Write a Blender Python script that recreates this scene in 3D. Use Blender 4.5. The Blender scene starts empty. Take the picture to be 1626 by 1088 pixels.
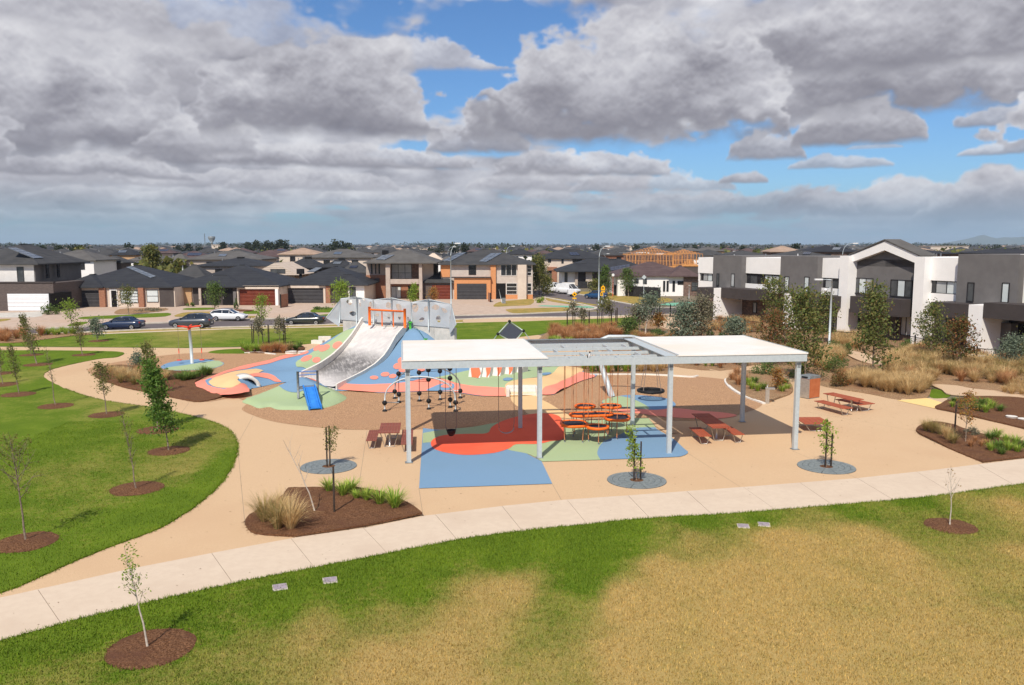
import bpy, math, random
import numpy as np
from mathutils import Vector, Matrix, noise as mnoise
from mathutils.geometry import delaunay_2d_cdt
R = math.radians
random.seed(7)
RNG = np.random.default_rng(7)
scene = bpy.context.scene
col = scene.collection
# ------------------------------------------------------------------ camera
FPX = 1310.0; CAM_H = 9.6; PITCH = math.atan(156 / FPX); CX, CY = 813.0, 544.0
cam_d = bpy.data.cameras.new('camera'); cam = bpy.data.objects.new('camera', cam_d); col.objects.link(cam)
cam_d.sensor_width = 36; cam_d.lens = 36 * FPX / 1626; cam_d.clip_start = 0.5; cam_d.clip_end = 60000
cam.location = (0, 0, CAM_H); cam.rotation_euler = (math.pi / 2 - PITCH, 0, 0)
scene.camera = cam
# ------------------------------------------------------------------ light
SUN_EL, SUN_AZ = R(48.5), R(198)          # azimuth clockwise from +Y
sun_d = bpy.data.lights.new('sun', 'SUN'); sun_d.energy = 4.9; sun_d.angle = R(0.53); sun_d.color = (1, .92, .79)
sun = bpy.data.objects.new('sun', sun_d); col.objects.link(sun)
sd = Vector((math.sin(SUN_AZ) * math.cos(SUN_EL), math.cos(SUN_AZ) * math.cos(SUN_EL), math.sin(SUN_EL)))
sun.rotation_euler = sd.to_track_quat('Z', 'Y').to_euler(); sun.location = sd * 100
scene.view_settings.view_transform = 'Standard'; scene.view_settings.look = 'None'
scene.view_settings.exposure = -0.06; scene.view_settings.gamma = 1
scene.view_settings.use_curve_mapping = False
try:
    scene.cycles.volume_step_rate = 10; scene.cycles.transparent_max_bounces = 12
except Exception: pass

# ------------------------------------------------------------------ node helpers
class NT:
    """tiny expression helper over a node tree"""
    def __init__(s, tree): s.t = tree; s.n = tree.nodes; s.l = tree.links
    def new(s, typ, **kw):
        n = s.n.new(typ)
        for k, v in kw.items(): setattr(n, k, v)
        return n
    def put(s, sock, v):
        if isinstance(v, bpy.types.NodeSocket): s.l.new(v, sock)
        elif v is not None:
            if isinstance(v, (tuple, list)) and len(v) == 3 and sock.type == 'RGBA': v = (*v, 1)
            sock.default_value = v
    def m(s, op, a, b=None, c=None, clamp=False):
        n = s.new('ShaderNodeMath', operation=op, use_clamp=clamp)
        s.put(n.inputs[0], a)
        if b is not None: s.put(n.inputs[1], b)
        if c is not None: s.put(n.inputs[2], c)
        return n.outputs[0]
    def vm(s, op, a, b=None, scale=None):
        n = s.new('ShaderNodeVectorMath', operation=op); s.put(n.inputs[0], a)
        if b is not None: s.put(n.inputs[1], b)
        if scale is not None: s.put(n.inputs['Scale'], scale)
        return n.outputs['Value'] if op in ('LENGTH', 'DOT_PRODUCT', 'DISTANCE') else n.outputs[0]
    def noise(s, vec, scale, detail=4, rough=.55, dist=0, dims='3D'):
        n = s.new('ShaderNodeTexNoise', noise_dimensions=dims)
        s.put(n.inputs['Vector'], vec); s.put(n.inputs['Scale'], scale); s.put(n.inputs['Detail'], detail)
        s.put(n.inputs['Roughness'], rough); s.put(n.inputs['Distortion'], dist)
        return n.outputs['Fac']
    def ramp(s, f, a, b, lo=0., hi=1., smooth=True):
        n = s.new('ShaderNodeMapRange', interpolation_type='SMOOTHSTEP' if smooth else 'LINEAR')
        n.clamp = True
        s.put(n.inputs[0], f); s.put(n.inputs[1], a); s.put(n.inputs[2], b); s.put(n.inputs[3], lo); s.put(n.inputs[4], hi)
        return n.outputs[0]
    def mix(s, f, a, b, mode='MIX'):
        n = s.new('ShaderNodeMix', data_type='RGBA', blend_type=mode)
        s.put(n.inputs[0], f); s.put(n.inputs[6], a); s.put(n.inputs[7], b)
        return n.outputs[2]
    def sep(s, v):
        n = s.new('ShaderNodeSeparateXYZ'); s.put(n.inputs[0], v); return n.outputs
    def comb(s, x, y, z):
        n = s.new('ShaderNodeCombineXYZ'); s.put(n.inputs[0], x); s.put(n.inputs[1], y); s.put(n.inputs[2], z); return n.outputs[0]

# ------------------------------------------------------------------ sky: daylight with a broken deck of cumulus
world = bpy.data.worlds.new('World'); scene.world = world; world.use_nodes = True
# (amount, azimuth, elevation, spread az, spread el)
def skyp(px, py):   # picture position of a cloud -> its bearing and height in the sky, in degrees
    a = (px - CX) / FPX; b = (CY - py) / FPX
    v = Vector((a, math.cos(PITCH) + b * math.sin(PITCH), -math.sin(PITCH) + b * math.cos(PITCH))).normalized()
    return math.degrees(math.atan2(v.x, v.y)), math.degrees(math.asin(v.z))
SKY_BIAS = [(-.40, *skyp(385, 24), 7, 1.6), (-.30, *skyp(740, 120), 4.0, 3.4), (-.26, *skyp(850, 60), 2.5, 2.2),
            (-.50, *skyp(1500, 235), 13, 2.2), (-.45, *skyp(1240, 265), 8, 1.6), (-.30, *skyp(1570, 185), 6, 1.3), (.10, *skyp(200, 60), 14, 3), (.12, *skyp(1300, 60), 14, 3), (.10, *skyp(300, 270), 22, 3), (.05, *skyp(560, 70), 8, 2),
            (-.30, -162, 48, 45, 22), (-.30, 198, 48, 45, 22), (-.06, 0, 60, 180, 22)]
def hp(x, yb, yt, hw, op=1., lo=0., soft=.10, k=1.):
    a, b = skyp(x, yb); _, t = skyp(x, yt); return (a, b, t, hw / FPX * 57.3, op, lo, soft, k)
rh = random.Random(11)
HEAPS = []
# far rows first, each nearer row over it
for yb, yt, hw, n in ((372, 358, 60, 12), (352, 330, 80, 13), (326, 300, 90, 12), (300, 270, 105, 11)):
    for i in range(n):
        x = -500 + 2650 * (i + rh.uniform(.1, .9)) / n; s = rh.uniform(.6, 1.3)
        if yb < 310 and x > 1040: continue
        HEAPS.append(hp(x, yb + rh.uniform(-6, 6), yb - (yb - yt) * s, hw * rh.uniform(.7, 1.35), .8, .34))
HEAPS += [hp(1180, 291, 268, 34, .95, .2), hp(1330, 268, 244, 75, .8, .25), hp(1600, 246, 222, 60, .85, .15), hp(1390, 236, 228, 35, .6, .3), hp(1480, 345, 278, 200, .95, .15), hp(1640, 350, 262, 130, .95, .2), hp(1180, 345, 300, 200, .9, .15), hp(1590, 200, 165, 60, .9, .1),
          hp(140, 282, 245, 150, .95, .1), hp(560, 268, 228, 170, .95, .1), hp(930, 280, 238, 170, .95, .12), hp(760, 245, 190, 90, .95, .12), hp(360, 262, 218, 130, .95, .08), hp(1215, 255, 205, 60, .95, .12),
          hp(250, 90, -60, 330, .75, .45, .3), hp(1130, 120, -10, 300, .85, .35, .25), hp(620, 110, 55, 170, .9, .40), hp(150, 160, 35, 260, .9, .36, .2),
          hp(80, 246, 72, 215, 1., .0), hp(330, 246, 178, 100, .95, .12), hp(1350, 232, 160, 90, 1., .08), hp(1330, 188, 40, 360, 1., .05), hp(1480, 110, -60, 330, 1., .05), hp(-260, 250, 60, 200, 1., .05), hp(1960, 220, 30, 260, 1., .05),
          hp(520, 219, 52, 188, 1., .0), hp(985, 229, 20, 225, 1., .0)]
PXD = 14; SKW, SKH = 360 * PXD, 90 * PXD
def fnoise(h, w_, period, beta, seed, sy=1., lo=None):
    """smooth random field from shaped white noise, periodic; period in pixels of the largest lumps"""
    rg = np.random.default_rng(seed); fy = np.fft.fftfreq(h)[:, None] * sy; fx = np.fft.rfftfreq(w_)[None, :]; f = np.hypot(fx, fy); f0 = 1 / period
    amp = np.where(f > 0, 1 / (f0 ** 2 + f ** 2) ** (beta / 2), 0) * (f > f0 * .25)
    n = np.fft.irfft2((rg.normal(size=f.shape) + 1j * rg.normal(size=f.shape)) * amp, s=(h, w_)); n -= n.mean(); return (n / n.std()).astype(np.float32)
def sky_clouds():
    """colour and cover of the clouds on the upper half of the sky, by bearing and height"""
    AZ = ((np.arange(SKW) + .5) / PXD - 180).astype(np.float32)[None, :]; EL = ((np.arange(SKH) + .5) / PXD).astype(np.float32)[:, None]
    H2 = SKH * 2
    wa = fnoise(H2, SKW, 90, 2.1, 1, .8)[:SKH]; we = fnoise(H2, SKW, 80, 2.1, 2, .6)[:SKH]
    bl = 1 - np.abs(fnoise(H2, SKW, 30, 2.4, 3, .75)[:SKH]); bl2 = 1 - np.abs(fnoise(H2, SKW, 10, 2.5, 4, .8)[:SKH]); fine = fnoise(H2, SKW, 110, 2.1, 5, .5)[:SKH]
    puff = bl * .7 + bl2 * .3
    ht = we * .6 + bl * .8 + bl2 * .35; rel_ = (ht - np.roll(ht, -3, 0)) + .45 * (np.roll(ht, 0, 1) - np.roll(ht, 3, 1)); rel_ = np.clip(rel_ / rel_.std(), -2, 2)     # lit from above and the left
    def sm(x, a, b): t = np.clip((x - a) / (b - a), 0, 1); return t * t * (3 - 2 * t)
    TX = np.array([0, .3, .62, 1.]); TC = np.array([(.185, .178, .215), (.34, .332, .378), (.55, .545, .595), (.84, .835, .865)])
    def tone(t): t = np.clip(t, 0, 1); return np.stack([np.interp(t, TX, TC[:, k]) for k in range(3)], -1).astype(np.float32)
    # broken sheet on a high plane
    tile = fnoise(2048, 2048, 330, 2.1, 8); ez = np.sin(np.radians(EL)) + .13; ce = np.cos(np.radians(EL)); X = np.sin(np.radians(AZ)) * ce / ez; Y = np.cos(np.radians(AZ)) * ce / ez
    def samp(sx, sy, k):
        u = (sx * k) % 2048; v = (sy * k) % 2048; i = u.astype(np.int32); j = v.astype(np.int32); fu = u - i; fv = v - j; i1 = (i + 1) % 2048; j1 = (j + 1) % 2048; j %= 2048; i %= 2048
        return tile[j, i] * (1 - fu) * (1 - fv) + tile[j, i1] * fu * (1 - fv) + tile[j1, i] * (1 - fu) * fv + tile[j1, i1] * fu * fv
    D = samp(X, Y, 230) * .13
    for amp, a, e, sa, se in SKY_BIAS:
        da = (AZ + wa * 1.6 - a + 180) % 360 - 180; D = D + amp * 1.5 * np.exp(-((da / sa) ** 2 + ((EL + we * .55 - e) / se) ** 2))
    cover = sm(D + .16 + .02 * fine, -.05, .14); t = .62 + .12 * fine + .015 * rel_ - .9 * np.clip(D - .1, 0, .4)
    A = (cover * .97).astype(np.float32); C_ = tone(t)
    for (a, base, top, hw, op, lo, soft, k) in HEAPS:
        H = top - base; x0 = int((a - hw * 1.7 + 180) * PXD); x1 = int((a + hw * 1.7 + 180) * PXD); y0 = max(0, int((base - H * .25) * PXD)); y1 = min(SKH, int((top + H * .5) * PXD))
        ix = np.arange(x0, x1) % SKW; sl = (slice(y0, y1), ix); az = (AZ[0, ix][None, :] - a + 180) % 360 - 180; el = EL[y0:y1]
        sc_ = min(1.6, max(.6, 2.2 / H)) if H > 0 else 1
        x_ = az / hw + wa[y0:y1][:, ix] * .10; dome = np.sqrt(np.clip(1 - np.abs(x_) ** 2.3, 1e-4, 1)); q0 = (el - base) / H
        wrp = we[y0:y1][:, ix] * .10 + (puff[y0:y1][:, ix] - .2) * .055 * sc_
        rel = q0 + wrp * np.clip((q0 + .1) * 2.2, .22, 1); edge = np.clip(soft * 1.35, .09, .45)
        m = (1 - sm(rel, dome - edge, dome + .02)) * sm(rel, -.05, .16) * sm(dome, .02, .3) * op
        rr = rel / np.maximum(dome, .25); g = sm(rr, .08, .5)
        tt = lo + .03 + (.80 - lo) * np.clip(rr, 0, 1.1) ** .85 + (rel_[y0:y1][:, ix] * .022 + fine[y0:y1][:, ix] * .075) * (.35 + .65 * g)
        m = m.astype(np.float32); a0 = A[sl]; A[sl] = m + a0 * (1 - m); f = (m / np.maximum(A[sl], 1e-4))[..., None]; C_[sl] = C_[sl] * (1 - f) + tone(tt) * f
    px = np.empty((SKH, SKW, 4), np.float32); px[..., :3] = C_; px[..., 3] = A
    return px
def build_sky():
    w = NT(world.node_tree); w.n.clear()
    out = w.new('ShaderNodeOutputWorld'); bg = w.new('ShaderNodeBackground'); w.l.new(bg.outputs[0], out.inputs[0])
    sky = w.new('ShaderNodeTexSky', sky_type='NISHITA', sun_disc=False, sun_elevation=SUN_EL, sun_rotation=SUN_AZ)
    sky.altitude = 50; sky.air_density = 1.0; sky.dust_density = .6; sky.ozone_density = 2.5
    blue = w.mix(1., sky.outputs[0], (.062, .090, .122), 'MULTIPLY')
    tc = w.new('ShaderNodeTexCoord'); d = w.vm('NORMALIZE', tc.outputs['Generated']); x, y, z = w.sep(d)
    az = w.m('ARCTAN2', x, y); el = w.m('ARCSINE', w.m('MAXIMUM', z, 0.0))
    img = bpy.data.images.new('cloud_field', SKW, SKH, alpha=True, float_buffer=True); img.colorspace_settings.name = 'Non-Color'; img.alpha_mode = 'CHANNEL_PACKED'
    img.pixels.foreach_set(sky_clouds().ravel()); img.update()
    uv = w.comb(w.m('ADD', w.m('MULTIPLY', az, 1 / (2 * math.pi)), .5), w.m('MINIMUM', w.m('MULTIPLY', el, 2 / math.pi), .9995), 0.)
    im = w.new('ShaderNodeTexImage', image=img, interpolation='Cubic', extension='REPEAT'); w.l.new(uv, im.inputs[0])
    c = w.mix(im.outputs['Alpha'], blue, im.outputs['Color'])
    # far air towards the horizon
    hz = w.m('MULTIPLY', w.ramp(el, R(0.0), R(4.2), 1., 0.), .9)
    side = w.ramp(az, R(-35), R(35))
    c = w.mix(hz, c, w.mix(side, (.275, .42, .52), (.27, .41, .56)))
    c = w.mix(w.ramp(z, -.15, .0), (.20, .20, .17), c)
    w.l.new(c, bg.inputs[0]); bg.inputs[1].default_value = 1.0
build_sky()

# ------------------------------------------------------------------ pixel -> place (used only to survey the plan)
def ray(px, py):
    a = (px - CX) / FPX; b = (CY - py) / FPX
    return Vector((a, math.cos(PITCH) + b * math.sin(PITCH), -math.sin(PITCH) + b * math.cos(PITCH)))
def G(px, py, z=0.0):
    r = ray(px, py); t = (z - CAM_H) / r.z
    return Vector((r.x * t, r.y * t, z))
def VY(px, py, Y):
    r = ray(px, py); t = Y / r.y
    return Vector((r.x * t, Y, CAM_H + r.z * t))
def VP(px, py, P, n):
    r = ray(px, py); o = Vector((0, 0, CAM_H)); t = (Vector(P) - o).dot(n) / r.dot(n)
    return o + r * t

# ------------------------------------------------------------------ objects
def tag(o, label=None, cat=None, group=None, kind=None):
    if label: o['label'] = label
    if cat: o['category'] = cat
    if group: o['group'] = group
    if kind: o['kind'] = kind
    return o
def thing(name, label, cat, loc=(0, 0, 0), rz=0, group=None):
    o = bpy.data.objects.new(name, None); col.objects.link(o); o.location = loc; o.rotation_euler = (0, 0, rz)
    o.empty_display_size = .2
    return tag(o, label, cat, group)
def link(name, me, parent=None, loc=None, rz=None):
    o = bpy.data.objects.new(name, me); col.objects.link(o)
    if parent: o.parent = parent
    if loc is not None: o.location = loc
    if rz is not None: o.rotation_euler = (0, 0, rz)
    return o
def kids(o):
    return [c for c in KID.get(o.name, [])]
KID = {}
def copy_tree(o, label=None, loc=None, rz=None, parent=None, scale=None):
    c = o.copy(); col.objects.link(c)
    if parent: c.parent = parent
    if label: c['label'] = label
    if loc is not None: c.location = loc
    if rz is not None: c.rotation_euler = (0, 0, rz)
    if scale is not None: c.scale = (scale,) * 3 if not hasattr(scale, '__len__') else scale
    for ch in list(o.children): copy_tree(ch, parent=c)
    return c

class MB:
    def __init__(s): s.v = []; s.f = []; s.sm = []
    def add(s, vs, fs, smooth=False):
        b = len(s.v); s.v += [tuple(v) for v in vs]; s.f += [tuple(b + i for i in f) for f in fs]; s.sm += [smooth] * len(fs); return s
    def box(s, x0, x1, y0, y1, z0, z1):
        return s.add([(x0, y0, z0), (x1, y0, z0), (x1, y1, z0), (x0, y1, z0), (x0, y0, z1), (x1, y0, z1), (x1, y1, z1), (x0, y1, z1)],
                     [(0, 3, 2, 1), (4, 5, 6, 7), (0, 1, 5, 4), (1, 2, 6, 5), (2, 3, 7, 6), (3, 0, 4, 7)])
    def obox(s, c, u, lu, lv, z0, z1):      # oriented box: centre, direction, half sizes
        u = Vector((u[0], u[1])).normalized(); n = Vector((-u.y, u.x)); c = Vector((c[0], c[1]))
        p = [c - u * lu - n * lv, c + u * lu - n * lv, c + u * lu + n * lv, c - u * lu + n * lv]
        return s.prism([(q.x, q.y) for q in p], z0, z1)
    def prism(s, poly, z0, z1):
        n = len(poly)
        vs = [(x, y, z0) for x, y in poly] + [(x, y, z1) for x, y in poly]
        fs = [tuple(range(n - 1, -1, -1)), tuple(range(n, 2 * n))] + [(i, (i + 1) % n, n + (i + 1) % n, n + i) for i in range(n)]
        return s.add(vs, fs)
    def vprism(s, prof, y0, y1):            # profile in x,z extruded along y
        n = len(prof)
        vs = [(x, y0, z) for x, z in prof] + [(x, y1, z) for x, z in prof]
        fs = [tuple(range(n)), tuple(range(2 * n - 1, n - 1, -1))] + [((i + 1) % n, i, n + i, n + (i + 1) % n) for i in range(n)]
        return s.add(vs, fs)
    def tube(s, pts, r, n=6, cap=True, smooth=True):
        pts = [Vector(p) for p in pts]
        if not hasattr(r, '__len__'): r = [r] * len(pts)
        vs = []; fs = []; up = None
        for i, p in enumerate(pts):
            t = (pts[min(i + 1, len(pts) - 1)] - pts[max(i - 1, 0)])
            if t.length < 1e-9: t = Vector((0, 0, 1))
            t.normalize()
            if up is None: up = Vector((0, 0, 1)) if abs(t.z) < .9 else Vector((1, 0, 0))
            a = t.cross(up); a = a.normalized() if a.length > 1e-6 else Vector((1, 0, 0)); b = a.cross(t).normalized(); up = b
            for k in range(n):
                an = 2 * math.pi * k / n; vs.append(p + (a * math.cos(an) + b * math.sin(an)) * r[i])
        for i in range(len(pts) - 1):
            for k in range(n):
                k2 = (k + 1) % n; fs.append((i * n + k, i * n + k2, (i + 1) * n + k2, (i + 1) * n + k))
        s.add(vs, fs, smooth)
        if cap:
            b = len(s.v) - len(vs); s.f += [tuple(b + k for k in range(n)), tuple(b + len(vs) - 1 - k for k in range(n))]; s.sm += [False, False]
        return s
    def cyl(s, c, r, z0, z1, n=16, r2=None):
        return s.tube([(c[0], c[1], z0), (c[0], c[1], z1)], [r, r if r2 is None else r2], n)
    def ball(s, c, r, n=8, m=6, sz=1.0):
        vs = [(c[0], c[1], c[2] + r * sz)]; fs = []
        for i in range(1, m):
            th = math.pi * i / m
            for k in range(n):
                a = 2 * math.pi * k / n; vs.append((c[0] + r * math.sin(th) * math.cos(a), c[1] + r * math.sin(th) * math.sin(a), c[2] + r * sz * math.cos(th)))
        vs.append((c[0], c[1], c[2] - r * sz))
        for k in range(n): fs.append((0, 1 + k, 1 + (k + 1) % n))
        for i in range(m - 2):
            for k in range(n): fs.append((1 + i * n + k, 1 + (i + 1) * n + k, 1 + (i + 1) * n + (k + 1) % n, 1 + i * n + (k + 1) % n))
        l = len(vs) - 1
        for k in range(n): fs.append((l, l - n + (k + 1) % n, l - n + k))
        return s.add(vs, fs, True)
    def quad(s, a, b, c, d): return s.add([a, b, c, d], [(0, 1, 2, 3)])
    def mesh(s, name, mat):
        me = bpy.data.meshes.new(name); me.from_pydata(s.v, [], s.f)
        me.polygons.foreach_set('use_smooth', s.sm)
        if mat: me.materials.append(mat)
        me.update(); return me
    def build(s, name, mat, parent=None, **kw):
        return link(name, s.mesh(name, mat), parent, **kw)
def xf(mb, fn):
    mb.v = [tuple(fn(Vector(v))) for v in mb.v]; return mb

def fast_mesh(name, verts, faces, mat, smooth=False, attr=None):
    """verts (n,3), faces (m,k) arrays of equal size polygons"""
    me = bpy.data.meshes.new(name); n = len(verts); m, k = faces.shape
    me.vertices.add(n); me.vertices.foreach_set('co', verts.astype(np.float32).ravel())
    me.loops.add(m * k); me.loops.foreach_set('vertex_index', faces.astype(np.int32).ravel())
    me.polygons.add(m); me.polygons.foreach_set('loop_start', np.arange(0, m * k, k, dtype=np.int32))
    try: me.polygons.foreach_set('loop_total', np.full(m, k, dtype=np.int32))
    except Exception: pass
    me.update(calc_edges=True)
    me.polygons.foreach_set('use_smooth', np.full(m, smooth, dtype=bool))
    if attr:
        for an, val in attr.items():
            at = me.attributes.new(an, 'FLOAT', 'POINT'); at.data.foreach_set('value', np.asarray(val, dtype=np.float32))
    if mat: me.materials.append(mat)
    return me

# ------------------------------------------------------------------ materials
def mat(name, c1, c2=None, scale=3., rough=.8, bump=0., bscale=None, metal=0., c3=None, s3=.4, detail=4, spec=.18, obj_space=True, contrast=(.35, .65), trans=0., stretch=None, bdist=.02):
    m = bpy.data.materials.new(name); m.use_nodes = True; t = NT(m.node_tree); b = t.n['Principled BSDF']
    tc = t.new('ShaderNodeTexCoord'); v = tc.outputs['Object']
    if not obj_space:
        v = t.new('ShaderNodeNewGeometry').outputs['Position']
    if stretch: v = t.vm('MULTIPLY', v, stretch)
    c = (*c1, 1)
    if c2 is not None:
        c = t.mix(t.ramp(t.noise(v, scale, detail, .6), *contrast), c1, c2)
    if c3 is not None:
        c = t.mix(t.ramp(t.noise(v, s3, 3, .6), .45, .75), c, c3)
    t.put(b.inputs['Base Color'], c)
    b.inputs['Roughness'].default_value = rough; b.inputs['Metallic'].default_value = metal
    b.inputs['Specular IOR Level'].default_value = spec
    if trans: b.inputs['Transmission Weight'].default_value = trans
    if bump:
        bn = t.new('ShaderNodeBump'); bn.inputs['Strength'].default_value = bump; bn.inputs['Distance'].default_value = bdist
        t.put(bn.inputs['Height'], t.noise(v, bscale or scale * 4, 3, .6)); t.l.new(bn.outputs[0], b.inputs['Normal'])
    return m
def leafmat(name, cols, rough=.6, trans=.4):
    """colour per leaf, from a short list"""
    m = bpy.data.materials.new(name); m.use_nodes = True; t = NT(m.node_tree); b = t.n['Principled BSDF']
    g = t.new('ShaderNodeNewGeometry'); cr = t.new('ShaderNodeValToRGB'); cr.color_ramp.interpolation = 'LINEAR'
    els = cr.color_ramp.elements
    while len(els) < len(cols): els.new(.5)
    for i, c in enumerate(cols): els[i].position = i / max(1, len(cols) - 1); els[i].color = (*c, 1)
    t.l.new(g.outputs['Random Per Island'], cr.inputs[0])
    t.put(b.inputs['Base Color'], cr.outputs[0]); b.inputs['Roughness'].default_value = rough; b.inputs['Specular IOR Level'].default_value = .25
    tr = t.new('ShaderNodeBsdfTranslucent'); t.l.new(cr.outputs[0], tr.inputs[0])
    mx = t.new('ShaderNodeMixShader'); mx.inputs[0].default_value = trans
    t.l.new(b.outputs[0], mx.inputs[1]); t.l.new(tr.outputs[0], mx.inputs[2]); t.l.new(mx.outputs[0], t.n['Material Output'].inputs[0])
    return m
W = False
HAZE = 0.00007
M = {}
M['tan'] = mat('exposed_aggregate', (.51, .345, .205), (.66, .47, .295), 55, .9, .25, 120, c3=(.55, .37, .225), s3=.13, obj_space=W, bdist=.01)
M['tan_pale'] = mat('pale_aggregate', (.50, .35, .225), (.64, .47, .32), 55, .9, .25, 120, c3=(.56, .39, .245), s3=.13, obj_space=W, bdist=.01)
M['conc'] = mat('broom_concrete', (.60, .485, .375), (.63, .515, .40), 3.5, .88, .15, 90, c3=(.565, .45, .345), s3=.33, obj_space=W, bdist=.01)
M['joint'] = mat('joint_filler', (.26, .20, .15))
M['conc_grey'] = mat('cast_concrete', (.52, .49, .44), (.62, .58, .52), 2.5, .85, .2, 30, c3=(.40, .38, .35), s3=.9)
M['conc_white'] = mat('white_concrete', (.68, .64, .58), (.76, .72, .66), 4, .8, .1, 30)
M['kerb'] = mat('kerb_concrete', (.50, .45, .38), (.60, .55, .47), 2, .85)
M['asphalt'] = mat('asphalt', (.125, .105, .108), (.16, .135, .135), 25, .9, .2, 80, c3=(.105, .09, .095), s3=.12, obj_space=W)
M['drive'] = mat('driveway_concrete', (.46, .35, .275), (.54, .42, .335), 1.2, .88, .1, 30, c3=(.50, .365, .27), s3=.12, obj_space=W)
M['mulch'] = mat('bark_mulch', (.10, .042, .018), (.24, .12, .062), 22, .95, .9, 34, c3=(.13, .058, .033), s3=.9, obj_space=W, contrast=(.4, .62), bdist=.05)
M['mulch_dry'] = mat('dry_mulch', (.20, .12, .065), (.44, .28, .155), 14, .95, .8, 26, c3=(.28, .15, .08), s3=.5, obj_space=W, contrast=(.38, .62), bdist=.05)
M['bark'] = mat('softfall_bark', (.30, .165, .09), (.62, .38, .215), 16, .95, .9, 30, c3=(.46, .27, .155), s3=.22, obj_space=W, contrast=(.36, .64), bdist=.05)
M['r_blue'] = mat('rubber_blue', (.155, .27, .415), (.20, .33, .48), 45, .85, .2, 90, c3=(.175, .295, .43), s3=.35, obj_space=W)
M['r_green'] = mat('rubber_green', (.33, .42, .235), (.39, .485, .285), 45, .85, .2, 90, c3=(.36, .455, .24), s3=.35, obj_space=W)
M['r_pink'] = mat('rubber_coral', (.80, .24, .17), (.88, .30, .22), 45, .85, .2, 90, c3=(.82, .255, .18), s3=.35, obj_space=W)
M['r_red'] = mat('rubber_orange_red', (.80, .115, .055), (.88, .155, .08), 45, .85, .2, 90, c3=(.74, .11, .055), s3=.35, obj_space=W)
M['r_tan'] = mat('rubber_sand', (.70, .46, .23), (.80, .54, .28), 45, .85, .2, 90, c3=(.72, .48, .25), s3=.35, obj_space=W)
M['galv'] = mat('galvanised_steel', (.50, .55, .57), (.55, .60, .62), 9, .55, .03, 12, metal=.25)
M['galv_d'] = mat('dull_steel', (.20, .22, .23), (.30, .32, .33), 5, .55, metal=.4)
M['steel'] = mat('brushed_steel', (.50, .49, .46), (.60, .58, .55), 8, .38, metal=.8)
M['roofwhite'] = mat('white_roof_sheet', (.78, .74, .69), (.82, .785, .74), 1.2, .5, c3=(.80, .70, .60), s3=.18)
M['orange'] = mat('orange_paint', (.85, .16, .02), rough=.45)
M['red'] = mat('red_paint', (.80, .07, .03), rough=.45)
M['green_p'] = mat('green_paint', (.08, .48, .06), rough=.45)
M['black'] = mat('black_plastic', (.016, .016, .018), rough=.5)
M['blackmat'] = mat('black_mat', (.022, .022, .035), (.04, .04, .055), 20, .8)
M['rope'] = mat('orange_rope', (.50, .20, .09), rough=.8)
M['cable'] = mat('steel_cable', (.22, .17, .14), rough=.6)
M['bluep'] = mat('blue_slide_plastic', (.03, .20, .62), (.04, .24, .68), 4, .35)
M['timber'] = mat('red_timber', (.33, .075, .035), (.42, .11, .055), 3, .6, c3=(.29, .065, .035), s3=1.5, stretch=(1, .1, 1))
M['timber_dark'] = mat('aged_red_timber', (.22, .065, .045), (.29, .095, .065), 3, .6, stretch=(1, .1, 1))
M['panel_or'] = mat('orange_panel', (.44, .13, .05), (.50, .16, .065), 3, .6)
M['stake'] = mat('dark_stake', (.035, .028, .024), (.07, .05, .04), 5, .9)
M['bark_t'] = mat('tree_bark', (.16, .12, .09), (.27, .21, .165), 9, .9, .4, 20)
M['bark_pale'] = mat('pale_bark', (.40, .34, .28), (.55, .48, .41), 9, .9, .3, 20)
M['paver'] = mat('pit_lid', (.30, .25, .29), (.38, .32, .36), 6, .8)
M['grate'] = mat('cast_grate', (.19, .22, .23), (.27, .30, .30), 12, .6, metal=.25)
M['grate_dark'] = mat('grate_slot', (.05, .06, .065), rough=.8)
M['water'] = mat('screen_metal', (.42, .45, .47), (.50, .53, .55), 2, .5, metal=.3)
# walls and roofs
def rib_mat(name, c1, c2, period, axis=0, depth=.02, rough=.55, scale=1.5):
    m = mat(name, c1, c2, scale, rough); t = NT(m.node_tree); b = t.n['Principled BSDF']
    tc = t.new('ShaderNodeTexCoord'); s = t.sep(tc.outputs['Object'])[axis]
    f = t.m('PINGPONG', s, period / 2); h = t.ramp(f, period * .08, period * .16, smooth=False)
    bn = t.new('ShaderNodeBump'); bn.inputs['Strength'].default_value = .6; bn.inputs['Distance'].default_value = depth
    t.put(bn.inputs['Height'], h); t.l.new(bn.outputs[0], b.inputs['Normal']); return m
def brick_mat(name, c1, c2, mortar, sc=1.):
    m = bpy.data.materials.new(name); m.use_nodes = True; t = NT(m.node_tree); b = t.n['Principled BSDF']
    tc = t.new('ShaderNodeTexCoord'); x, y, z = t.sep(tc.outputs['Object'])
    v = t.comb(t.m('ADD', x, y), z, 0)
    n = t.new('ShaderNodeTexBrick'); t.put(n.inputs['Vector'], v); t.put(n.inputs['Color1'], c1); t.put(n.inputs['Color2'], c2); t.put(n.inputs['Mortar'], mortar)
    n.inputs['Scale'].default_value = 1; n.inputs['Brick Width'].default_value = .24 * sc; n.inputs['Row Height'].default_value = .086 * sc; n.inputs['Mortar Size'].default_value = .008 * sc
    t.l.new(n.outputs[0], b.inputs['Base Color']); b.inputs['Roughness'].default_value = .9
    return m
M['brick_red'] = brick_mat('red_brick', (.26, .085, .04), (.36, .13, .065), (.36, .28, .2))
M['brick_or'] = brick_mat('orange_brick', (.58, .235, .09), (.66, .28, .115), (.55, .30, .15))
M['brick_brown'] = brick_mat('brown_brick', (.10, .065, .05), (.25, .15, .115), (.16, .12, .10), 1.3)
M['brick_dark'] = brick_mat('dark_brick', (.085, .065, .06), (.125, .095, .085), (.09, .075, .07))
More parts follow.
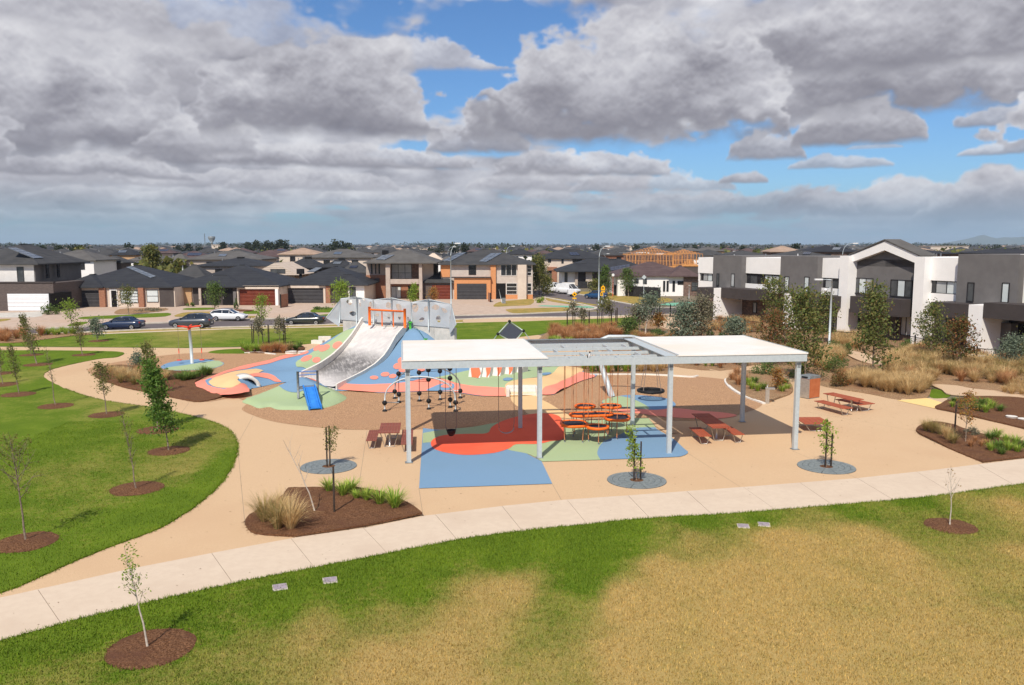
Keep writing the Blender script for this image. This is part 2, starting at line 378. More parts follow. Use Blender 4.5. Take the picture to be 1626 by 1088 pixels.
M['brick_tan'] = brick_mat('tan_brick', (.48, .28, .14), (.56, .34, .18), (.5, .36, .22))
M['render_white'] = mat('white_render', (.85, .825, .80), (.88, .855, .83), 1.2, .85, .05, 30)
M['render_cream'] = mat('cream_render', (.60, .50, .42), (.66, .56, .47), 1.2, .85, .05, 30)
M['render_beige'] = mat('beige_render', (.44, .36, .31), (.50, .42, .36), 1.2, .85, .05, 30)
M['render_grey'] = mat('grey_cladding', (.150, .141, .139), (.170, .160, .157), 1.0, .8, .04, 30)
M['render_dark'] = mat('charcoal_cladding', (.070, .058, .056), (.085, .072, .068), 1.0, .7, .04, 30)
M['fascia_dark'] = mat('dark_fascia', (.062, .052, .050), (.072, .060, .058), 1.0, .7)
M['weatherboard'] = rib_mat('weatherboard', (.52, .45, .40), (.57, .50, .45), .2, 2, .02, .7)
M['weatherboard_w'] = rib_mat('white_boards', (.66, .64, .62), (.71, .69, .67), .22, 0, .02, .7)
M['roof_char'] = rib_mat('charcoal_roof', (0.030, 0.031, 0.036), (0.038, 0.040, 0.045), .34, 2, .04, .6, .6)
M['roof_grey'] = rib_mat('grey_roof', (0.098, 0.092, 0.087), (0.121, 0.115, 0.109), .34, 2, .04, .65, .6)
M['roof_mid'] = rib_mat('dark_grey_roof', (0.051, 0.051, 0.053), (0.066, 0.065, 0.066), .34, 2, .04, .65, .6)
M['roof_brown'] = rib_mat('brown_roof', (0.084, 0.054, 0.053), (0.108, 0.072, 0.069), .34, 2, .04, .65, .6)
M['roof_black'] = rib_mat('black_roof', (0.019, 0.021, 0.027), (0.027, 0.028, 0.036), .34, 2, .04, .6, .6)
M['roof_tan'] = rib_mat('sand_roof', (.33, .235, .175), (.40, .285, .215), .34, 2, .04, .65, .6)
M['roof_cream'] = rib_mat('cream_roof', (.56, .46, .37), (.62, .51, .42), .34, 2, .04, .65, .6)
M['garage_dark'] = rib_mat('charcoal_door', (.050, .048, .052), (.060, .058, .062), .53, 2, .03, .5)
M['garage_red'] = rib_mat('timber_look_door', (.135, .03, .018), (.175, .042, .024), .53, 2, .03, .5)
M['garage_white'] = rib_mat('white_door', (.74, .74, .76), (.78, .78, .80), .53, 2, .03, .5)
M['window_frame'] = mat('dark_frame', (.03, .028, .03), rough=.5)
M['frame_white'] = mat('white_frame', (.72, .70, .68), rough=.5)
def glass_mat(name, c, c2, rough=.12):
    m = mat(name, c, c2, .8, rough, spec=.8); return m
M['glass'] = glass_mat('window_glass', (.045, .05, .055), (.09, .095, .10))
M['glass_dark'] = glass_mat('dark_glass', (.012, .013, .016), (.03, .03, .035))
M['glass_blind'] = mat('blind_behind_glass', (.34, .35, .35), (.42, .43, .43), .7, .25, spec=.7)
M['glass_white'] = mat('pale_blind_behind_glass', (.55, .60, .60), (.66, .70, .70), .7, .25, spec=.7)
M['solar'] = mat('solar_glass', (.10, .12, .15), (.16, .18, .21), 1.2, .18, spec=.9)
M['solar_dark'] = mat('solar_cells', (.02, .026, .05), (.035, .045, .075), 1.2, .25, spec=.8)
M['frame_pine'] = mat('pine_framing', (.60, .27, .085), (.74, .37, .14), 4, .8)
M['white_sat'] = mat('white_enamel', (.75, .75, .75), rough=.4)
M['door_black'] = mat('black_door', (.012, .011, .012), rough=.4)
M['fence_black'] = mat('black_fence', (.012, .012, .013), rough=.6)
M['fence_char'] = rib_mat('charcoal_fence', (.030, .029, .031), (.038, .036, .038), .2, 0, .03, .6)
M['yellow'] = mat('sign_yellow', (.85, .42, .01), rough=.5)
M['tactile'] = mat('yellow_tactile', (.80, .55, .22), (.86, .62, .27), 30, .8, obj_space=W)
M['greenpaint'] = mat('green_road_paint', (.16, .40, .27), (.20, .45, .31), 5, .85, obj_space=W)
M['tyre'] = mat('tyre', (.012, .012, .013), rough=.85)
M['rim'] = mat('alloy_rim', (.45, .45, .47), rough=.3, metal=.7)
M['lampglass'] = mat('headlamp', (.65, .68, .7), rough=.15, spec=.9)
M['taillamp'] = mat('tail_lamp', (.45, .02, .02), rough=.2, spec=.8)
def paint(name, c):
    m = mat(name, c, rough=.28, spec=.6); b = m.node_tree.nodes['Principled BSDF']; b.inputs['Coat Weight'].default_value = .6; b.inputs['Coat Roughness'].default_value = .06; return m
M['car_blue'] = paint('blue_car_paint', (.008, .022, .065)); M['car_blue2'] = paint('bright_blue_car_paint', (.010, .055, .14))
M['car_grey'] = paint('grey_car_paint', (.045, .052, .068)); M['car_white'] = paint('white_car_paint', (.74, .75, .77)); M['car_dark'] = paint('charcoal_car_paint', (.018, .023, .022))
# foliage
M['lf_maple'] = leafmat('maple_leaves', [(0.232, 0.145, 0.043), (0.145, 0.203, 0.036), (0.246, 0.290, 0.051), (0.290, 0.246, 0.072), (0.102, 0.145, 0.029)])
M['lf_green'] = leafmat('green_leaves', [(0.059, 0.131, 0.020), (0.110, 0.209, 0.035), (0.181, 0.278, 0.049), (0.080, 0.157, 0.026)])
M['lf_olive'] = leafmat('olive_leaves', [(0.100, 0.125, 0.037), (0.167, 0.192, 0.049), (0.250, 0.217, 0.067), (0.151, 0.167, 0.049)])
M['lf_euc'] = leafmat('eucalypt_leaves', [(0.073, 0.109, 0.033), (0.125, 0.173, 0.045), (0.208, 0.226, 0.064), (0.157, 0.173, 0.054), (0.312, 0.217, 0.081)])
M['lf_euc_red'] = leafmat('red_tipped_leaves', [(0.072, 0.102, 0.029), (0.131, 0.145, 0.043), (0.232, 0.102, 0.036), (0.290, 0.123, 0.051), (0.116, 0.131, 0.043)])
M['lf_grey'] = leafmat('grey_leaves', [(0.123, 0.166, 0.120), (0.197, 0.242, 0.172), (0.246, 0.287, 0.198), (0.148, 0.191, 0.125)])
M['lf_drab'] = leafmat('drab_leaves', [(0.174, 0.167, 0.102), (0.246, 0.217, 0.145), (0.290, 0.254, 0.174), (0.145, 0.160, 0.094)])
M['lf_autumn'] = leafmat('autumn_leaves', [(0.362, 0.131, 0.043), (0.478, 0.217, 0.051), (0.319, 0.232, 0.058), (0.246, 0.145, 0.058)])
M['lf_lime'] = leafmat('lime_leaves', [(0.152, 0.261, 0.029), (0.258, 0.377, 0.043), (0.335, 0.435, 0.072), (0.183, 0.232, 0.043)])
M['lf_shrub'] = leafmat('shrub_leaves', [(0.077, 0.131, 0.035), (0.124, 0.192, 0.049), (0.173, 0.227, 0.061)])
M['lf_far'] = leafmat('far_foliage', [(.022, .035, .016), (.035, .05, .022), (.055, .065, .03), (.03, .042, .02)])
M['gr_dry'] = leafmat('dry_grass_blades', [(0.493, 0.313, 0.136), (0.696, 0.470, 0.217), (0.800, 0.626, 0.326), (0.580, 0.391, 0.181), (0.348, 0.266, 0.128)], trans=.3)
M['gr_brown'] = leafmat('rust_grass_blades', [(0.377, 0.160, 0.065), (0.522, 0.246, 0.102), (0.638, 0.362, 0.174), (0.290, 0.160, 0.072)], trans=.3)
M['gr_mixed'] = leafmat('half_green_blades', [(0.145, 0.160, 0.043), (0.261, 0.246, 0.072), (0.464, 0.319, 0.131), (0.609, 0.420, 0.189), (0.131, 0.145, 0.043)], trans=.3)
M['gr_strap'] = leafmat('strappy_blades', [(0.124, 0.246, 0.029), (0.229, 0.377, 0.042), (0.373, 0.510, 0.066), (0.518, 0.528, 0.113), (0.146, 0.226, 0.038)], trans=.3)
M['gr_strap_d'] = leafmat('dark_strappy_blades', [(0.070, 0.136, 0.027), (0.120, 0.200, 0.036), (0.199, 0.290, 0.054), (0.099, 0.164, 0.033)], trans=.3)
def grass_mat(name='lawn', blade=False):
    m = bpy.data.materials.new(name); m.use_nodes = True; t = NT(m.node_tree); b = t.n['Principled BSDF']
    p = t.new('ShaderNodeNewGeometry').outputs['Position']; p = t.vm('MULTIPLY', p, (1, 1, 0))
    a = t.new('ShaderNodeAttribute', attribute_name='dry').outputs['Fac']
    n1 = t.noise(p, .55, 5, .6, .3); n2 = t.noise(p, 4.5, 4, .65); n3 = t.noise(p, 30, 3, .6)
    green = t.mix(t.ramp(n1, .35, .7), (.058, .122, .005), (.112, .190, .010))
    green = t.mix(t.ramp(n3, .35, .7), green, (.175, .235, .03)); n4 = t.noise(p, 75, 2, .6); green = t.mix(t.ramp(n4, .5, .8), green, (.04, .075, .006))
    dry = t.mix(t.ramp(n2, .35, .65), (.455, .315, .115), (.36, .265, .085))
    dry = t.mix(t.ramp(n3, .4, .7), dry, (.52, .375, .16)); dry = t.mix(t.ramp(n4, .48, .75), dry, (.26, .19, .06))
    k = t.m('ADD', a, t.m('ADD', t.m('MULTIPLY', t.m('SUBTRACT', n2, .5), .75), t.m('MULTIPLY', t.m('SUBTRACT', n1, .5), .5)))
    k = t.m('ADD', k, t.m('MULTIPLY', t.m('SUBTRACT', n3, .5), .35))
    c = t.mix(t.ramp(k, .15, .78, smooth=False), green, dry)
    if blade:
        ri = t.new('ShaderNodeNewGeometry').outputs['Random Per Island']; c = t.mix(1., c, t.mix(ri, (.68, .7, .7), (1.5, 1.4, 1.2)), 'MULTIPLY')
    t.put(b.inputs['Base Color'], c); b.inputs['Roughness'].default_value = .9; b.inputs['Specular IOR Level'].default_value = .05
    bn = t.new('ShaderNodeBump'); bn.inputs['Strength'].default_value = .7; bn.inputs['Distance'].default_value = .04
    t.put(bn.inputs['Height'], t.noise(p, 28, 4, .7)); t.l.new(bn.outputs[0], b.inputs['Normal']); return m
M['lawn'] = grass_mat(); M['blade'] = grass_mat('lawn_blades', True)
M['verge'] = mat('dry_verge_grass', (.38, .25, .07), (.22, .20, .04), 1.3, .95, .5, 20, c3=(.45, .29, .10), s3=.35, obj_space=W)
M['terrain'] = mat('suburb_ground', (.20, .16, .11), (.14, .13, .08), .05, .95, c3=(.26, .20, .14), s3=.012, obj_space=W)
# ================================================================== ground
def smooth_closed(pts, n=6, sharp=()):
    """Catmull-Rom round a closed outline; indices in `sharp` stay corners"""
    out = []; N = len(pts)
    for i in range(N):
        p0, p1, p2, p3 = pts[i - 1], pts[i], pts[(i + 1) % N], pts[(i + 2) % N]
        if i in sharp: p0 = p1
        if (i + 1) % N in sharp: p3 = p2
        for k in range(n):
            t = k / n; t2 = t * t; t3 = t2 * t
            out.append(tuple(.5 * ((2 * p1[j]) + (-p0[j] + p2[j]) * t + (2 * p0[j] - 5 * p1[j] + 4 * p2[j] - p3[j]) * t2 + (-p0[j] + 3 * p1[j] - 3 * p2[j] + p3[j]) * t3) for j in (0, 1)))
    return out
def smooth_open(pts, n=6):
    out = []; N = len(pts)
    for i in range(N - 1):
        p0 = pts[max(i - 1, 0)]; p1 = pts[i]; p2 = pts[i + 1]; p3 = pts[min(i + 2, N - 1)]
        for k in range(n):
            t = k / n; t2 = t * t; t3 = t2 * t
            out.append(tuple(.5 * ((2 * p1[j]) + (-p0[j] + p2[j]) * t + (2 * p0[j] - 5 * p1[j] + 4 * p2[j] - p3[j]) * t2 + (-p0[j] + 3 * p1[j] - 3 * p2[j] + p3[j]) * t3) for j in range(len(p1))))
    return out + [tuple(pts[-1])]
def inside(poly, X, Y):
    c = np.zeros(X.shape, bool); n = len(poly); j = n - 1
    for i in range(n):
        xi, yi = poly[i]; xj, yj = poly[j]
        if yi != yj:
            k = ((yi > Y) != (yj > Y)) & (X < (xj - xi) * (Y - yi) / (yj - yi) + xi); c ^= k
        j = i
    return c
def gpoly(px, z=0.0):  return [tuple(G(x, y, z).xy) for x, y in px]
def triangulate(poly, step=None, holes=()):
    pts = [Vector(p[:2]) for p in poly]; edges = [(i, (i + 1) % len(poly)) for i in range(len(poly))]
    for h in holes:
        b = len(pts); pts += [Vector(p[:2]) for p in h]; edges += [(b + i, b + (i + 1) % len(h)) for i in range(len(h))]
    if step:
        P = np.array([p[:2] for p in poly]); x0, y0 = P.min(0); x1, y1 = P.max(0)
        X, Y = np.meshgrid(np.arange(x0 + step / 2, x1, step), np.arange(y0 + step / 2, y1, step)); X = X.ravel() + RNG.uniform(-.1, .1, X.size) * step; Y = Y.ravel() + RNG.uniform(-.1, .1, Y.size) * step
        k = inside(poly, X, Y)
        for h in holes: k &= ~inside(h, X, Y)
        pts += [Vector((x, y)) for x, y in zip(X[k], Y[k])]
    vs, es, fs, *_ = delaunay_2d_cdt(pts, edges, [], 0, 1e-5)
    V = np.array([tuple(v) for v in vs]); F = np.array([f for f in fs if len(f) == 3], dtype=int)
    C = V[F].mean(1); k = inside(poly, C[:, 0], C[:, 1])
    for h in holes: k &= ~inside(h, C[:, 0], C[:, 1])
    F = F[k]
    a = V[F[:, 1]] - V[F[:, 0]]; b = V[F[:, 2]] - V[F[:, 0]]; fl = (a[:, 0] * b[:, 1] - a[:, 1] * b[:, 0]) < 0
    F[fl] = F[fl][:, ::-1]
    return V, F
def sheet(name, poly, z, material, kind='structure', parent=None, step=None, skirt=0., zf=None, attr=None, smooth=False, holes=()):
    V, F = triangulate(poly, step, holes)
    Z = np.full(len(V), float(z)) if zf is None else zf(V[:, 0], V[:, 1]) + z
    verts = np.column_stack([V, Z]); 
    if skirt:
        n = len(verts); P = np.array(poly); nb = len(P)
        zt = np.full(nb, float(z)) if zf is None else zf(P[:, 0], P[:, 1]) + z
        top = np.column_stack([P, zt]); bot = np.column_stack([P, zt - skirt]); verts = np.vstack([verts, top, bot])
        i = np.arange(nb); j = (i + 1) % nb
        area = np.sum(P[:, 0] * np.roll(P[:, 1], -1) - np.roll(P[:, 0], -1) * P[:, 1])
        q = (np.vstack([np.column_stack([n + i, n + nb + i, n + nb + j]), np.column_stack([n + i, n + nb + j, n + j])]))
        if area < 0: q = q[:, ::-1]
        else: pass
        F = np.vstack([F, q])
    at = {attr[0]: attr[1](verts[:, 0], verts[:, 1])} if attr else None
    me = fast_mesh(name, verts, F, material, smooth, at)
    o = link(name, me, parent)
    if kind: o['kind'] = kind
    return o
def to_px(X, Y, Z=0.):
    dz = Z - CAM_H; d = Y * math.cos(PITCH) - dz * math.sin(PITCH); u = Y * math.sin(PITCH) + dz * math.cos(PITCH)
    return CX + FPX * X / d, CY - FPX * u / d

sheet('ground', [(-9000, -60), (9000, -60), (9000, 16000), (-9000, 16000)], 0.0, M['terrain'])
# pale aggregate that runs under and round everything in the park
aggregate = [(-700, 556), (-300, 553), (0, 551), (300, 553), (420, 551), (484, 546), (540, 541), (740, 541), (800, 538), (855, 532), (900, 545), (1000, 560), (1062, 576), (1142, 588), (1200, 577), (1250, 590), (1326, 616), (1381, 626), (1430, 632), (1485, 640), (1572, 661), (1640, 676), (1900, 740), (1900, 690), (1626, 731), (1480, 749), (1361, 762), (1180, 776), (1016, 788), (890, 796), (799, 806), (672, 822), (471, 856), (336, 881), (209, 905), (100, 930), (0, 952), (-60, 966), (-700, 1110)]
sheet('plaza_paving', gpoly(aggregate), .004, M['tan'])
pale = [(1100, 690), (1110, 600), (1250, 600), (1330, 622), (1420, 640), (1462, 664), (1455, 684), (1475, 700), (1509, 716), (1540, 735), (1480, 745), (1361, 758), (1180, 771), (1090, 778)]
# concrete path with slabs
ctop = [(-330, 1027), (-60, 963), (0, 950), (100, 928), (209, 903.6), (336, 879), (471.5, 854), (581, 838.6), (672, 820), (799, 804), (900, 794), (1016, 786), (1180, 774), (1361, 760), (1480, 747), (1626, 729), (1900, 690)]
cbot = [(-330, 1100), (-60, 1036), (0, 1021), (100, 992), (229, 960.4), (371, 928.7), (500, 903), (624, 879), (727, 859), (830, 845), (933, 834), (1033, 824.7), (1180, 816), (1312, 805), (1480, 790), (1626, 770), (1950, 722)]
def interp(line, x):
    for (a, b), (c, d) in zip(line, line[1:]):
        if a <= x <= c: return b + (d - b) * (x - a) / (c - a)
    return line[-1][1] if x > line[-1][0] else line[0][1]
jt = [-200, -78, 60, 200, 336, 462, 577, 691, 797, 900, 997, 1090, 1180, 1270, 1361, 1455, 1553, 1655, 1760]
jb = [-170, -40, 98, 236, 371, 500, 616, 727, 830, 933, 1033, 1132, 1233, 1324, 1420, 1515, 1612, 1715, 1830]
path = bpy.data.objects.new('concrete_path', None); col.objects.link(path); path['kind'] = 'structure'
tp = [(x, y) for x, y in ctop if -200 < x < 1760]; bp = [(x, y) for x, y in cbot if -170 < x < 1830]
bed = sheet('path_bed', gpoly([(jt[0], interp(ctop, jt[0]))] + tp + [(jt[-1], interp(ctop, jt[-1])), (jb[-1], interp(cbot, jb[-1]))] + bp[::-1] + [(jb[0], interp(cbot, jb[0]))]), .006, M['joint'], kind=None, parent=path)
for i in range(len(jt) - 1):
    def edge(line, a, b): return [(a, interp(line, a))] + [(x, y) for x, y in line if a + 3 < x < b - 3] + [(b, interp(line, b))]
    e1 = gpoly(edge(ctop, jt[i], jt[i + 1])); e2 = gpoly(edge(cbot, jb[i], jb[i + 1]))
    poly = e1 + e2[::-1]; c = Vector((sum(p[0] for p in poly) / len(poly), sum(p[1] for p in poly) / len(poly)))
    # shrink 8 mm for the sawn joint
    poly = [tuple(Vector(p) + (c - Vector(p)).normalized() * .012) for p in poly]
    o = sheet('slab', poly, .0195 + .0012 * (i % 3), M['conc'], kind=None, parent=path, skirt=.012)
# ---- lawns
def idw(points):
    P = np.array([tuple(G(x, y).xy) + (v,) for x, y, v in points])
    def f(X, Y):
        d = (X[:, None] - P[None, :, 0]) ** 2 + ((Y[:, None] - P[None, :, 1]) * .55) ** 2 + .05
        w = 1 / d ** 1.7
        return (w * P[None, :, 2]).sum(1) / w.sum(1)
    return f
dry_front = idw([(1100, 860, .62), (1250, 865, .9), (1400, 865, .8), (1508, 828, .32), (1455, 850, .35), (1560, 850, .4), (1595, 800, .75), (1620, 880, .7), (1600, 900, .55), (1050, 905, .85), (1000, 960, .95), (1060, 850, .3),
    (920, 930, .1), (880, 960, .3), (820, 945, .75), (775, 955, .75), (740, 1000, .75), (700, 1050, .8), (600, 1050, .8), (500, 1010, .6), (400, 1045, .42), (330, 1070, .36), (100, 1080, .3), (50, 1030, .1), (450, 960, .05), (650, 940, .02), (800, 885, .0), (900, 870, .0),
    (860, 1010, .4), (880, 1060, .55), (1000, 1050, .85), (1200, 1000, .95), (1200, 930, .9), (1450, 1000, .75), (1600, 1060, .75), (950, 890, .05), (1000, 870, .1), (1010, 840, .0), (230, 1090, .32), (300, 960, .05), (550, 905, 0), (150, 1000, .05), (240, 1035, .1),
    (1100, 825, .05), (1200, 822, .12), (1350, 808, .15), (1450, 797, .15), (1560, 785, .25), (1620, 778, .3), (700, 880, 0), (850, 855, 0), (960, 838, 0), (560, 960, .15), (620, 985, .45), (350, 1000, .2)])
dry_left = idw([(100, 780, .22), (200, 830, .02), (300, 790, .02), (355, 740, .02), (320, 700, .35), (260, 760, .3), (150, 720, .18), (120, 690, .1), (50, 700, .05), (180, 650, .4), (150, 640, .3), (100, 660, .15), (60, 640, .2), (30, 680, .05), (60, 880, .05), (130, 850, .12), (20, 800, .1), (120, 600, 0), (60, 575, .05),
    (40, 600, .3), (20, 650, .12), (200, 700, .12), (290, 745, .45), (230, 690, .2), (110, 750, .3), (170, 790, .22), (0, 720, .0)])
lawn_left_px = [(-800, 556), (-300, 557), (0, 557), (74, 557), (157, 558), (188, 559.2), (197.5, 562), (184.5, 567.7), (156.8, 570.4), (110.7, 579.7), (77.5, 589), (70, 598.5), (83, 608), (110.7, 621), (147.6, 633), (190, 641), (240.7, 648), (287, 657.5), (333, 669.4), (360.6, 682), (373.5, 697), (377, 712), (371, 737), (355, 763), (330, 789), (285, 822), (239.5, 846), (195, 862), (120, 892), (59, 920), (0, 943), (-200, 1010), (-800, 1200)]
lawn_front_px = [(-330, 1104), (-60, 1038), (0, 1021), (100, 992), (229, 960.4), (371, 928.7), (500, 903), (624, 879), (727, 859), (830, 845), (933, 834), (1033, 824.7), (1180, 816), (1312, 805), (1480, 790), (1626, 770), (1850, 740), (2000, 1100), (1700, 1500), (-100, 1500)]
def ragged(poly, amp=.03, step=.16):
    out = []; n = len(poly)
    for i in range(n):
        a = Vector(poly[i]); b = Vector(poly[(i + 1) % n]); L = (b - a).length; m = max(1, int(L / step))
        if L > 30: m = 1
        nn = Vector((-(b - a).y, (b - a).x)).normalized()
        for k in range(m):
            p = a + (b - a) * k / m
            out.append(tuple(p + nn * (random.uniform(-amp, amp) + amp * 1.2 * mnoise.noise(Vector((p.x * 1.5, p.y * 1.5, 0))))))
    return out
LL = ragged(smooth_closed(gpoly(lawn_left_px), 4, sharp=(0, 1, 2, 30, 31, 32)))
LF = ragged(smooth_closed(gpoly(lawn_front_px), 4, sharp=(0, 16, 17, 18, 19)))
sheet('lawn', LL, .045, M['lawn'], step=.6, skirt=.045, attr=('dry', dry_left))
sheet('lawn', LF, .045, M['lawn'], step=.35, skirt=.04, attr=('dry', dry_front))
lawn_back_px = [(-600, 554), (-300, 551), (0, 550), (300, 552.5), (383, 550.5), (440, 550), (484, 547), (540, 541), (720, 540.6), (760, 540.5), (800, 538), (855, 532), (885, 524), (960, 521), (1012, 512), (1003, 504.5), (820, 511), (736, 513), (545, 519.6), (368, 523), (250, 527.5), (148, 531.6), (0, 536), (-300, 542), (-600, 546)]
dry_back = idw([(0, 545, .1), (200, 540, .18), (350, 535, .3), (450, 530, .25), (400, 545, .1), (300, 528, .5), (450, 524, .4), (780, 520, .2), (900, 515, .15), (850, 525, .05), (980, 508, .2), (740, 535, .1)])
sheet('lawn', smooth_closed(gpoly(lawn_back_px), 2, sharp=tuple(range(25))), .03, M['lawn'], step=1.2, skirt=.03, attr=('dry', dry_back))
for pl in ([(1478, 632), (1479, 619), (1494, 620.4), (1509, 628), (1500, 632.5)], [(331, 560.5), (345, 556.5), (383, 554.5), (395, 561), (360, 562)]):
    sheet('lawn', smooth_closed(gpoly(pl), 4), .03, M['lawn'], step=.5, skirt=.03, attr=('dry', lambda X, Y: X * 0))
# blades of grass along the near lawns
def blades(name, poly, dens, h, dryf, ylim, seed):
    rg = np.random.default_rng(seed); P = np.array(poly); x0, y0 = np.maximum(P.min(0), (-24, 0)); x1, y1 = np.minimum(P.max(0), (26, ylim))
    n = int((x1 - x0) * (y1 - y0) * dens); X = rg.uniform(x0, x1, n); Y = rg.uniform(y0, y1, n)
    px, py = to_px(X, Y); k = inside(poly, X, Y) & (px > -30) & (px < 1660) & (py < 1110)
    if len(MULCH_RINGS):
        for cx, cy, r in MULCH_RINGS: k &= (X - cx) ** 2 + (Y - cy) ** 2 > (r * .98) ** 2
    X = X[k]; Y = Y[k]; n = len(X)
    a = rg.uniform(0, 2 * np.pi, n); w = rg.uniform(.008, .017, n); hh = rg.uniform(.4, 1.35, n) * h; la = rg.uniform(0, 2 * np.pi, n); ll = rg.uniform(.1, .7, n) * hh
    z = .04
    A = np.column_stack([X - np.cos(a) * w, Y - np.sin(a) * w, np.full(n, z)]); B = np.column_stack([X + np.cos(a) * w, Y + np.sin(a) * w, np.full(n, z)])
    C = np.column_stack([X + np.cos(la) * ll, Y + np.sin(la) * ll, z + hh])
    V = np.stack([A, B, C], 1).reshape(-1, 3); F = np.arange(3 * n).reshape(-1, 3)
    d = np.repeat(dryf(X, Y), 3)
    o = link(name, fast_mesh(name, V, F, M['blade'], False, {'dry': d})); o['kind'] = 'stuff'
MULCH_RINGS = []
def ring(px, py, hw):
    c = G(px, py); r = hw / FPX * (c.y * math.cos(PITCH) + CAM_H * math.sin(PITCH)); MULCH_RINGS.append((c.x, c.y, r)); return c, r
# ---- mulch rings round the lawn trees (placed with the trees)
ring_specs = {'t1': (42, 863, 47), 't2': (218, 777.5, 40), 't3': (268, 717.5, 31.5), 't4': (250.5, 684, 31.5), 't5': (169, 660, 26), 't6': (88.5, 646, 26), 't7': (29.5, 627.5, 25), 't8': (2, 612, 24), 't9': (60, 580, 21),
              't10': (133, 564.5, 17), 't11': (157, 542, 15), 't12': (50, 564.5, 17), 't13': (0, 594, 20), 't15': (241, 1032, 67), 't16': (1509, 837.5, 39), 't17': (-60, 690, 30)}
ring_c = {k: ring(*v) for k, v in ring_specs.items()}
for i, (k, (c, r)) in enumerate(ring_c.items()):
    n = 40; rr = [r * (1 + .05 * mnoise.noise(Vector((math.cos(2 * math.pi * j / n) * 1.5 + i * 7, math.sin(2 * math.pi * j / n) * 1.5, i)))) for j in range(n)]
    mound = lambda X, Y, c=c, r=r: .06 * np.clip(1 - ((X - c.x) ** 2 + (Y - c.y) ** 2) / r ** 2, 0, 1) + .012 * np.sin(X * 31) * np.sin(Y * 27)
    sheet('mulch_ring', [(c.x + rr[j] * math.cos(2 * math.pi * j / n), c.y + rr[j] * math.sin(2 * math.pi * j / n)) for j in range(n)], .05, M['mulch'], step=.12 if r > .7 else .2, zf=mound, skirt=.02)
    tag(bpy.context.scene.collection.objects[-1], kind='structure')
blades('grass_blades', LF, 620, .065, dry_front, 33, 3)
blades('grass_blades', LL, 200, .06, dry_left, 44, 4)
def fringe(name, line, dens, h, seed, dv=0.0):
    """longer blades leaning over the edge of the path"""
    rg = np.random.default_rng(seed); L = [Vector(p) for p in line]; X = []; Y = []
    for a, b in zip(L, L[1:]):
        n = int((b - a).length * dens)
        if (b - a).length > 6: continue
        t = rg.uniform(0, 1, n); j = rg.normal(0, .05, (n, 2)); X += list(a.x + (b.x - a.x) * t + j[:, 0]); Y += list(a.y + (b.y - a.y) * t + j[:, 1])
    X = np.array(X); Y = np.array(Y); n = len(X); a = rg.uniform(0, 6.28, n); w = rg.uniform(.008, .014, n); hh = rg.uniform(.5, 1.2, n) * h; la = rg.uniform(0, 6.28, n); ll = rg.uniform(.2, 1.1, n) * hh
    A = np.column_stack([X - np.cos(a) * w, Y - np.sin(a) * w, np.full(n, .02)]); B = np.column_stack([X + np.cos(a) * w, Y + np.sin(a) * w, np.full(n, .02)]); C = np.column_stack([X + np.cos(la) * ll, Y + np.sin(la) * ll, .02 + hh])
    o = link(name, fast_mesh(name, np.stack([A, B, C], 1).reshape(-1, 3), np.arange(3 * n).reshape(-1, 3), M['blade'], False, {'dry': np.full(3 * n, dv)})); o['kind'] = 'stuff'
fringe('grass_edge', [p for p in LF if p[1] > 17.5 and p[1] > G(*lawn_front_px[8]).y * 0 and abs(p[0]) < 22], 160, .09, 5)
fringe('grass_edge', [p for p in LL if p[0] > -30 and p[1] < 62], 110, .09, 6)
# ---- road, footpath, verges
road_near = [(-500, 541), (0, 533), (150, 527.3), (264, 522.5), (400, 519), (550, 515), (700, 509), (800, 505), (947, 503.5), (1010, 501), (1100, 499), (1250, 497), (1800, 495)]
road_far = [(-500, 534), (0, 524.5), (100, 521.6), (250, 514), (445, 506.7), (600, 503.8), (732, 502), (820, 499.7), (896, 496.5), (950, 495), (1010, 491), (1047, 488.5), (1250, 488), (1800, 487)]
sheet('road', gpoly(road_near + road_far[::-1]), .004, M['asphalt'])
sheet('side_road', gpoly([(840, 460.5), (853, 462), (899, 465.6), (933, 470.5), (966, 477.5), (1000, 484), (1020, 488), (1055, 490), (1052, 493), (960, 497), (948, 492), (930, 485), (900, 479), (853, 470), (830, 466)]), .008, M['asphalt'])
sheet('road_verge', gpoly([(x, y - .2) for x, y in road_near] + [(1800, 502), (1250, 503), (1100, 505), (1003, 504.6), (820, 511.2), (736, 513.2), (545, 519.8), (368, 523.2), (250, 527.7), (148, 531.8), (0, 536.3), (-500, 546)]), .006, M['verge'])
sheet('footpath', gpoly([(-500, 545.6), (0, 536.5), (148, 532), (250, 527.9), (368, 523.4), (545, 520), (736, 513.4), (736, 511.6), (545, 518), (368, 521.5), (250, 525.8), (148, 529.8), (0, 534), (-500, 543)]), .012, M['conc'])
sheet('kerbside_apron', gpoly([(735, 513.5), (820, 511.3), (1003, 504.8), (1100, 503), (1100, 499), (1010, 501.2), (947, 503.7), (800, 505.2), (735, 507.4)]), .012, M['tan_pale'])
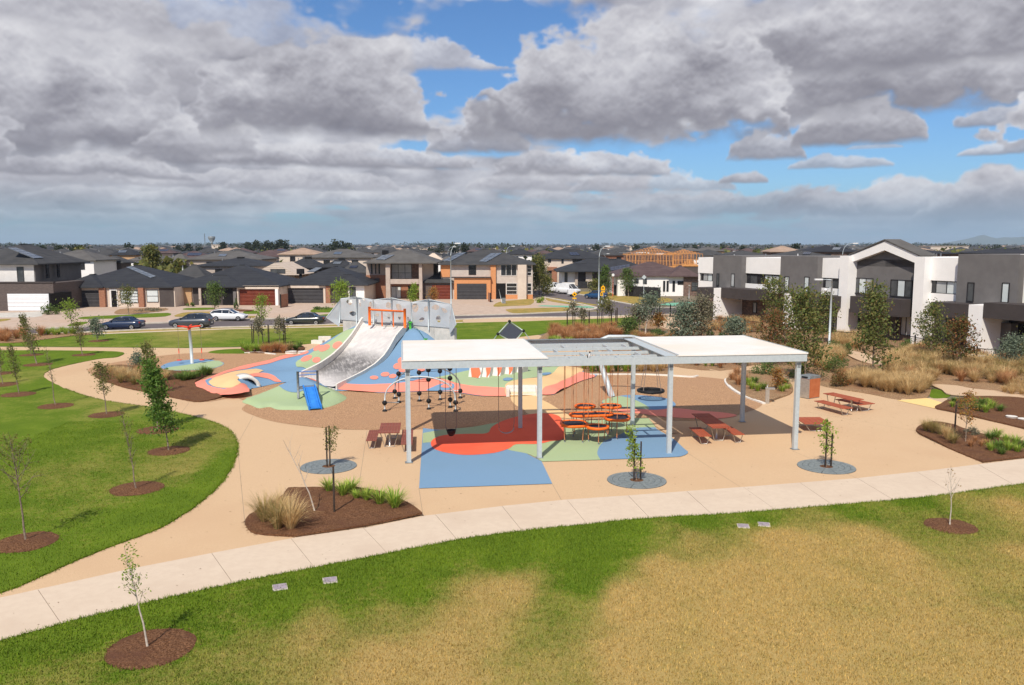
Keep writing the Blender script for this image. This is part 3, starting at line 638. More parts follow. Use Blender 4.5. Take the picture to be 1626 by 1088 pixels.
def kerb_line(name, px, h=.12, w=.16, m='kerb', zb=0., parent=None, closed=False):
    pts = smooth_open([tuple(G(x, y).xy) for x, y in px], 5); mb = MB(); P = [Vector(p) for p in pts]
    L = []; Rr = []
    for i, p in enumerate(P):
        t = (P[min(i + 1, len(P) - 1)] - P[max(i - 1, 0)]).normalized(); n = Vector((-t.y, t.x)) * w / 2; L.append(p + n); Rr.append(p - n)
    vs = []; fs = []
    for l, r in zip(L, Rr): vs += [(l.x, l.y, zb), (l.x, l.y, zb + h), (r.x, r.y, zb + h), (r.x, r.y, zb)]
    for i in range(len(L) - 1):
        b = 4 * i; c = b + 4
        fs += [(b, c, c + 1, b + 1), (b + 1, c + 1, c + 2, b + 2), (b + 2, c + 2, c + 3, b + 3)]
    fs += [(0, 1, 2, 3), (len(vs) - 1, len(vs) - 2, len(vs) - 3, len(vs) - 4)]
    o = mb.add(vs, fs).build(name, M[m], parent)
    if not parent: o['kind'] = 'structure'
    return o
kerb_line('road_kerb', [(x, y - .3) for x, y in road_far[:-3] if x < 900], .13, .45)
kerb_line('road_kerb', [(x, y + .3) for x, y in road_near if x < 1200], .13, .45)
kerb_line('road_kerb', [(853, 462), (899, 465.4), (933, 470.2), (966, 477.2), (1000, 483.6), (1020, 487.6), (1060, 489), (1250, 488)], .13, .5)
kerb_line('road_kerb', [(830, 466), (853, 470.4), (900, 479.4), (930, 485.4), (947, 490), (930, 494), (900, 496.2)], .13, .5)
# ---- front yards on the far side of the road
sheet('driveway', gpoly([(-500, 533), (0, 524), (100, 521.3), (250, 513.7), (445, 506.4), (600, 503.5), (732, 501.7), (820, 499.4), (896, 496.2), (946, 490), (930, 485), (900, 478.5), (853, 469.6), (830, 465), (760, 466), (560, 470), (300, 480), (-500, 490)]), .004, M['drive'])
sheet('driveway', gpoly([(-400, 505), (0, 497), (35, 496), (72, 494), (66, 502), (55, 504), (0, 504.5), (-400, 512)]), .008, M['conc_grey'])
for nm, pl, m_ in [('front_lawn', [(130, 507), (133, 503.2), (200, 500), (266, 497), (263, 502.7), (200, 505.5)], 'lawn'), ('front_lawn', [(-60, 512), (0, 507), (17.5, 507), (0, 511), (-60, 516)], 'verge'), ('verge_grass', [(108, 518), (109, 516), (120, 512), (140, 511.3), (134, 515), (125, 517)], 'lawn'),
                   ('front_lawn', [(292, 492), (296, 489.5), (334, 488.7), (340, 491), (320, 492.5)], 'lawn'), ('front_lawn', [(278, 503), (290, 497), (320, 495), (352, 496), (370, 502), (330, 503)], 'verge'), ('front_lawn', [(388, 498.5), (389, 494.5), (408, 494), (411, 498)], 'lawn'), ('verge_grass', [(393, 505), (394, 502.5), (405, 502), (404, 504.5)], 'verge'),
                   ('front_lawn', [(495, 496), (499, 490.5), (525, 488.5), (537, 491), (536, 495.6)], 'lawn'), ('verge_grass', [(511, 502), (514, 499.5), (560, 498.5), (566, 501)], 'lawn'),
                   ('front_lawn', [(784, 487), (792, 480), (815, 477), (846, 475), (843, 484), (812, 486)], 'verge'), ('verge_grass', [(806, 494.5), (812, 490.5), (898, 488.5), (905, 490), (895, 494.5), (826, 498)], 'verge'), ('verge_grass', [(868, 472.8), (885, 473.8), (930, 481.5), (948, 484), (940, 485.5), (900, 483), (870, 477.5)], 'verge'),
                   ('corner_lawn', [(900, 463.5), (960, 464), (1010, 468), (1062, 474), (1064, 479), (1025, 483), (1000, 482), (966, 475.5), (933, 469)], 'verge'), ('corner_lawn', [(1110, 474), (1150, 472), (1250, 474), (1250, 480), (1130, 480)], 'lawn'), ('garden_bed', [(186, 499), (184, 494), (200, 490), (262, 489.5), (262, 493.5), (230, 497)], 'mulch_dry'), ('garden_bed', [(340, 494), (360, 491.5), (400, 492), (396, 495)], 'mulch')]:
    at = ('dry', lambda X, Y: X * 0 + .15) if m_ == 'lawn' else None
    sheet(nm, smooth_closed(gpoly(pl), 3), .016, M[m_], attr=at)
sheet('green_crossing', gpoly([(853, 486.3), (860, 485), (930, 486.3), (947, 488), (946, 489.5), (900, 488.4)]), .024, M['greenpaint'])
sheet('green_crossing', gpoly([(1046, 484.5), (1060, 481.5), (1100, 480.2), (1140, 480.5), (1135, 484), (1080, 487)]), .024, M['greenpaint'])
# ---- softfall, beds
sheet('softfall_bark', smooth_closed(gpoly([(139, 588), (174, 577.5), (248, 566), (331, 559.5), (388, 561.5), (430, 563), (480, 562), (560, 570), (700, 580), (800, 600), (812, 622), (810, 629), (814, 640), (829, 650), (838, 657), (800, 671), (757, 677), (702, 681), (583, 683), (516, 680), (441, 671), (402.5, 660), (384, 650), (392, 640), (370, 632), (318, 638.6), (240, 625), (170, 605)]), 4), .016, M['bark'], step=.5, zf=lambda X, Y: .006 * np.sin(X * 3.1) * np.cos(Y * 2.3))
sheet('softfall_bark', smooth_closed(gpoly([(861, 636), (880, 624), (900, 613), (930, 598), (946, 596.6), (1012, 596), (1097, 600), (1108, 598.5), (1148, 602.5), (1153, 609), (1161, 618), (1180, 629), (1212, 641), (1200, 650), (1160, 662), (1120, 668), (1060, 668), (990, 668), (930, 666), (892, 655)]), 4, sharp=(12,)), .016, M['bark'], step=.5, zf=lambda X, Y: .006 * np.sin(X * 3.1) * np.cos(Y * 2.3))
kerb_line('pit_kerb', [(938, 596.5), (946, 595.6), (1012, 595.4), (1060, 597), (1097, 599.4), (1108, 597.8)], .1, .15, 'conc_white')
kerb_line('pit_kerb', [(1154, 603), (1152.5, 607), (1160, 617), (1180, 629.5), (1197, 636), (1213, 642)], .1, .22, 'conc_white')
kerb_line('pit_kerb', [(388, 561.3), (410, 560.5), (430, 562.5), (438, 563.5)], .1, .12, 'conc_white')
mz = lambda X, Y: .04 * np.sin(X * 1.3) * np.cos(Y * 1.1) + .016 * np.sin(X * 9 + Y * 7) + .095
beds = [('mulch_bed', [(150, 594), (172, 582), (207, 582), (259, 588), (300, 592), (336, 593), (320, 602), (309, 611), (330, 622), (356, 630), (318, 639), (283, 634), (240, 625), (204, 618), (174, 609), (156, 602)], 'mulch', ()),
        ('mulch_bed', [(458, 775.7), (512, 776), (569, 778.7), (610, 786), (642, 798), (670.5, 819.5), (581, 837), (471.5, 853.5), (406.5, 848.7), (390, 834.5), (396, 822), (431, 802), (447, 790)], 'mulch', (0, 5, 7)),
        ('mulch_bed', [(1454.7, 683), (1462.5, 677), (1487.5, 672), (1512.5, 677), (1536, 684.7), (1566, 692), (1626, 704), (1700, 720), (1626, 728.3), (1561, 735.5), (1509, 714), (1470, 695.6), (1458, 689)], 'mulch', (7, 9)),
        ('mulch_bed', [(1485, 649), (1515, 656), (1572, 669), (1626, 682), (1750, 715), (1800, 700), (1780, 645), (1626, 630), (1600, 632), (1540, 632), (1510, 636), (1494, 642)], 'mulch', ()),
        ('planting_bed', [(1153, 604), (1168, 592), (1190, 589), (1215, 592), (1240, 600), (1255, 610), (1258, 624), (1235, 634), (1212, 640.5), (1178, 628), (1159, 615)], 'mulch_dry', ()),
        ('planting_bed', [(912, 592), (925, 594), (946, 594.6), (1012, 594.4), (1060, 596), (1062, 588), (1052, 575), (1010, 566), (930, 568), (900, 575)], 'mulch_dry', ()),
        ('planting_bed', [(384, 553), (420, 550.5), (470, 549), (484, 554), (470, 560), (425, 561.5), (393, 560.5)], 'mulch', ()),
        ('planting_bed', [(-500, 553), (-300, 548), (0, 545.6), (60, 541), (118, 534), (148, 531.8), (120, 529), (0, 531), (-500, 540)], 'mulch_dry', ())]
for nm, pl, m_, sh in beds:
    sheet(nm, smooth_closed(gpoly(pl), 4, sh), .0, M[m_], step=.35, zf=mz, skirt=.08)
sheet('meadow_bed', smooth_closed(gpoly([(858, 545), (866, 531), (885, 522), (925, 519.5), (975, 521.5), (1012, 515), (1040, 508), (1110, 506), (1200, 508), (1500, 508), (2200, 540), (2400, 640), (1900, 640), (1780, 634), (1640, 628), (1578, 622), (1520, 614.5), (1479, 613), (1479, 618), (1470, 633), (1427.5, 635.3), (1381, 626.3), (1326, 617.6), (1300, 612), (1270, 606), (1240, 592), (1205, 579), (1142, 589.5), (1064, 581), (1050, 568), (940, 556)]), 3), .0, M['mulch_dry'], step=1.5, zf=lambda X, Y: .05 + .05 * np.sin(X * .7) * np.cos(Y * .5), skirt=.1)
# walks through the meadow
sheet('garden_path', smooth_closed(gpoly([(1480, 613), (1520, 615), (1580, 623), (1900, 642), (1900, 652), (1620, 633), (1578, 631.5), (1510, 629), (1495, 621)]), 4), .12, M['tan_pale'], skirt=.06)
sheet('garden_path', smooth_closed(gpoly([(1338, 558), (1362, 561), (1400, 571), (1440, 576), (1436, 580), (1400, 582), (1372, 577), (1350, 568)]), 4), .13, M['tan_pale'], skirt=.06)
sheet('garden_path', smooth_closed(gpoly([(1040, 503), (1075, 500), (1110, 504), (1090, 511), (1060, 518), (1092, 524), (1080, 530), (1048, 520), (1036, 511)]), 4), .13, M['tan_pale'], skirt=.06)
sheet('tactile_paving', gpoly([(1424, 636.3), (1472, 632.6), (1500, 641), (1485, 649.2)]), .022, M['tactile'])
sheet('threshold_paving', gpoly([(1472, 633), (1479, 631.5), (1505, 633), (1500, 641)]), .018, M['tan_pale'])
# ---- rubber under the shelter
RZ = .026
sheet('rubber_surface', gpoly([(665.5, 776.4), (877, 769), (860, 733.4), (834, 720), (820, 706), (760, 690), (671.6, 680.6)]), RZ, M['r_blue'])
sheet('rubber_surface', smooth_closed(gpoly([(806, 714.5), (834, 720.5), (848, 726), (861, 733.8), (953.5, 731), (1000, 716), (1040, 690), (1041, 679.6), (1030, 665), (1000, 664.5), (950, 668), (905, 672), (880, 690), (850, 700), (815, 707)]), 4, (3, 4, 8)), RZ + .001, M['r_green'])
sheet('rubber_surface', smooth_closed(gpoly([(953.5, 731), (948.4, 719), (957.6, 703), (980, 693), (1008, 680.8), (1041, 679.6), (1046, 684), (1068, 697), (1086, 713), (1092.5, 719.5), (1083, 725), (1063, 727)]), 4, (0, 5)), RZ + .005, M['r_blue'])
sheet('rubber_surface', smooth_closed(gpoly([(671.6, 688.5), (702, 683.6), (750, 679), (800, 672), (790, 700), (690, 703), (671.4, 704.6)]), 3, (0, 6)), RZ + .005, M['r_green'])
sheet('rubber_surface', smooth_closed(gpoly([(684, 705), (690, 697), (706, 692), (740, 690), (773, 689), (781, 679), (799.5, 669), (830, 660.5), (864.5, 657), (888, 662), (894, 677), (895, 697.5), (875, 701.5), (854, 706), (820, 706.5), (807.6, 713.5), (783, 720.5), (742.7, 723.6), (712, 720.5), (690, 714)]), 4), RZ + .010, M['r_red'])
sheet('rubber_surface', smooth_closed(gpoly([(972, 650), (1000, 651), (1071, 649), (1110, 653), (1150, 656), (1170, 661), (1130, 666), (1060, 663), (1016, 657.5), (988, 655)]), 4), RZ + .004, M['r_pink'])
disc = [(955, 638), (979, 630.3), (1007, 628), (1053, 632.3), (1071, 640), (1069.5, 647), (1044, 651.5), (1016, 650), (970, 645)]
sheet('rubber_surface', smooth_closed(gpoly(disc), 5), RZ + .009, M['r_blue'])
sheet('rubber_surface', smooth_closed(gpoly([(956, 637.6), (979, 630.6), (991, 631), (1008.7, 636), (1027, 645.5), (1030, 650.5), (1016, 649.6), (970, 644.6)]), 4), RZ + .014, M['r_green'])
sheet('rubber_surface', smooth_closed(gpoly([(255.5, 582.7), (266.5, 577), (287, 573), (324, 571), (351, 575), (355, 579), (342, 584.6), (314.5, 588), (274, 589), (260, 586.5)]), 5), RZ, M['r_blue'])
sheet('rubber_surface', smooth_closed(gpoly([(262, 586.5), (270, 583.5), (296, 580), (342, 573.2), (352, 576), (354, 579), (342, 584.2), (314.5, 587.6), (274, 588.6)]), 4), RZ + .005, M['r_green'])

def strip_line(name, a, b, w, m, z):
    A = G(*a).xy; B = G(*b).xy; d = (B - A).normalized(); n = Vector((-d.y, d.x)) * w / 2
    return sheet(name, [tuple(A + n), tuple(A - n), tuple(B - n), tuple(B + n)], z, M[m])
for a, b in [((665.4, 776.6), (671.8, 820)), ((877.2, 769.3), (892, 795)), ((1092.7, 720), (1176, 774)), ((1258, 716), (1362, 760)), ((377.5, 712), (389, 833)), ((402, 661), (377.3, 705)), ((583, 683.5), (569, 778)), ((1212, 642), (1456, 685)), ((300, 640), (287, 657))]:
    strip_line('saw_cut', a, b, .014, 'joint', .0058)
# litter: leaves blown over the paving, chips kicked out of the beds
def litter(name, polys, n, m, size, seed, z=.012, edge=None):
    rg = np.random.default_rng(seed); P = []
    if edge is None:
        for poly in polys:
            A = np.array(poly); x0, y0 = A.min(0); x1, y1 = A.max(0); X = rg.uniform(x0, x1, n); Y = rg.uniform(y0, y1, n); k = inside(poly, X, Y); P.append(np.column_stack([X[k], Y[k]]))
    else:
        for (cx, cy, r) in edge:
            a = rg.uniform(0, 6.283, n); rr = r + np.abs(rg.normal(0, .10, n)) - .04; P.append(np.column_stack([cx + rr * np.cos(a), cy + rr * np.sin(a)]))
    P = np.vstack(P); n = len(P); a = rg.uniform(0, 6.283, n); s = size * rg.uniform(.5, 1.4, n); c, sn = np.cos(a) * s, np.sin(a) * s; zz = z + rg.uniform(0, .012, n); t = rg.uniform(-.4, .4, n) * s
    V = np.stack([np.column_stack([P[:, 0] - c, P[:, 1] - sn, zz]), np.column_stack([P[:, 0] + sn * .45, P[:, 1] - c * .45, zz + np.abs(t)]), np.column_stack([P[:, 0] + c, P[:, 1] + sn, zz]), np.column_stack([P[:, 0] - sn * .45, P[:, 1] + c * .45, zz + np.abs(t) * .5])], 1).reshape(-1, 3)
    o = link(name, fast_mesh(name, V, np.arange(4 * n).reshape(-1, 4), m)); o['kind'] = 'stuff'
litter('leaf_litter', [gpoly([(380, 700), (600, 690), (1090, 730), (1260, 720), (1450, 690), (1540, 735), (1180, 771), (900, 790), (690, 815), (560, 775), (460, 773), (380, 840), (200, 900), (380, 760)]), gpoly([(80, 600), (120, 580), (240, 628), (400, 655), (380, 690), (250, 645)]), gpoly([(1215, 645), (1290, 610), (1430, 640), (1460, 680), (1300, 700)])], 420, leafmat('fallen_leaves', [(.16, .07, .03), (.24, .13, .05), (.10, .05, .025), (.28, .20, .09)]), .03, 21)
litter('leaf_litter', [gpoly([(0, 950), (470, 856), (900, 796), (1360, 762), (1620, 730), (1620, 768), (1300, 803), (800, 848), (370, 927), (0, 1018)])], 260, bpy.data.materials['fallen_leaves'], .026, 22, z=.026)
litter('mulch_chips', None, 110, M['mulch'], .028, 23, z=.055, edge=MULCH_RINGS)
_beds = [b_ for b_ in beds if b_[2] == 'mulch'][:4]; _e = []
for nm, pl, m_, sh in _beds:
    q = smooth_closed(gpoly(pl), 4, sh)
    for i in range(0, len(q)): _e.append((q[i][0], q[i][1], .02))
litter('mulch_chips', None, 9, M['mulch'], .028, 24, z=.012, edge=_e)
# ================================================================== play mound (height field through surveyed spots)
ctrl = []
def cp(px, py, z): g = G(px, py, z); ctrl.append((g.x, g.y, z))
for p in [(643, 519, 3.1), (626, 543, 2.05), (610, 570, 1.14), (585, 588, .72), (560, 600, .42), (533, 614, .12), (577, 515, 3.1), (562, 535, 2.15), (544, 560, 1.26), (527, 577, .8), (510, 590, .5), (478, 605, .15),
          (548, 526, 2.35), (527, 541, 1.3), (517, 546, .9), (500, 556, .25), (483, 563, .05), (472, 583, .1), (500, 580, .65), (510, 565, .9),
          (662, 526, 2.9), (700, 545, 1.9), (640, 585, .95), (600, 611, .38), (600, 624, 0), (540, 620, .02), (660, 610, .35), (660, 622, 0), (700, 600, .5), (733, 612, .3), (733, 625, 0), (766, 630, 0), (784, 616, .35), (803, 630, 0), (803, 612, .42),
          (840, 603, .5), (862, 628, 0), (863, 616, .35), (890, 607, .33), (881, 627, 0), (902, 616, 0), (946, 599, 0), (924, 592, .05), (890, 585, .4), (760, 600, .45), (700, 570, 1.3), (740, 575, 1.0), (800, 585, .7),
          (430, 574, 0), (445, 590, .12), (400, 592, .5), (355, 606, .45), (377, 603, .75), (366, 597, .55), (331, 608, .3), (316, 610, .03), (333, 601, .03), (370, 588, .05), (349, 628, .02), (366, 622, .35), (390, 602, .6), (398, 600, .45), (407, 612, .02), (419, 600, .2), (447, 607, .02), (396, 619, .0), (340, 617, .2), (385, 590, .35), (388, 598, .62)]:
    cp(*p)
for (a, b) in [((577, 514.5, 3.12), (645, 519.5, 3.12)), ((567, 528.5, 2.5), (627, 538, 2.45)), ((544.5, 559, 1.28), (608, 570.5, 1.2)), ((512, 587, .58), (576, 593.5, .62)), ((478, 603.5, .2), (533, 616, .18))]:
    A_, B_ = G(*a), G(*b)
    for f in (.25, .5, .75):
        m_ = A_.lerp(B_, f); ctrl.append((m_.x, m_.y, max(m_.z - .42, 0)))
ctrl += [(-2.2, 64.5, .5), (-.5, 62, .35), (0, 67, 0), (2.0, 63, .1), (4, 60, 0), (-4.4, 64, .9), (-6, 66.5, 1.2), (-10, 69.5, 2.4), (-14, 71.5, 1.8), (-9, 72, 1.0), (-3, 69, .1), (-18.5, 72, .1), (-17, 75, 0), (-14, 75, 0), (-8, 76, 0), (-6, 62.3, 2.0), (-8.6, 66.1, 3.1), (-11.6, 68.0, 3.1)]
C = np.array(ctrl); nC = len(C)
def _U(r2): return np.where(r2 > 1e-9, r2 * np.log(r2 + 1e-12), 0)
_K = _U(((C[:, None, :2] - C[None, :, :2]) ** 2).sum(-1)) + np.eye(nC) * .35; _P = np.column_stack([np.ones(nC), C[:, :2]])
_A = np.zeros((nC + 3, nC + 3)); _A[:nC, :nC] = _K; _A[:nC, nC:] = _P; _A[nC:, :nC] = _P.T
_w = np.linalg.solve(_A, np.concatenate([C[:, 2], np.zeros(3)]))
def hmound(X, Y):
    X = np.asarray(X, float); Y = np.asarray(Y, float)
    r2 = (X[:, None] - C[None, :, 0]) ** 2 + (Y[:, None] - C[None, :, 1]) ** 2
    return np.maximum(_U(r2) @ _w[:nC] + _w[nC] + _w[nC + 1] * X + _w[nC + 2] * Y, 0.0)
def hm(x, y): return float(hmound([x], [y])[0])
def drape(px):
    """ground plan of points seen on the mound"""
    out = []
    for x, y in px:
        lo, hi = 0., 3.5; z = 0.
        zs = np.linspace(3.6, 0, 73); r = ray(x, y); T = (zs - CAM_H) / r.z; hh = hmound(r.x * T, r.y * T)
        k = np.argmax(zs <= hh + .01) if (zs <= hh + .01).any() else len(zs) - 1
        if k > 0:
            a = zs[k - 1] - hh[k - 1]; b = zs[k] - hh[k]; f = a / (a - b) if a != b else 1; z = zs[k - 1] + (zs[k] - zs[k - 1]) * f
        else: z = zs[k]
        g = G(x, y, max(z, 0)); out.append((g.x, g.y))
    return out
WA, WB = Vector((-14.2, 69.5)), Vector((-4.3, 62.5)); WD = (WB - WA).normalized(); WN = Vector((WD.y, -WD.x))   # WN faces the slide side
if WN.y > 0: WN = -WN
mound_outline = gpoly([(483, 561), (430, 573.5), (380, 583.5), (333, 601), (309, 608.6), (314, 618), (349, 629), (366, 628), (396, 623.5), (399, 618.5), (408, 616.5), (448, 608.5), (472, 610), (500, 617), (530, 621), (570, 622.5), (600, 624.5), (618, 624.5), (660, 623), (700, 622), (733, 625.5), (766, 630), (806, 630), (832, 629.5), (862, 628), (881, 627), (902, 616), (924, 606), (946, 599)])
mound_outline += [(6.5, 62), (3, 65), (-1, 66.5), (-4.0, 63.4)] + [tuple((WB - WN * .25)), tuple(WA - WN * .25)] + [(-16.8, 73.5), (-18, 75.6)]
mo = smooth_closed(mound_outline, 3, sharp=tuple(range(29, 37)))
mound = bpy.data.objects.new('play_mound', None); col.objects.link(mound); mound['kind'] = 'structure'
def patch(px, m_, lift, name='rubber_patch', n=3, sharp=(), step=.35, dense=True, world=None):
    pl = world or smooth_closed(drape(px), n, sharp)
    if dense:
        q = []
        for a, b in zip(pl, pl[1:] + pl[:1]):
            L = math.dist(a, b); k = max(1, int(L / .35)); q += [(a[0] + (b[0] - a[0]) * i / k, a[1] + (b[1] - a[1]) * i / k) for i in range(k)]
        pl = q
    return sheet(name, pl, .04 + lift, M[m_], kind=None, parent=mound, step=step, zf=hmound, smooth=True)
patch(None, 'r_blue', 0, 'mound_surface', world=mo)
patch([(469.5, 577), (483, 568.5), (493, 562.5), (501, 557), (510, 551.5), (519, 546), (534, 536), (547, 527), (560, 523), (572, 519), (567, 530), (560, 540), (553, 549), (545, 560), (536, 571), (528, 579), (518, 586), (507, 590.5), (490.7, 589.5), (476, 584)], 'r_green', .025)
for cx, cy, a, b, sl in [(536, 549.5, 8, 5.5, -.35), (515, 554, 9, 5, -.55), (505, 553.5, 8, 4, -.6), (486.5, 570.5, 9, 4.5, -.5), (502.5, 573, 6.5, 4.5, -.2), (510.5, 583, 8, 4.2, -.15), (531, 548, 0, 0, 0)][:6]:
    patch([(cx + a * math.cos(t) , cy + b * math.sin(t) + sl * a * math.cos(t) * .6) for t in [2 * math.pi * k / 10 for k in range(10)]], 'r_pink', .04, 'rubber_spot', step=None)
for cx, cy, a, b, sl in [(632, 582.5, 7.5, 5, -.3), (637.5, 573.5, 6, 5, -.3), (640, 588.5, 7, 3.8, -.2), (611.5, 595.8, 7, 3.6, -.15), (623.5, 598.7, 6, 3.4, -.2), (594, 601, 6.8, 3, 0), (659, 583.5, 6, 3, 0), (669, 588.5, 6, 3, 0), (650, 578, 5, 3, 0)]:
    patch([(cx + a * math.cos(t), cy + b * math.sin(t) + sl * a * math.cos(t) * .5) for t in [2 * math.pi * k / 10 for k in range(10)]], 'r_pink', .025, 'rubber_spot', step=None)
patch([(538, 609.5), (550, 610.5), (564.5, 611.5), (585, 612), (609, 611), (644, 608.5), (665, 604), (684, 600.8), (703, 603), (716, 607), (729, 610.7), (755, 614.5), (784.5, 616.4), (803, 618), (806, 630), (766, 629.8), (733, 625.3), (700, 621.8), (660, 622.8), (618, 624.3), (600, 624.3), (570, 622.3), (545, 620.5), (533, 618)], 'r_pink', .025)
patch([(677, 622), (688, 616), (699.6, 611.5), (712, 610.5), (721, 612), (719, 620), (700, 622)], 'r_blue', .04)
patch([(700, 616), (706, 612), (716, 612), (717, 616), (708, 618)], 'r_pink', .055, step=None)
patch([(662, 608), (690, 601), (712, 596.5), (740, 590), (766, 583.5), (790, 575), (820, 568), (850, 566), (885, 570), (893, 580), (889, 588), (875, 595), (861, 599), (839, 602), (817, 605.5), (804, 611), (802, 618), (784, 616.5), (755, 614.6), (729, 610.7), (712, 605.5), (690, 602.5)], 'r_green', .022)
patch([(802, 618.5), (804, 611), (817, 605.5), (839, 602.3), (861, 599.7), (878, 593.5), (892, 583.5), (898, 572), (912, 572), (922, 583), (925, 591.5), (908, 599), (890.6, 607), (876, 613), (863, 618), (862, 628), (832, 629.3), (806, 629.6)], 'r_tan', .03)
patch([(924, 592), (946, 598.5), (924, 606), (902, 616), (881, 627), (862, 628), (863, 618), (876, 613), (890.6, 607), (908, 599.5)], 'r_pink', .035)
patch([(799, 603.5), (806, 601.5), (815, 603), (808, 606.5), (800, 606)], 'r_blue', .05, step=None)
patch([(858, 595.5), (866, 593.5), (876, 594), (866, 597.5)], 'r_blue', .05, step=None)
patch([(858, 580), (872, 578.5), (888, 582), (872, 584), (860, 583.5)], 'r_pink', .05, step=None)
# outer coral band and the ring hump on the left
patch([(489, 558.5), (460, 563), (430, 572), (405, 577.5), (380, 583.2), (355, 591), (333, 600.5), (309.5, 608.6), (314, 618), (331, 624), (349, 628.8), (366, 628), (396, 623.5), (392, 613), (383, 609.5), (371, 615), (355, 619), (338, 616), (330, 608), (340, 601), (352, 596), (380, 588.5), (405, 583), (430, 577.5), (450, 571), (470, 566.5), (486, 563)], 'r_pink', .022, n=2)
patch([(331, 608), (339, 601.5), (351, 597), (379, 590), (407, 586.8), (419, 590), (411, 593.6), (399, 595), (385, 598.5), (377, 604.5), (383, 610), (371, 616), (360.6, 617.5), (345, 616.5)], 'r_tan', .03, n=3)
patch([(326, 606), (333, 602.5), (337, 603), (331, 608.5), (336, 613), (329, 612)], 'r_blue', .036, step=None)
patch([(385, 598.6), (398.5, 595.3), (419, 593.5), (434, 597.5), (441, 603), (447, 608), (437, 607.5), (425, 602.5), (408, 599.5), (396, 600.5)], 'r_pink', .035)
# ---- tunnel mouth, white concrete
t = thing('play_tunnel', 'white concrete tunnel mouth set in the end of the coral ring mound', 'tunnel', (G(389, 615).x, G(389, 615).y, 0), R(28))
mb = MB(); n = 14; ro, ri = .95, .72
for k in range(n):
    a0 = math.pi * k / n; a1 = math.pi * (k + 1) / n
    P = lambda r, a, y: (r * math.cos(a), y, r * .88 * math.sin(a))
    mb.add([P(ro, a0, -.5), P(ro, a1, -.5), P(ri, a1, -.5), P(ri, a0, -.5), P(ro, a0, .9), P(ro, a1, .9), P(ri, a1, .9), P(ri, a0, .9)], [(0, 3, 2, 1), (4, 5, 6, 7), (0, 1, 5, 4), (3, 7, 6, 2)], True)
mb.box(-ro, -ri, -.5, .9, 0, .02); mb.box(ri, ro, -.5, .9, 0, .02); mb.build('portal', M['conc_white'], t)
mb = MB(); mb.vprism([(ri * math.cos(math.pi * k / 12) * .98, ri * .86 * math.sin(math.pi * k / 12)) for k in range(13)], .75, .8); mb.build('tunnel_wall', M['conc_grey'], t)
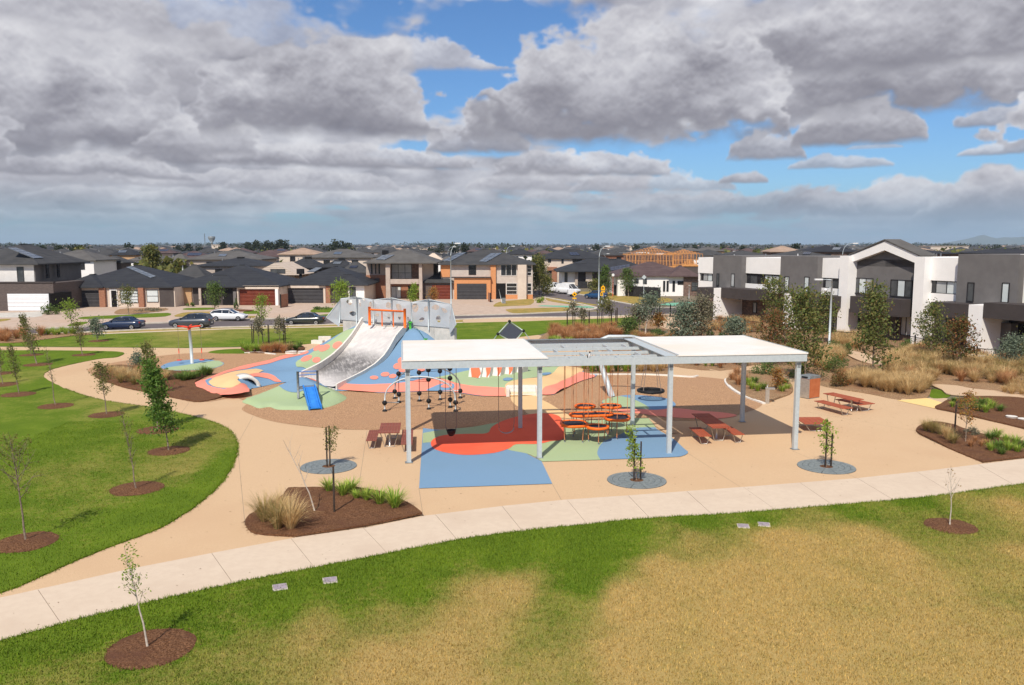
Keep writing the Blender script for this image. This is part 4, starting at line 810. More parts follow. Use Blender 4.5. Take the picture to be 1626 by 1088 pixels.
# ---- wide slide
def slide():
    ts = np.linspace(0, 1, 27); zk = [(0, 3.14), (.06, 3.1), (.13, 2.75), (.25, 1.86), (.37, 1.2), (.5, .82), (.65, .55), (.8, .34), (.92, .2), (1, .16)]
    z = np.interp(ts, [a for a, b in zk], [b for a, b in zk]); z = np.convolve(np.pad(z, 2, 'edge'), [.1, .2, .4, .2, .1], 'valid')
    lp = smooth_open([tuple(G(577, 514.5, 3.12).xy), tuple(G(567, 528.5, 2.5).xy), tuple(G(544.5, 559, 1.28).xy), tuple(G(512, 587, .58).xy), tuple(G(478, 603.5, .2).xy)], 8)
    rp = smooth_open([tuple(G(645, 519.5, 3.12).xy), tuple(G(627, 538, 2.45).xy), tuple(G(608, 570.5, 1.2).xy), tuple(G(576, 593.5, .62).xy), tuple(G(533, 616, .18).xy)], 8)
    def at(pl, u):
        i = min(int(u * (len(pl) - 1)), len(pl) - 2); f = u * (len(pl) - 1) - i; return Vector(pl[i]).lerp(Vector(pl[i + 1]), f)
    def zof(u): 
        # heights follow the key points of each edge
        return float(np.interp(u, [0, .12, .25, .37, .5, .62, .75, .88, 1], [3.12, 2.93, 2.45, 1.85, 1.26, .86, .6, .36, .18]))
    t = thing('embankment_slide', 'wide white concrete slide worn grey down the front of the mound', 'slide', (0, 0, 0))
    bedm = MB(); lw = MB(); rw = MB(); NU, NV = 40, 14
    vs = []
    for i in range(NU + 1):
        u = i / NU; a = at(lp, u); b = at(rp, u); zz = zof(u)
        for j in range(NV + 1):
            s = j / NV; p = a.lerp(b, s); dip = .22 * math.sin(math.pi * s) ** .5 * (1 - .3 * u); vs.append((p.x, p.y, zz + .10 - dip + .02))
    bedm.add(vs, [(i * (NV + 1) + j, (i + 1) * (NV + 1) + j, (i + 1) * (NV + 1) + j + 1, i * (NV + 1) + j + 1) for i in range(NU) for j in range(NV)], True)
    m = mat('worn_slide', (.56, .53, .51), (.66, .63, .60), 1.5, .6, .1, 12)
    nt = NT(m.node_tree); bs = nt.n['Principled BSDF']; p = nt.new('ShaderNodeNewGeometry').outputs['Position']; z = nt.sep(p)[2]
    mask = nt.m('MULTIPLY', nt.ramp(z, .18, .7), nt.ramp(z, 1.75, .9)); rot = nt.new('ShaderNodeVectorRotate'); nt.put(rot.inputs[0], p); rot.inputs['Angle'].default_value = R(-17)
    st = nt.noise(nt.vm('MULTIPLY', rot.outputs[0], (3.2, .35, .6)), 3, 5, .7); bl = nt.noise(p, .9, 4, .7)
    f = nt.m('MULTIPLY', mask, nt.ramp(nt.m('ADD', nt.m('MULTIPLY', st, .6), nt.m('MULTIPLY', bl, .5)), .36, .62), clamp=True)
    base = bs.inputs['Base Color'].links[0].from_socket
    f = nt.m('ADD', nt.m('MULTIPLY', f, .75), nt.m('MULTIPLY', mask, .22)); nt.put(bs.inputs['Base Color'], nt.mix(nt.m('MULTIPLY', f, .9), base, (.09, .085, .085)))
    bedm.build('slide_bed', m, t)
    for w, pl, sgn in ((lw, lp, -1), (rw, rp, 1)):
        vs = []
        for i in range(NU + 1):
            u = i / NU; a = at(pl, u); o = (at(rp, u) - at(lp, u)).normalized(); zz = zof(u) + .13; g = -.5
            th = .2 if sgn < 0 else .16
            i0 = a; i1 = a + o * th * sgn; hh = .42 if sgn < 0 else .13
            vs += [(i0.x, i0.y, zz + g), (i0.x, i0.y, zz + hh), (i1.x, i1.y, zz + hh), (i1.x, i1.y, zz + g)]
        fs = []
        for i in range(NU):
            b = 4 * i; c = b + 4; fs += [(b, b + 1, c + 1, c), (b + 1, b + 2, c + 2, c + 1), (b + 2, b + 3, c + 3, c + 2)]
        fs += [(0, 3, 2, 1), (len(vs) - 4, len(vs) - 3, len(vs) - 2, len(vs) - 1)]
        w.add(vs, fs).build('side_wall', M['conc_white'], t)
    a = at(lp, 1); b = at(rp, 1); d = (a - at(lp, .95)).normalized()
    mb = MB(); mb.prism([tuple(a), tuple(b), tuple(b + d * .35), tuple(a + d * .35)], -.05, .12); mb.build('run_out', M['conc_white'], t)
    return at(lp, 0), at(rp, 0)
SA, SB = slide()
# ---- top deck, retaining wall
deck = [SA + WN * .0, SB, SB - WN * 2.0 + WD * .6, SA - WN * 2.2]
mb = MB(); mb.prism([tuple(v) for v in deck], 2.2, 3.13); o = mb.build('slide_deck', M['conc_grey']); o['kind'] = 'structure'
rt = thing('retaining_wall', 'board marked concrete wall holding up the back of the play mound', 'wall', (WA.x, WA.y, 0), math.atan2(WD.y, WD.x))
L = (WB - WA).length; np_ = 6
for i in range(np_):
    mb = MB(); mb.box(L * i / np_ + .012, L * (i + 1) / np_ - .012, -.15, .15, 0, 3.28); mb.build('panel', M['conc_grey'], rt)
mb = MB(); mb.box(-.0, L, -.1, .1, 0, 3.2); mb.build('core', M['conc_grey'], rt)
# ---- folded metal screen with leaf shaped openings
sc = thing('perforated_screen', 'pale folded metal screen with leaf shaped cut outs above the mound', 'screen', (WA.x, WA.y, 0), math.atan2(WD.y, WD.x))
def sx(px, py, off=0.):
    P = WA - WN * .2; p = VP(px, py, (P.x, P.y, 0), Vector((WN.x, WN.y, 0))); q = Vector((p.x, p.y)) - WA; return q.dot(WD), p.z
def leaf_hole(cx, cy, a, b, rot, k=12):
    out = []
    for i in range(k):
        t = 2 * math.pi * i / k; x = a * math.cos(t); y = b * math.copysign(abs(math.sin(t)) ** 1.35, math.sin(t)) * (1 + .25 * math.cos(t))
        out.append((cx + x * math.cos(rot) - y * math.sin(rot), cy + x * math.sin(rot) + y * math.cos(rot)))
    return out
tops = [(548, 474), (573, 471), (600, 476), (628, 472.5), (660, 480), (687, 475), (722, 483)]
bots = [(546, 507), (573, 509), (600, 511), (628, 513), (660, 515.5), (687, 517.5), (719, 520)]
holes_px = [[(561, 479, 6, 5, 0), (566, 497.5, 4, 7.5, 1.5), ], [(577, 481, 2.2, 6, .2), (596, 485, 3.5, 6.5, .1), (584, 475, 4, 2, -.4)], [(622, 484.5, 5, 5, .6), (605, 500, 5, 3, .2), (623, 502, 3.5, 4, 0)], [(639, 487, 7.5, 5, -.5), (640, 503, 3, 4, 0), (654, 505.5, 2.2, 3, 0)], [(666, 488, 6.5, 7, -.2), (675, 507, 6, 2.8, .4), (682, 490, 4, 5, -.8)], [(697, 487.5, 8.5, 4, .1), (702, 505.5, 5, 5.5, 0), (712, 492, 6, 3, -.4)]]
screen_top = []
perf = mat('screen_sheet', (.46, .48, .50), (.52, .54, .56), .8, .55, metal=.15)
mesh_m = bpy.data.materials.new('perforated_sheet'); mesh_m.use_nodes = True; nt = NT(mesh_m.node_tree); bs = nt.n['Principled BSDF']; bs.inputs['Base Color'].default_value = (.40, .43, .45, 1); bs.inputs['Metallic'].default_value = .3; bs.inputs['Roughness'].default_value = .5
tc = nt.new('ShaderNodeTexCoord'); vo = nt.new('ShaderNodeTexVoronoi', feature='F1', distance='EUCLIDEAN'); nt.put(vo.inputs['Vector'], tc.outputs['Object']); vo.inputs['Scale'].default_value = 16; vo.inputs['Randomness'].default_value = .25
nt.put(bs.inputs['Alpha'], nt.ramp(vo.outputs['Distance'], .56, .62, 0., 1., smooth=False))
for i in range(6):
    quad = [sx(*bots[i]), sx(*bots[i + 1]), sx(*tops[i + 1]), sx(*tops[i])]
    hs = []
    for (hx, hy, a, b, r_) in holes_px[i]:
        c = sx(hx, hy); s = 16.5 / 1310 * 66 / 16.5
        x0, x1 = quad[0][0], quad[1][0]
        lf = [(min(max(x, x0 + .08), x1 - .08), y) for x, y in leaf_hole(c[0], c[1], a * .052, b * .052, r_)]
        hs.append(lf)
    V, F = triangulate(quad, .6, hs); x0, x1 = quad[0][0], quad[1][0]
    fold = lambda x, z: .26 * (.5 - abs((x - x0) / (x1 - x0) - (.2 + .6 * (i % 2)))) * (z - 3.2) / 1.5
    verts = np.column_stack([V[:, 0], [-.22 - fold(a, b) for a, b in V], V[:, 1]]); link('screen_panel', fast_mesh('screen_panel', verts, F, perf), sc)
    for h in hs:
        V, F = triangulate(h); verts = np.column_stack([V[:, 0], [-.235 - fold(a, b) for a, b in V], V[:, 1]]); link('perforated_leaf', fast_mesh('perforated_leaf', verts, F, mesh_m), sc)
    if i in (0, 2, 3, 5) or True:
        mb = MB(); b0 = sx(*bots[i]); t0 = sx(*tops[i]); mb.tube([(b0[0], -.3, 3.0), (t0[0], -.3 + 0, t0[1])], .05, 6); mb.build('post', M['galv'], sc)
    mb = MB(); t0 = sx(*tops[i]); t1 = sx(*tops[i + 1]); mb.tube([(t0[0], -.25, t0[1]), (t1[0], -.25, t1[1])], .035, 5); mb.build('top_rail', M['galv'], sc)
for (A, B_, C_, D_) in [((546, 507), (548, 474), (536.5, 503), None), ((719, 520), (722, 483), (736.5, 514), (721, 530))]:
    P = [sx(*A), sx(*B_), sx(*C_)]; mb = MB(); 
    y = -.22; dy = -.9 if A[0] < 600 else -.5
    a, b, c = (P[0][0], y, P[0][1]), (P[1][0], y, P[1][1]), (P[2][0], y + dy, P[2][1])
    mb.add([a, b, c], [(0, 1, 2)])
    if D_: d = sx(*D_); mb.add([a, c, (d[0], y - .1, d[1])], [(0, 1, 2)])
    else: d = sx(546, 518); mb.add([a, c, (d[0], y - .1, d[1])], [(0, 1, 2)])
    mb.build('screen_panel', perf, sc); mb = MB(); mb.tube([b, c], .035, 5); mb.build('top_rail', M['galv'], sc)
# ---- orange rail at the head of the slide
r0 = G(585, 517, 3.13); r1 = G(641, 521, 3.13); r0 = Vector((r0.x, r0.y)) - WN * .15; r1 = Vector((r1.x, r1.y)) - WN * .15; rl = (r1 - r0).length; rd = (r1 - r0).normalized()
t = thing('slide_rail', 'orange barrier rail on posts at the head of the concrete slide', 'rail', (r0.x, r0.y, 3.13), math.atan2(rd.y, rd.x))
for x in (0, rl):
    MB().tube([(x, 0, 0), (x, 0, 1.5)], .11, 10).build('post', M['orange'], t)
for x in (rl * .36, rl * .68): MB().tube([(x, 0, 0), (x, 0, 1.25)], .045, 8).build('upright', M['orange'], t)
MB().tube([(0, 0, 1.28), (rl, 0, 1.28)], .07, 8).build('top_bar', M['orange'], t)
mb = MB(); mb.tube([(.3, -.05, 0), (.3, -.05, 1.2), (rl - .3, -.05, 1.2)], .02, 6); mb.build('inner_bar', M['steel'], t)
# ---- green posts with climbing ropes
for i, (px, py, hh, lab) in enumerate([(651.5, 523, .62, 'green climbing post beside the orange rail on the mound'), (665.5, 521, .72, 'green climbing post second along the concrete wall, farther from the rail'), (702.5, 544, .55, 'lone green climbing post low down beside the concrete wall'), (676, 544, .3, 'short green stub just over the white roof edge on the mound')]):
    g = Vector((*drape([(px, py)])[0], 0)); z = hm(g.x, g.y); t = thing('climbing_post', lab, 'post', (g.x, g.y, z))
    MB().tube([(0, 0, -.1), (0, 0, hh)], .1, 8).build('shaft', M['green_p'], t)
    MB().tube([(0, 0, hh * .82), (0, 0, hh)], [.17, .17], 8).build('cap', M['green_p'], t)
net = thing('climbing_net', 'fan of blue green climbing ropes down the side of the mound', 'climbing net', (0, 0, 0))
pa = [drape([(p, q)])[0] for p, q in [(655, 522), (668, 522)]]; pb = [drape([(p, q)])[0] for p, q in [(676, 545), (702, 545)]]
M['netrope'] = mat('net_rope', (.05, .16, .17), rough=.8)
for k in range(7):
    f = k / 6; a = Vector(pa[0]).lerp(Vector(pa[1]), f); b = Vector(pb[0]).lerp(Vector(pb[1]), f); pts = []
    for q in range(7):
        p = a.lerp(b, q / 6); pts.append((p.x, p.y, hm(p.x, p.y) + .22))
    MB().tube(pts, .022, 4).build('rope', M['netrope'], net)
for q in range(1, 6):
    a = Vector(pa[0]).lerp(Vector(pb[0]), q / 6); b = Vector(pa[1]).lerp(Vector(pb[1]), q / 6)
    MB().tube([(a.lerp(b, f / 4).x, a.lerp(b, f / 4).y, hm(*a.lerp(b, f / 4)) + .22) for f in range(5)], .018, 4).build('rope', M['netrope'], net)
# ---- white blocks with orange arrows
bl = [(758.5, 598), (772.5, 597.5), (790, 595.5), (808, 593), (824, 591)]
M['blk'] = mat('white_block', (.62, .60, .57), (.70, .68, .65), 3, .8)
M['blk_or'] = mat('block_print', (.78, .17, .08), rough=.7)
ordn = ['first and leftmost', 'second', 'third', 'fourth', 'fifth and rightmost']
for i, (px, py) in enumerate(bl):
    g = Vector((*drape([(px, py)])[0], 0)); z = hm(g.x, g.y)
    t = thing('climbing_block', f'white wedge block with orange arrow, {ordn[i]} in its row', 'block', (g.x, g.y, z - .15), R(-24), 'arrow blocks on the play mound')
    mb = MB(); w, d, h = .44, .62, 1.0
    pr = [(-w, 0), (w, 0), (w, h), (-w, h)]
    mb.add([(-w, -d, 0), (w, -d, 0), (w, d, 0), (-w, d, 0), (-w, -d * .55, h * .85), (w, -d * .1, h), (w, d, h * 1.08), (-w, d, h)], [(0, 3, 2, 1), (4, 5, 6), (4, 6, 7), (0, 1, 5, 4), (1, 2, 6, 5), (2, 3, 7, 6), (3, 0, 4, 7)])
    mb.build('body', M['blk'], t)
    if i < 4:
        # arrow printed over top and front
        mb = MB(); e = .012
        def tp(u, v):  # point on the top: bilinear
            A, B_, C_, D_ = Vector((-w, -d * .55, h * .85)), Vector((w, -d * .1, h)), Vector((w, d, h * 1.08)), Vector((-w, d, h))
            p = A.lerp(B_, u).lerp(D_.lerp(C_, u), v); return (p.x, p.y, p.z + e * 2)
        def fp(u, v):
            A, B_, C_, D_ = Vector((-w, -d, 0)), Vector((w, -d, 0)), Vector((w, -d * .1, h)), Vector((-w, -d * .55, h * .85))
            p = A.lerp(B_, u).lerp(D_.lerp(C_, u), v); return (p.x, p.y - e * 2, p.z + e * .5)
        if i == 0: mb.add([fp(.1, .9), fp(.72, .95), fp(1, .45), fp(.78, .02), fp(.78, .18), fp(.3, .2)], [(5, 4, 2, 1, 0), (4, 3, 2)])
        else:
            mb.add([fp(.55, .98), fp(1, .98), fp(1, .45), fp(.8, .08), fp(.75, .4)], [(4, 3, 2, 1, 0)])
            mb.add([tp(.05, .1), tp(.95, .1), tp(.95, .6), tp(.05, .6)], [(0, 1, 2, 3)])
        mb.build('arrow', M['blk_or'], t)
    mb = MB(); mb.box(w * .55, w + .06, -d - .08, -d * .7, .0, .16); mb.build('foot_hold', M['black'], t)
# ---- white concrete steps at the foot of the mound
c0 = G(830, 629.5); t = thing('concrete_steps', 'low white concrete steps at the head of the sandy path', 'steps', (c0.x, c0.y, 0), R(3))
for s in (-1, 1): MB().box(s * .95 - .1, s * .95 + .1, -.15, .95, 0, .52).build('cheek_wall', M['conc_white'], t)
for k in range(3): MB().box(-.85, .85, .05 + .3 * k, .35 + .3 * k, 0, .14 + .15 * k).build('step', M['conc_white'], t)
MB().box(-.95, .95, .952, 1.1, 0, .55).build('back_wall', M['conc_white'], t)
# sandy walk from the steps to the shelter
sheet('sandy_walk', smooth_closed(gpoly([(811, 629.5), (812, 637), (820, 645), (832, 651), (842, 659), (898, 665), (905, 662), (888, 651), (870, 640), (855, 633), (852, 629)]), 3, (0, 10)), .030, M['r_tan'])
sheet('sandy_walk', gpoly([(1029, 664.4), (1046, 664), (1058, 672), (1077, 688), (1060, 690.5), (1041, 678)]), .042, M['tan'])
for i, (x, y) in enumerate([(505, 546), (516, 543), (462, 561), (482, 561)]):
    g = G(x, y); t = thing('concrete_block', ['pale concrete seat block at the upper left foot of the mound', 'higher concrete seat block beside the mound', 'round pale stepping block left of the mound', 'round stepping block nearer the mound'][i], 'block', (g.x, g.y, 0), R(-15 + 20 * i))
    if i < 2: MB().box(-.6, .6, -.25, .25, 0, .35 + .2 * i).build('body', M['conc_white'], t)
    else: MB().cyl((0, 0), .5, 0, .18, 16).build('body', M['conc_white'], t)
# ---- small toddler mound
sm = bpy.data.objects.new('toddler_mound', None); col.objects.link(sm); sm['kind'] = 'structure'
cen = G(500, 640, .3); 
tod = [(384.6, 638), (407.7, 629.5), (428, 622), (450, 614), (465, 609), (500, 606), (515, 612), (522, 617.5), (540.5, 625.8), (550.5, 633), (535, 642.4), (513, 649), (491, 651.6), (461, 651.6), (440, 651), (428, 647), (411, 649), (398.5, 644)]
todw = smooth_closed(gpoly(tod), 4)
TA = np.array(todw)
tc0 = G(495, 622); 
def htod(X, Y):
    X = np.asarray(X, float); Y = np.asarray(Y, float)
    d = np.min(np.hypot(X[:, None] - TA[None, :, 0], Y[:, None] - TA[None, :, 1]), 1)
    e = np.exp(-(((X - tc0.x) / 2.6) ** 2 + ((Y - tc0.y) / 2.6) ** 2))
    return np.minimum(d * .5, .16 + .78 * e) * 1.0
def pt(px, m_, lift): 
    pl = smooth_closed(gpoly([(x, y) for x, y in px]), 3); return sheet('rubber_patch', pl, .02 + lift, M[m_], kind=None, parent=sm, step=.2, zf=htod, smooth=True)
sheet('mound_surface', todw, .02, M['r_green'], kind=None, parent=sm, step=.2, zf=htod, smooth=True)
pt([(441, 622), (452, 614.5), (467, 609.3), (500, 606.3), (515, 612), (522, 618), (514, 624), (490, 631), (470, 634.5), (450, 631)], 'r_blue', .02)
pt([(462, 612.5), (475, 609), (498, 607.8), (508, 611), (500, 614.5), (480, 615)], 'r_pink', .04)
sl = G(490.5, 615.5, .95); sl1 = G(501, 650.5, .05)
sv = Vector((sl1.x - sl.x, sl1.y - sl.y)); slen = sv.length
t = thing('toddler_slide', 'small bright blue plastic slide on the green toddler mound', 'slide', (sl.x, sl.y, 0), math.atan2(sv.y, sv.x) + math.pi / 2)
ZS = [(0, .98), (.08, .98), (.25, .82), (.5, .52), (.75, .24), (.9, .14), (1, .13)]
def strip(x0, x1, dz0, dz1, nm):
    mb = MB(); vs = []
    for u in np.linspace(0, 1, 15):
        z = float(np.interp(u, [a for a, b in ZS], [b for a, b in ZS])); y = -u * slen
        vs += [(x0, y, z + dz0), (x0, y, z + dz1), (x1, y, z + dz1), (x1, y, z + dz0)]
    fs = []
    for i in range(14):
        b = 4 * i; c = b + 4; fs += [(b, b + 1, c + 1, c), (b + 1, b + 2, c + 2, c + 1), (b + 2, b + 3, c + 3, c + 2), (b + 3, b, c, c + 3)]
    fs += [(3, 2, 1, 0), (56, 57, 58, 59)]; mb.add(vs, fs).build(nm, M['bluep'], t)
strip(-.30, .30, -.03, .02, 'slide_bed'); strip(-.38, -.31, -.1, .16, 'side_wall'); strip(.31, .38, -.1, .16, 'side_wall')
for k in (-1, 1): strip(k * .17 - .02, k * .17 + .02, .021, .05, 'ridge')
for (x, y) in ((-.62, .15), (.55, .15), (-.62, 1.0), (.55, 1.0)):
    if y > .5: continue
    MB().tube([(x, y, .3), (x, y, 1.95)], .075, 8).build('post', M['galv_d'], t)
for z in (1.72, 1.92): MB().tube([(-.62, .15, z), (.55, .15, z)], .025, 6).build('rail', M['bluep'], t)
MB().box(-.55, .48, .0, .75, .88, .95).build('platform', M['galv_d'], t)

# ================================================================== spinner mast
g = G(305, 577.5); t = thing('rotating_swing', 'tall steel mast with red arms and hanging red seats', 'swing', (g.x, g.y, 0))
MB().tube([(0, 0, 0), (-.03, 0, 1.5), (-.1, 0, 2.95)], [.13, .12, .11], 12).build('mast', M['galv'], t)
mb = MB(); mb.tube([(-.1, 0, 2.72), (-.1, 0, 2.98)], [.1, .16], 10); mb.build('hub', M['red'], t)
for a in (R(8), R(188), R(98), R(278)):
    L_ = .9 if a in (R(8), R(188)) else .75
    mb = MB(); c, s = math.cos(a), math.sin(a); mb.tube([(-.1, 0, 2.95), (-.1 + c * L_ * .5, s * L_ * .5, 3.02), (-.1 + c * L_, s * L_, 3.06)], [.09, .08, .06], 6); mb.build('arm', M['red'], t)
for a in (R(8), R(188)):
    c, s = math.cos(a), math.sin(a); x, y = -.1 + c * .88, s * .88
    MB().tube([(x, y, 3.03), (x, y, 1.25)], .012, 4).build('rope', M['cable'], t)
    MB().tube([(x, y, 1.25), (x, y, .85)], .035, 6).build('handle', M['red'], t)
    MB().tube([(x, y, .85), (x, y, .3)], .012, 4).build('rope', M['cable'], t)
    MB().tube([(x, y, .28), (x, y, .34)], .2, 10).build('seat', M['red'], t)

# ================================================================== square net frame at the back
M['netgrey'] = mat('grey_net', (.055, .06, .085), (.085, .09, .12), 30, .8)
def net_frame():
    c = VY(811, 528, 66.5); t = thing('net_frame', 'dark square net tilted on edge in a steel frame behind the shelter', 'climbing frame', (c.x, c.y, 0), R(-8))
    z0 = c.z; s = 1.0; ptsq = [(-.1, 0, z0 + .9), (s, .35, z0 + .1), (.25, .1, z0 - .85), (-s, -.35, z0 - .1)]
    mb = MB(); mb.add([(x * .9, y * .9 - .02, z0 + (z - z0) * .9) for x, y, z in ptsq] + [(x * .9, y * .9 + .02, z0 + (z - z0) * .9) for x, y, z in ptsq], [(0, 1, 2, 3), (7, 6, 5, 4)])
    mb.build('net', M['netgrey'], t)
    for a, b in zip(ptsq, ptsq[1:] + ptsq[:1]): MB().tube([a, b], .04, 6).build('tube', M['galv'], t)
    for p in ptsq: MB().ball(p, .13).build('ball_joint', M['black'], t)
    for sgn in (-1, 1):
        a = ptsq[3] if sgn < 0 else ptsq[1]; MB().tube([a, (a[0] + sgn * .45, a[1], a[2] - .6), (a[0] + sgn * .6, a[1], 0)], .04, 6).build('leg', M['galv'], t)
    a = ptsq[2]; MB().tube([a, (a[0] - .5, a[1] + .3, .0)], .04, 6).build('leg', M['galv'], t); MB().tube([a, (a[0] + .5, a[1] - .3, .0)], .04, 6).build('leg', M['galv'], t)
net_frame()
# ================================================================== ball and arc climber
def climber():
    base = G(672, 645); t = thing('ball_climber', 'steel arc climbing frame with black balls and ropes on the bark', 'climbing frame', (base.x, base.y, 0))
    def at(px, pyf, py): 
        f = G(px, pyf); s = (pyf - 388) / 9.6; return Vector((f.x - base.x, f.y - base.y, (pyf - py) / s * 1.02))
    F_ = {'a': (611, 653.7), 'b': (723.5, 653.7), 'c': (627, 633.3), 'd': (731, 632.8), 'e': (633.6, 640), 'f': (666, 637.7), 'g': (681, 650.4), 'h': (699, 635.5), 'i': (715, 647.7)}
    B = {'a': [653, 639], 'b': [653, 638.5], 'c': [633, 621], 'd': [632, 620], 'e': [639, 625.5, 593], 'f': [637, 624, 591], 'g': [650, 636, 602, 587], 'h': [635, 622, 589], 'i': [647, 634, 600, 585]}
    for k, lst in B.items():
        x, yf = F_[k]
        for y in lst: MB().ball(tuple(at(x, yf, y + .6)), .15, 10, 7).build('ball', M['black'], t)
        pts = [at(x, yf, y) for y in lst]; MB().tube([pts[0], pts[1]], .045, 6).build('post', M['galv'], t)
        if len(pts) > 2: MB().tube([pts[1], pts[-1]], .022, 5).build('rope', M['black'], t)
    def hoop(k1, k2, h, yl, mm):
        a = at(*F_[k1], yl); b = at(*F_[k2], yl); pts = []
        for i in range(17):
            th = math.pi * i / 16; p = a.lerp(b, .5 - .5 * math.cos(th)); p.z = a.z + (h - a.z) * math.sin(th) ** .75; pts.append(p)
        MB().tube(pts, .045, 8).build('arc', M[mm], t)
    hoop('a', 'b', 2.05, 639, 'galv'); hoop('c', 'd', 2.0, 621, 'galv_d')
    for (k1, y1, k2, y2) in [('a', 639, 'e', 639.5), ('h', 622, 'd', 620)]: MB().tube([at(*F_[k1], y1), at(*F_[k2], y2)], .035, 6).build('bar', M['galv'], t)
    for (k1, y1, k2, y2) in [('e', 593, 'g', 602), ('f', 591, 'g', 587), ('g', 587, 'i', 585), ('f', 591, 'h', 589), ('g', 602, 'i', 600), ('e', 598, 'g', 604), ('e', 604, 'g', 606)]: MB().tube([at(*F_[k1], y1), at(*F_[k2], y2)], .014, 5).build('rope', M['black'], t)
climber()
# ================================================================== nest swing
g = G(972, 630); top = VY(951, 575, 57.0)
t = thing('nest_swing', 'leaning steel mast carrying a round black nest swing', 'swing', (g.x, g.y, 0))
MB().tube([(0, 0, 0), (-1.15, .9, 3.3)], [.2, .14], 12).build('mast', M['galv'], t)
sg = G(1033, 636); cx_, cy_ = sg.x - g.x, sg.y - g.y
MB().tube([(-1.15, .9, 3.3), (-.2, .75, 3.75), (1.2, .4, 3.8), (cx_, cy_, 3.75)], [.14, .12, .1, .08], 10).build('boom', M['galv'], t)
mb = MB(); n = 22; mb.tube([(cx_ + .78 * math.cos(2 * math.pi * k / n), cy_ + .78 * math.sin(2 * math.pi * k / n), .62) for k in range(n + 1)], .09, 6); mb.build('rim', M['black'], t)
for k in range(-4, 5):
    r_ = .76; x = k * .17; y = math.sqrt(max(r_ * r_ - x * x, 0.01)); MB().tube([(cx_ + x, cy_ - y, .6), (cx_ + x, cy_, .52), (cx_ + x, cy_ + y, .6)], .022, 4).build('cord', M['black'], t); MB().tube([(cx_ - y, cy_ + x, .6), (cx_, cy_ + x, .52), (cx_ + y, cy_ + x, .6)], .022, 4).build('cord', M['black'], t)
for a in (45, 135, 225, 315): MB().tube([(cx_ + .78 * math.cos(R(a)), cy_ + .78 * math.sin(R(a)), .64), (cx_ + (.12 if math.cos(R(a)) > 0 else -.12), cy_, 3.75)], .02, 4).build('rope', M['cable'], t)

# ================================================================== shelter
PO = Vector((-4.56, 35.65)); PA = R(7.6); PU = Vector((math.cos(PA), math.sin(PA))); PV = Vector((-math.sin(PA), math.cos(PA)))
def PP(u, v): return PO + PU * u + PV * v
pav = thing('shade_shelter', 'long galvanised steel shelter with two flat white roofs and an open rafter bay', 'shelter', (PO.x, PO.y, 0), PA)
ZT = 4.22
for u in (0, 5.85, 11.9, 18.05):
    for v in (0, 6.1):
        mb = MB(); mb.box(u - .075, u + .075, v - .075, v + .075, 0, ZT); mb.box(u - .10, u - .075, v - .095, v + .095, 0, ZT); mb.box(u + .075, u + .10, v - .095, v + .095, 0, ZT)
        p = mb.build('post', M['galv'] , pav); MB().box(u - .074, u + .074, v - .1, v - .076, ZT - .3, ZT - .1).build('bracket', M['galv_d'], p)
        MB().box(u - .17, u + .17, v - .17, v + .17, .016, .03).build('base_plate', M['galv_d'], p)
U0, U1, V0, V1 = -.22, 18.35, -.15, 7.1
MB().box(U0, U1, V0 - .1, V0, ZT, ZT + .33).build('fascia_beam', M['galv'], pav); MB().box(U0, U1, V1, V1 + .1, ZT, ZT + .33).build('fascia_beam', M['galv'], pav)
for u in (U0, U1): MB().box(u - .05, u + .05, V0 + .002, V1 - .002, ZT + .01, ZT + .32).build('fascia_beam', M['galv'], pav)
for v in (0, 6.1): MB().box(U0 + .06, U1 - .06, v - .07 + .08, v + .07 + .08, ZT - .0, ZT + .22).build('main_beam', M['galv'], pav)
for u in (.1, 5.85, 11.9, 18.0): MB().box(u - .07, u + .07, V0 + .01, V1 - .01, ZT + .02, ZT + .21).build('cross_beam', M['galv'], pav)
for i, v in enumerate((1.2, 2.6, 4.2)):
    MB().box(6.35, 12.05, v - .06, v + .06, ZT + .10, ZT + .24).build('rafter', M['galv'], pav)
for i, (u, v) in enumerate([(7.4, .6), (9.6, .6), (10.4, .6), (8.2, 1.9), (10.9, 1.9), (7.2, 3.4), (9.9, 3.4), (7.9, 5.1), (10.1, 5.1), (11.1, 5.1)]):
    MB().box(u - .03, u + .03, v - .5, v + .5, ZT + .12, ZT + .235).build('strut', M['galv'], pav)
for (a, b, nm) in ((U0 - .02, 6.18, 'l'), (12.15, U1 + .03, 'r')):
    mb = MB(); mb.box(a, b, V0 - .13, V1 + .06, ZT + .345, ZT + .40); mb.build('roof_sheet', M['roofwhite'], pav)
    for u in (a + .02, b - .02): MB().box(u - .02, u + .02, V0 - .125, V1 + .055, ZT + .402, ZT + .425).build('edge_trim', M['galv'], pav)
mb = MB(); mb.box(11.55, 12.10, V0 + .02, V1 - .02, ZT + .34, ZT + .37); mb.build('gutter_sheet', M['galv'], pav)
MB().box(6.2, 12.1, V1 - .3, V1 - .02, ZT + .335, ZT + .37).build('gutter_sheet', M['galv_d'], pav)
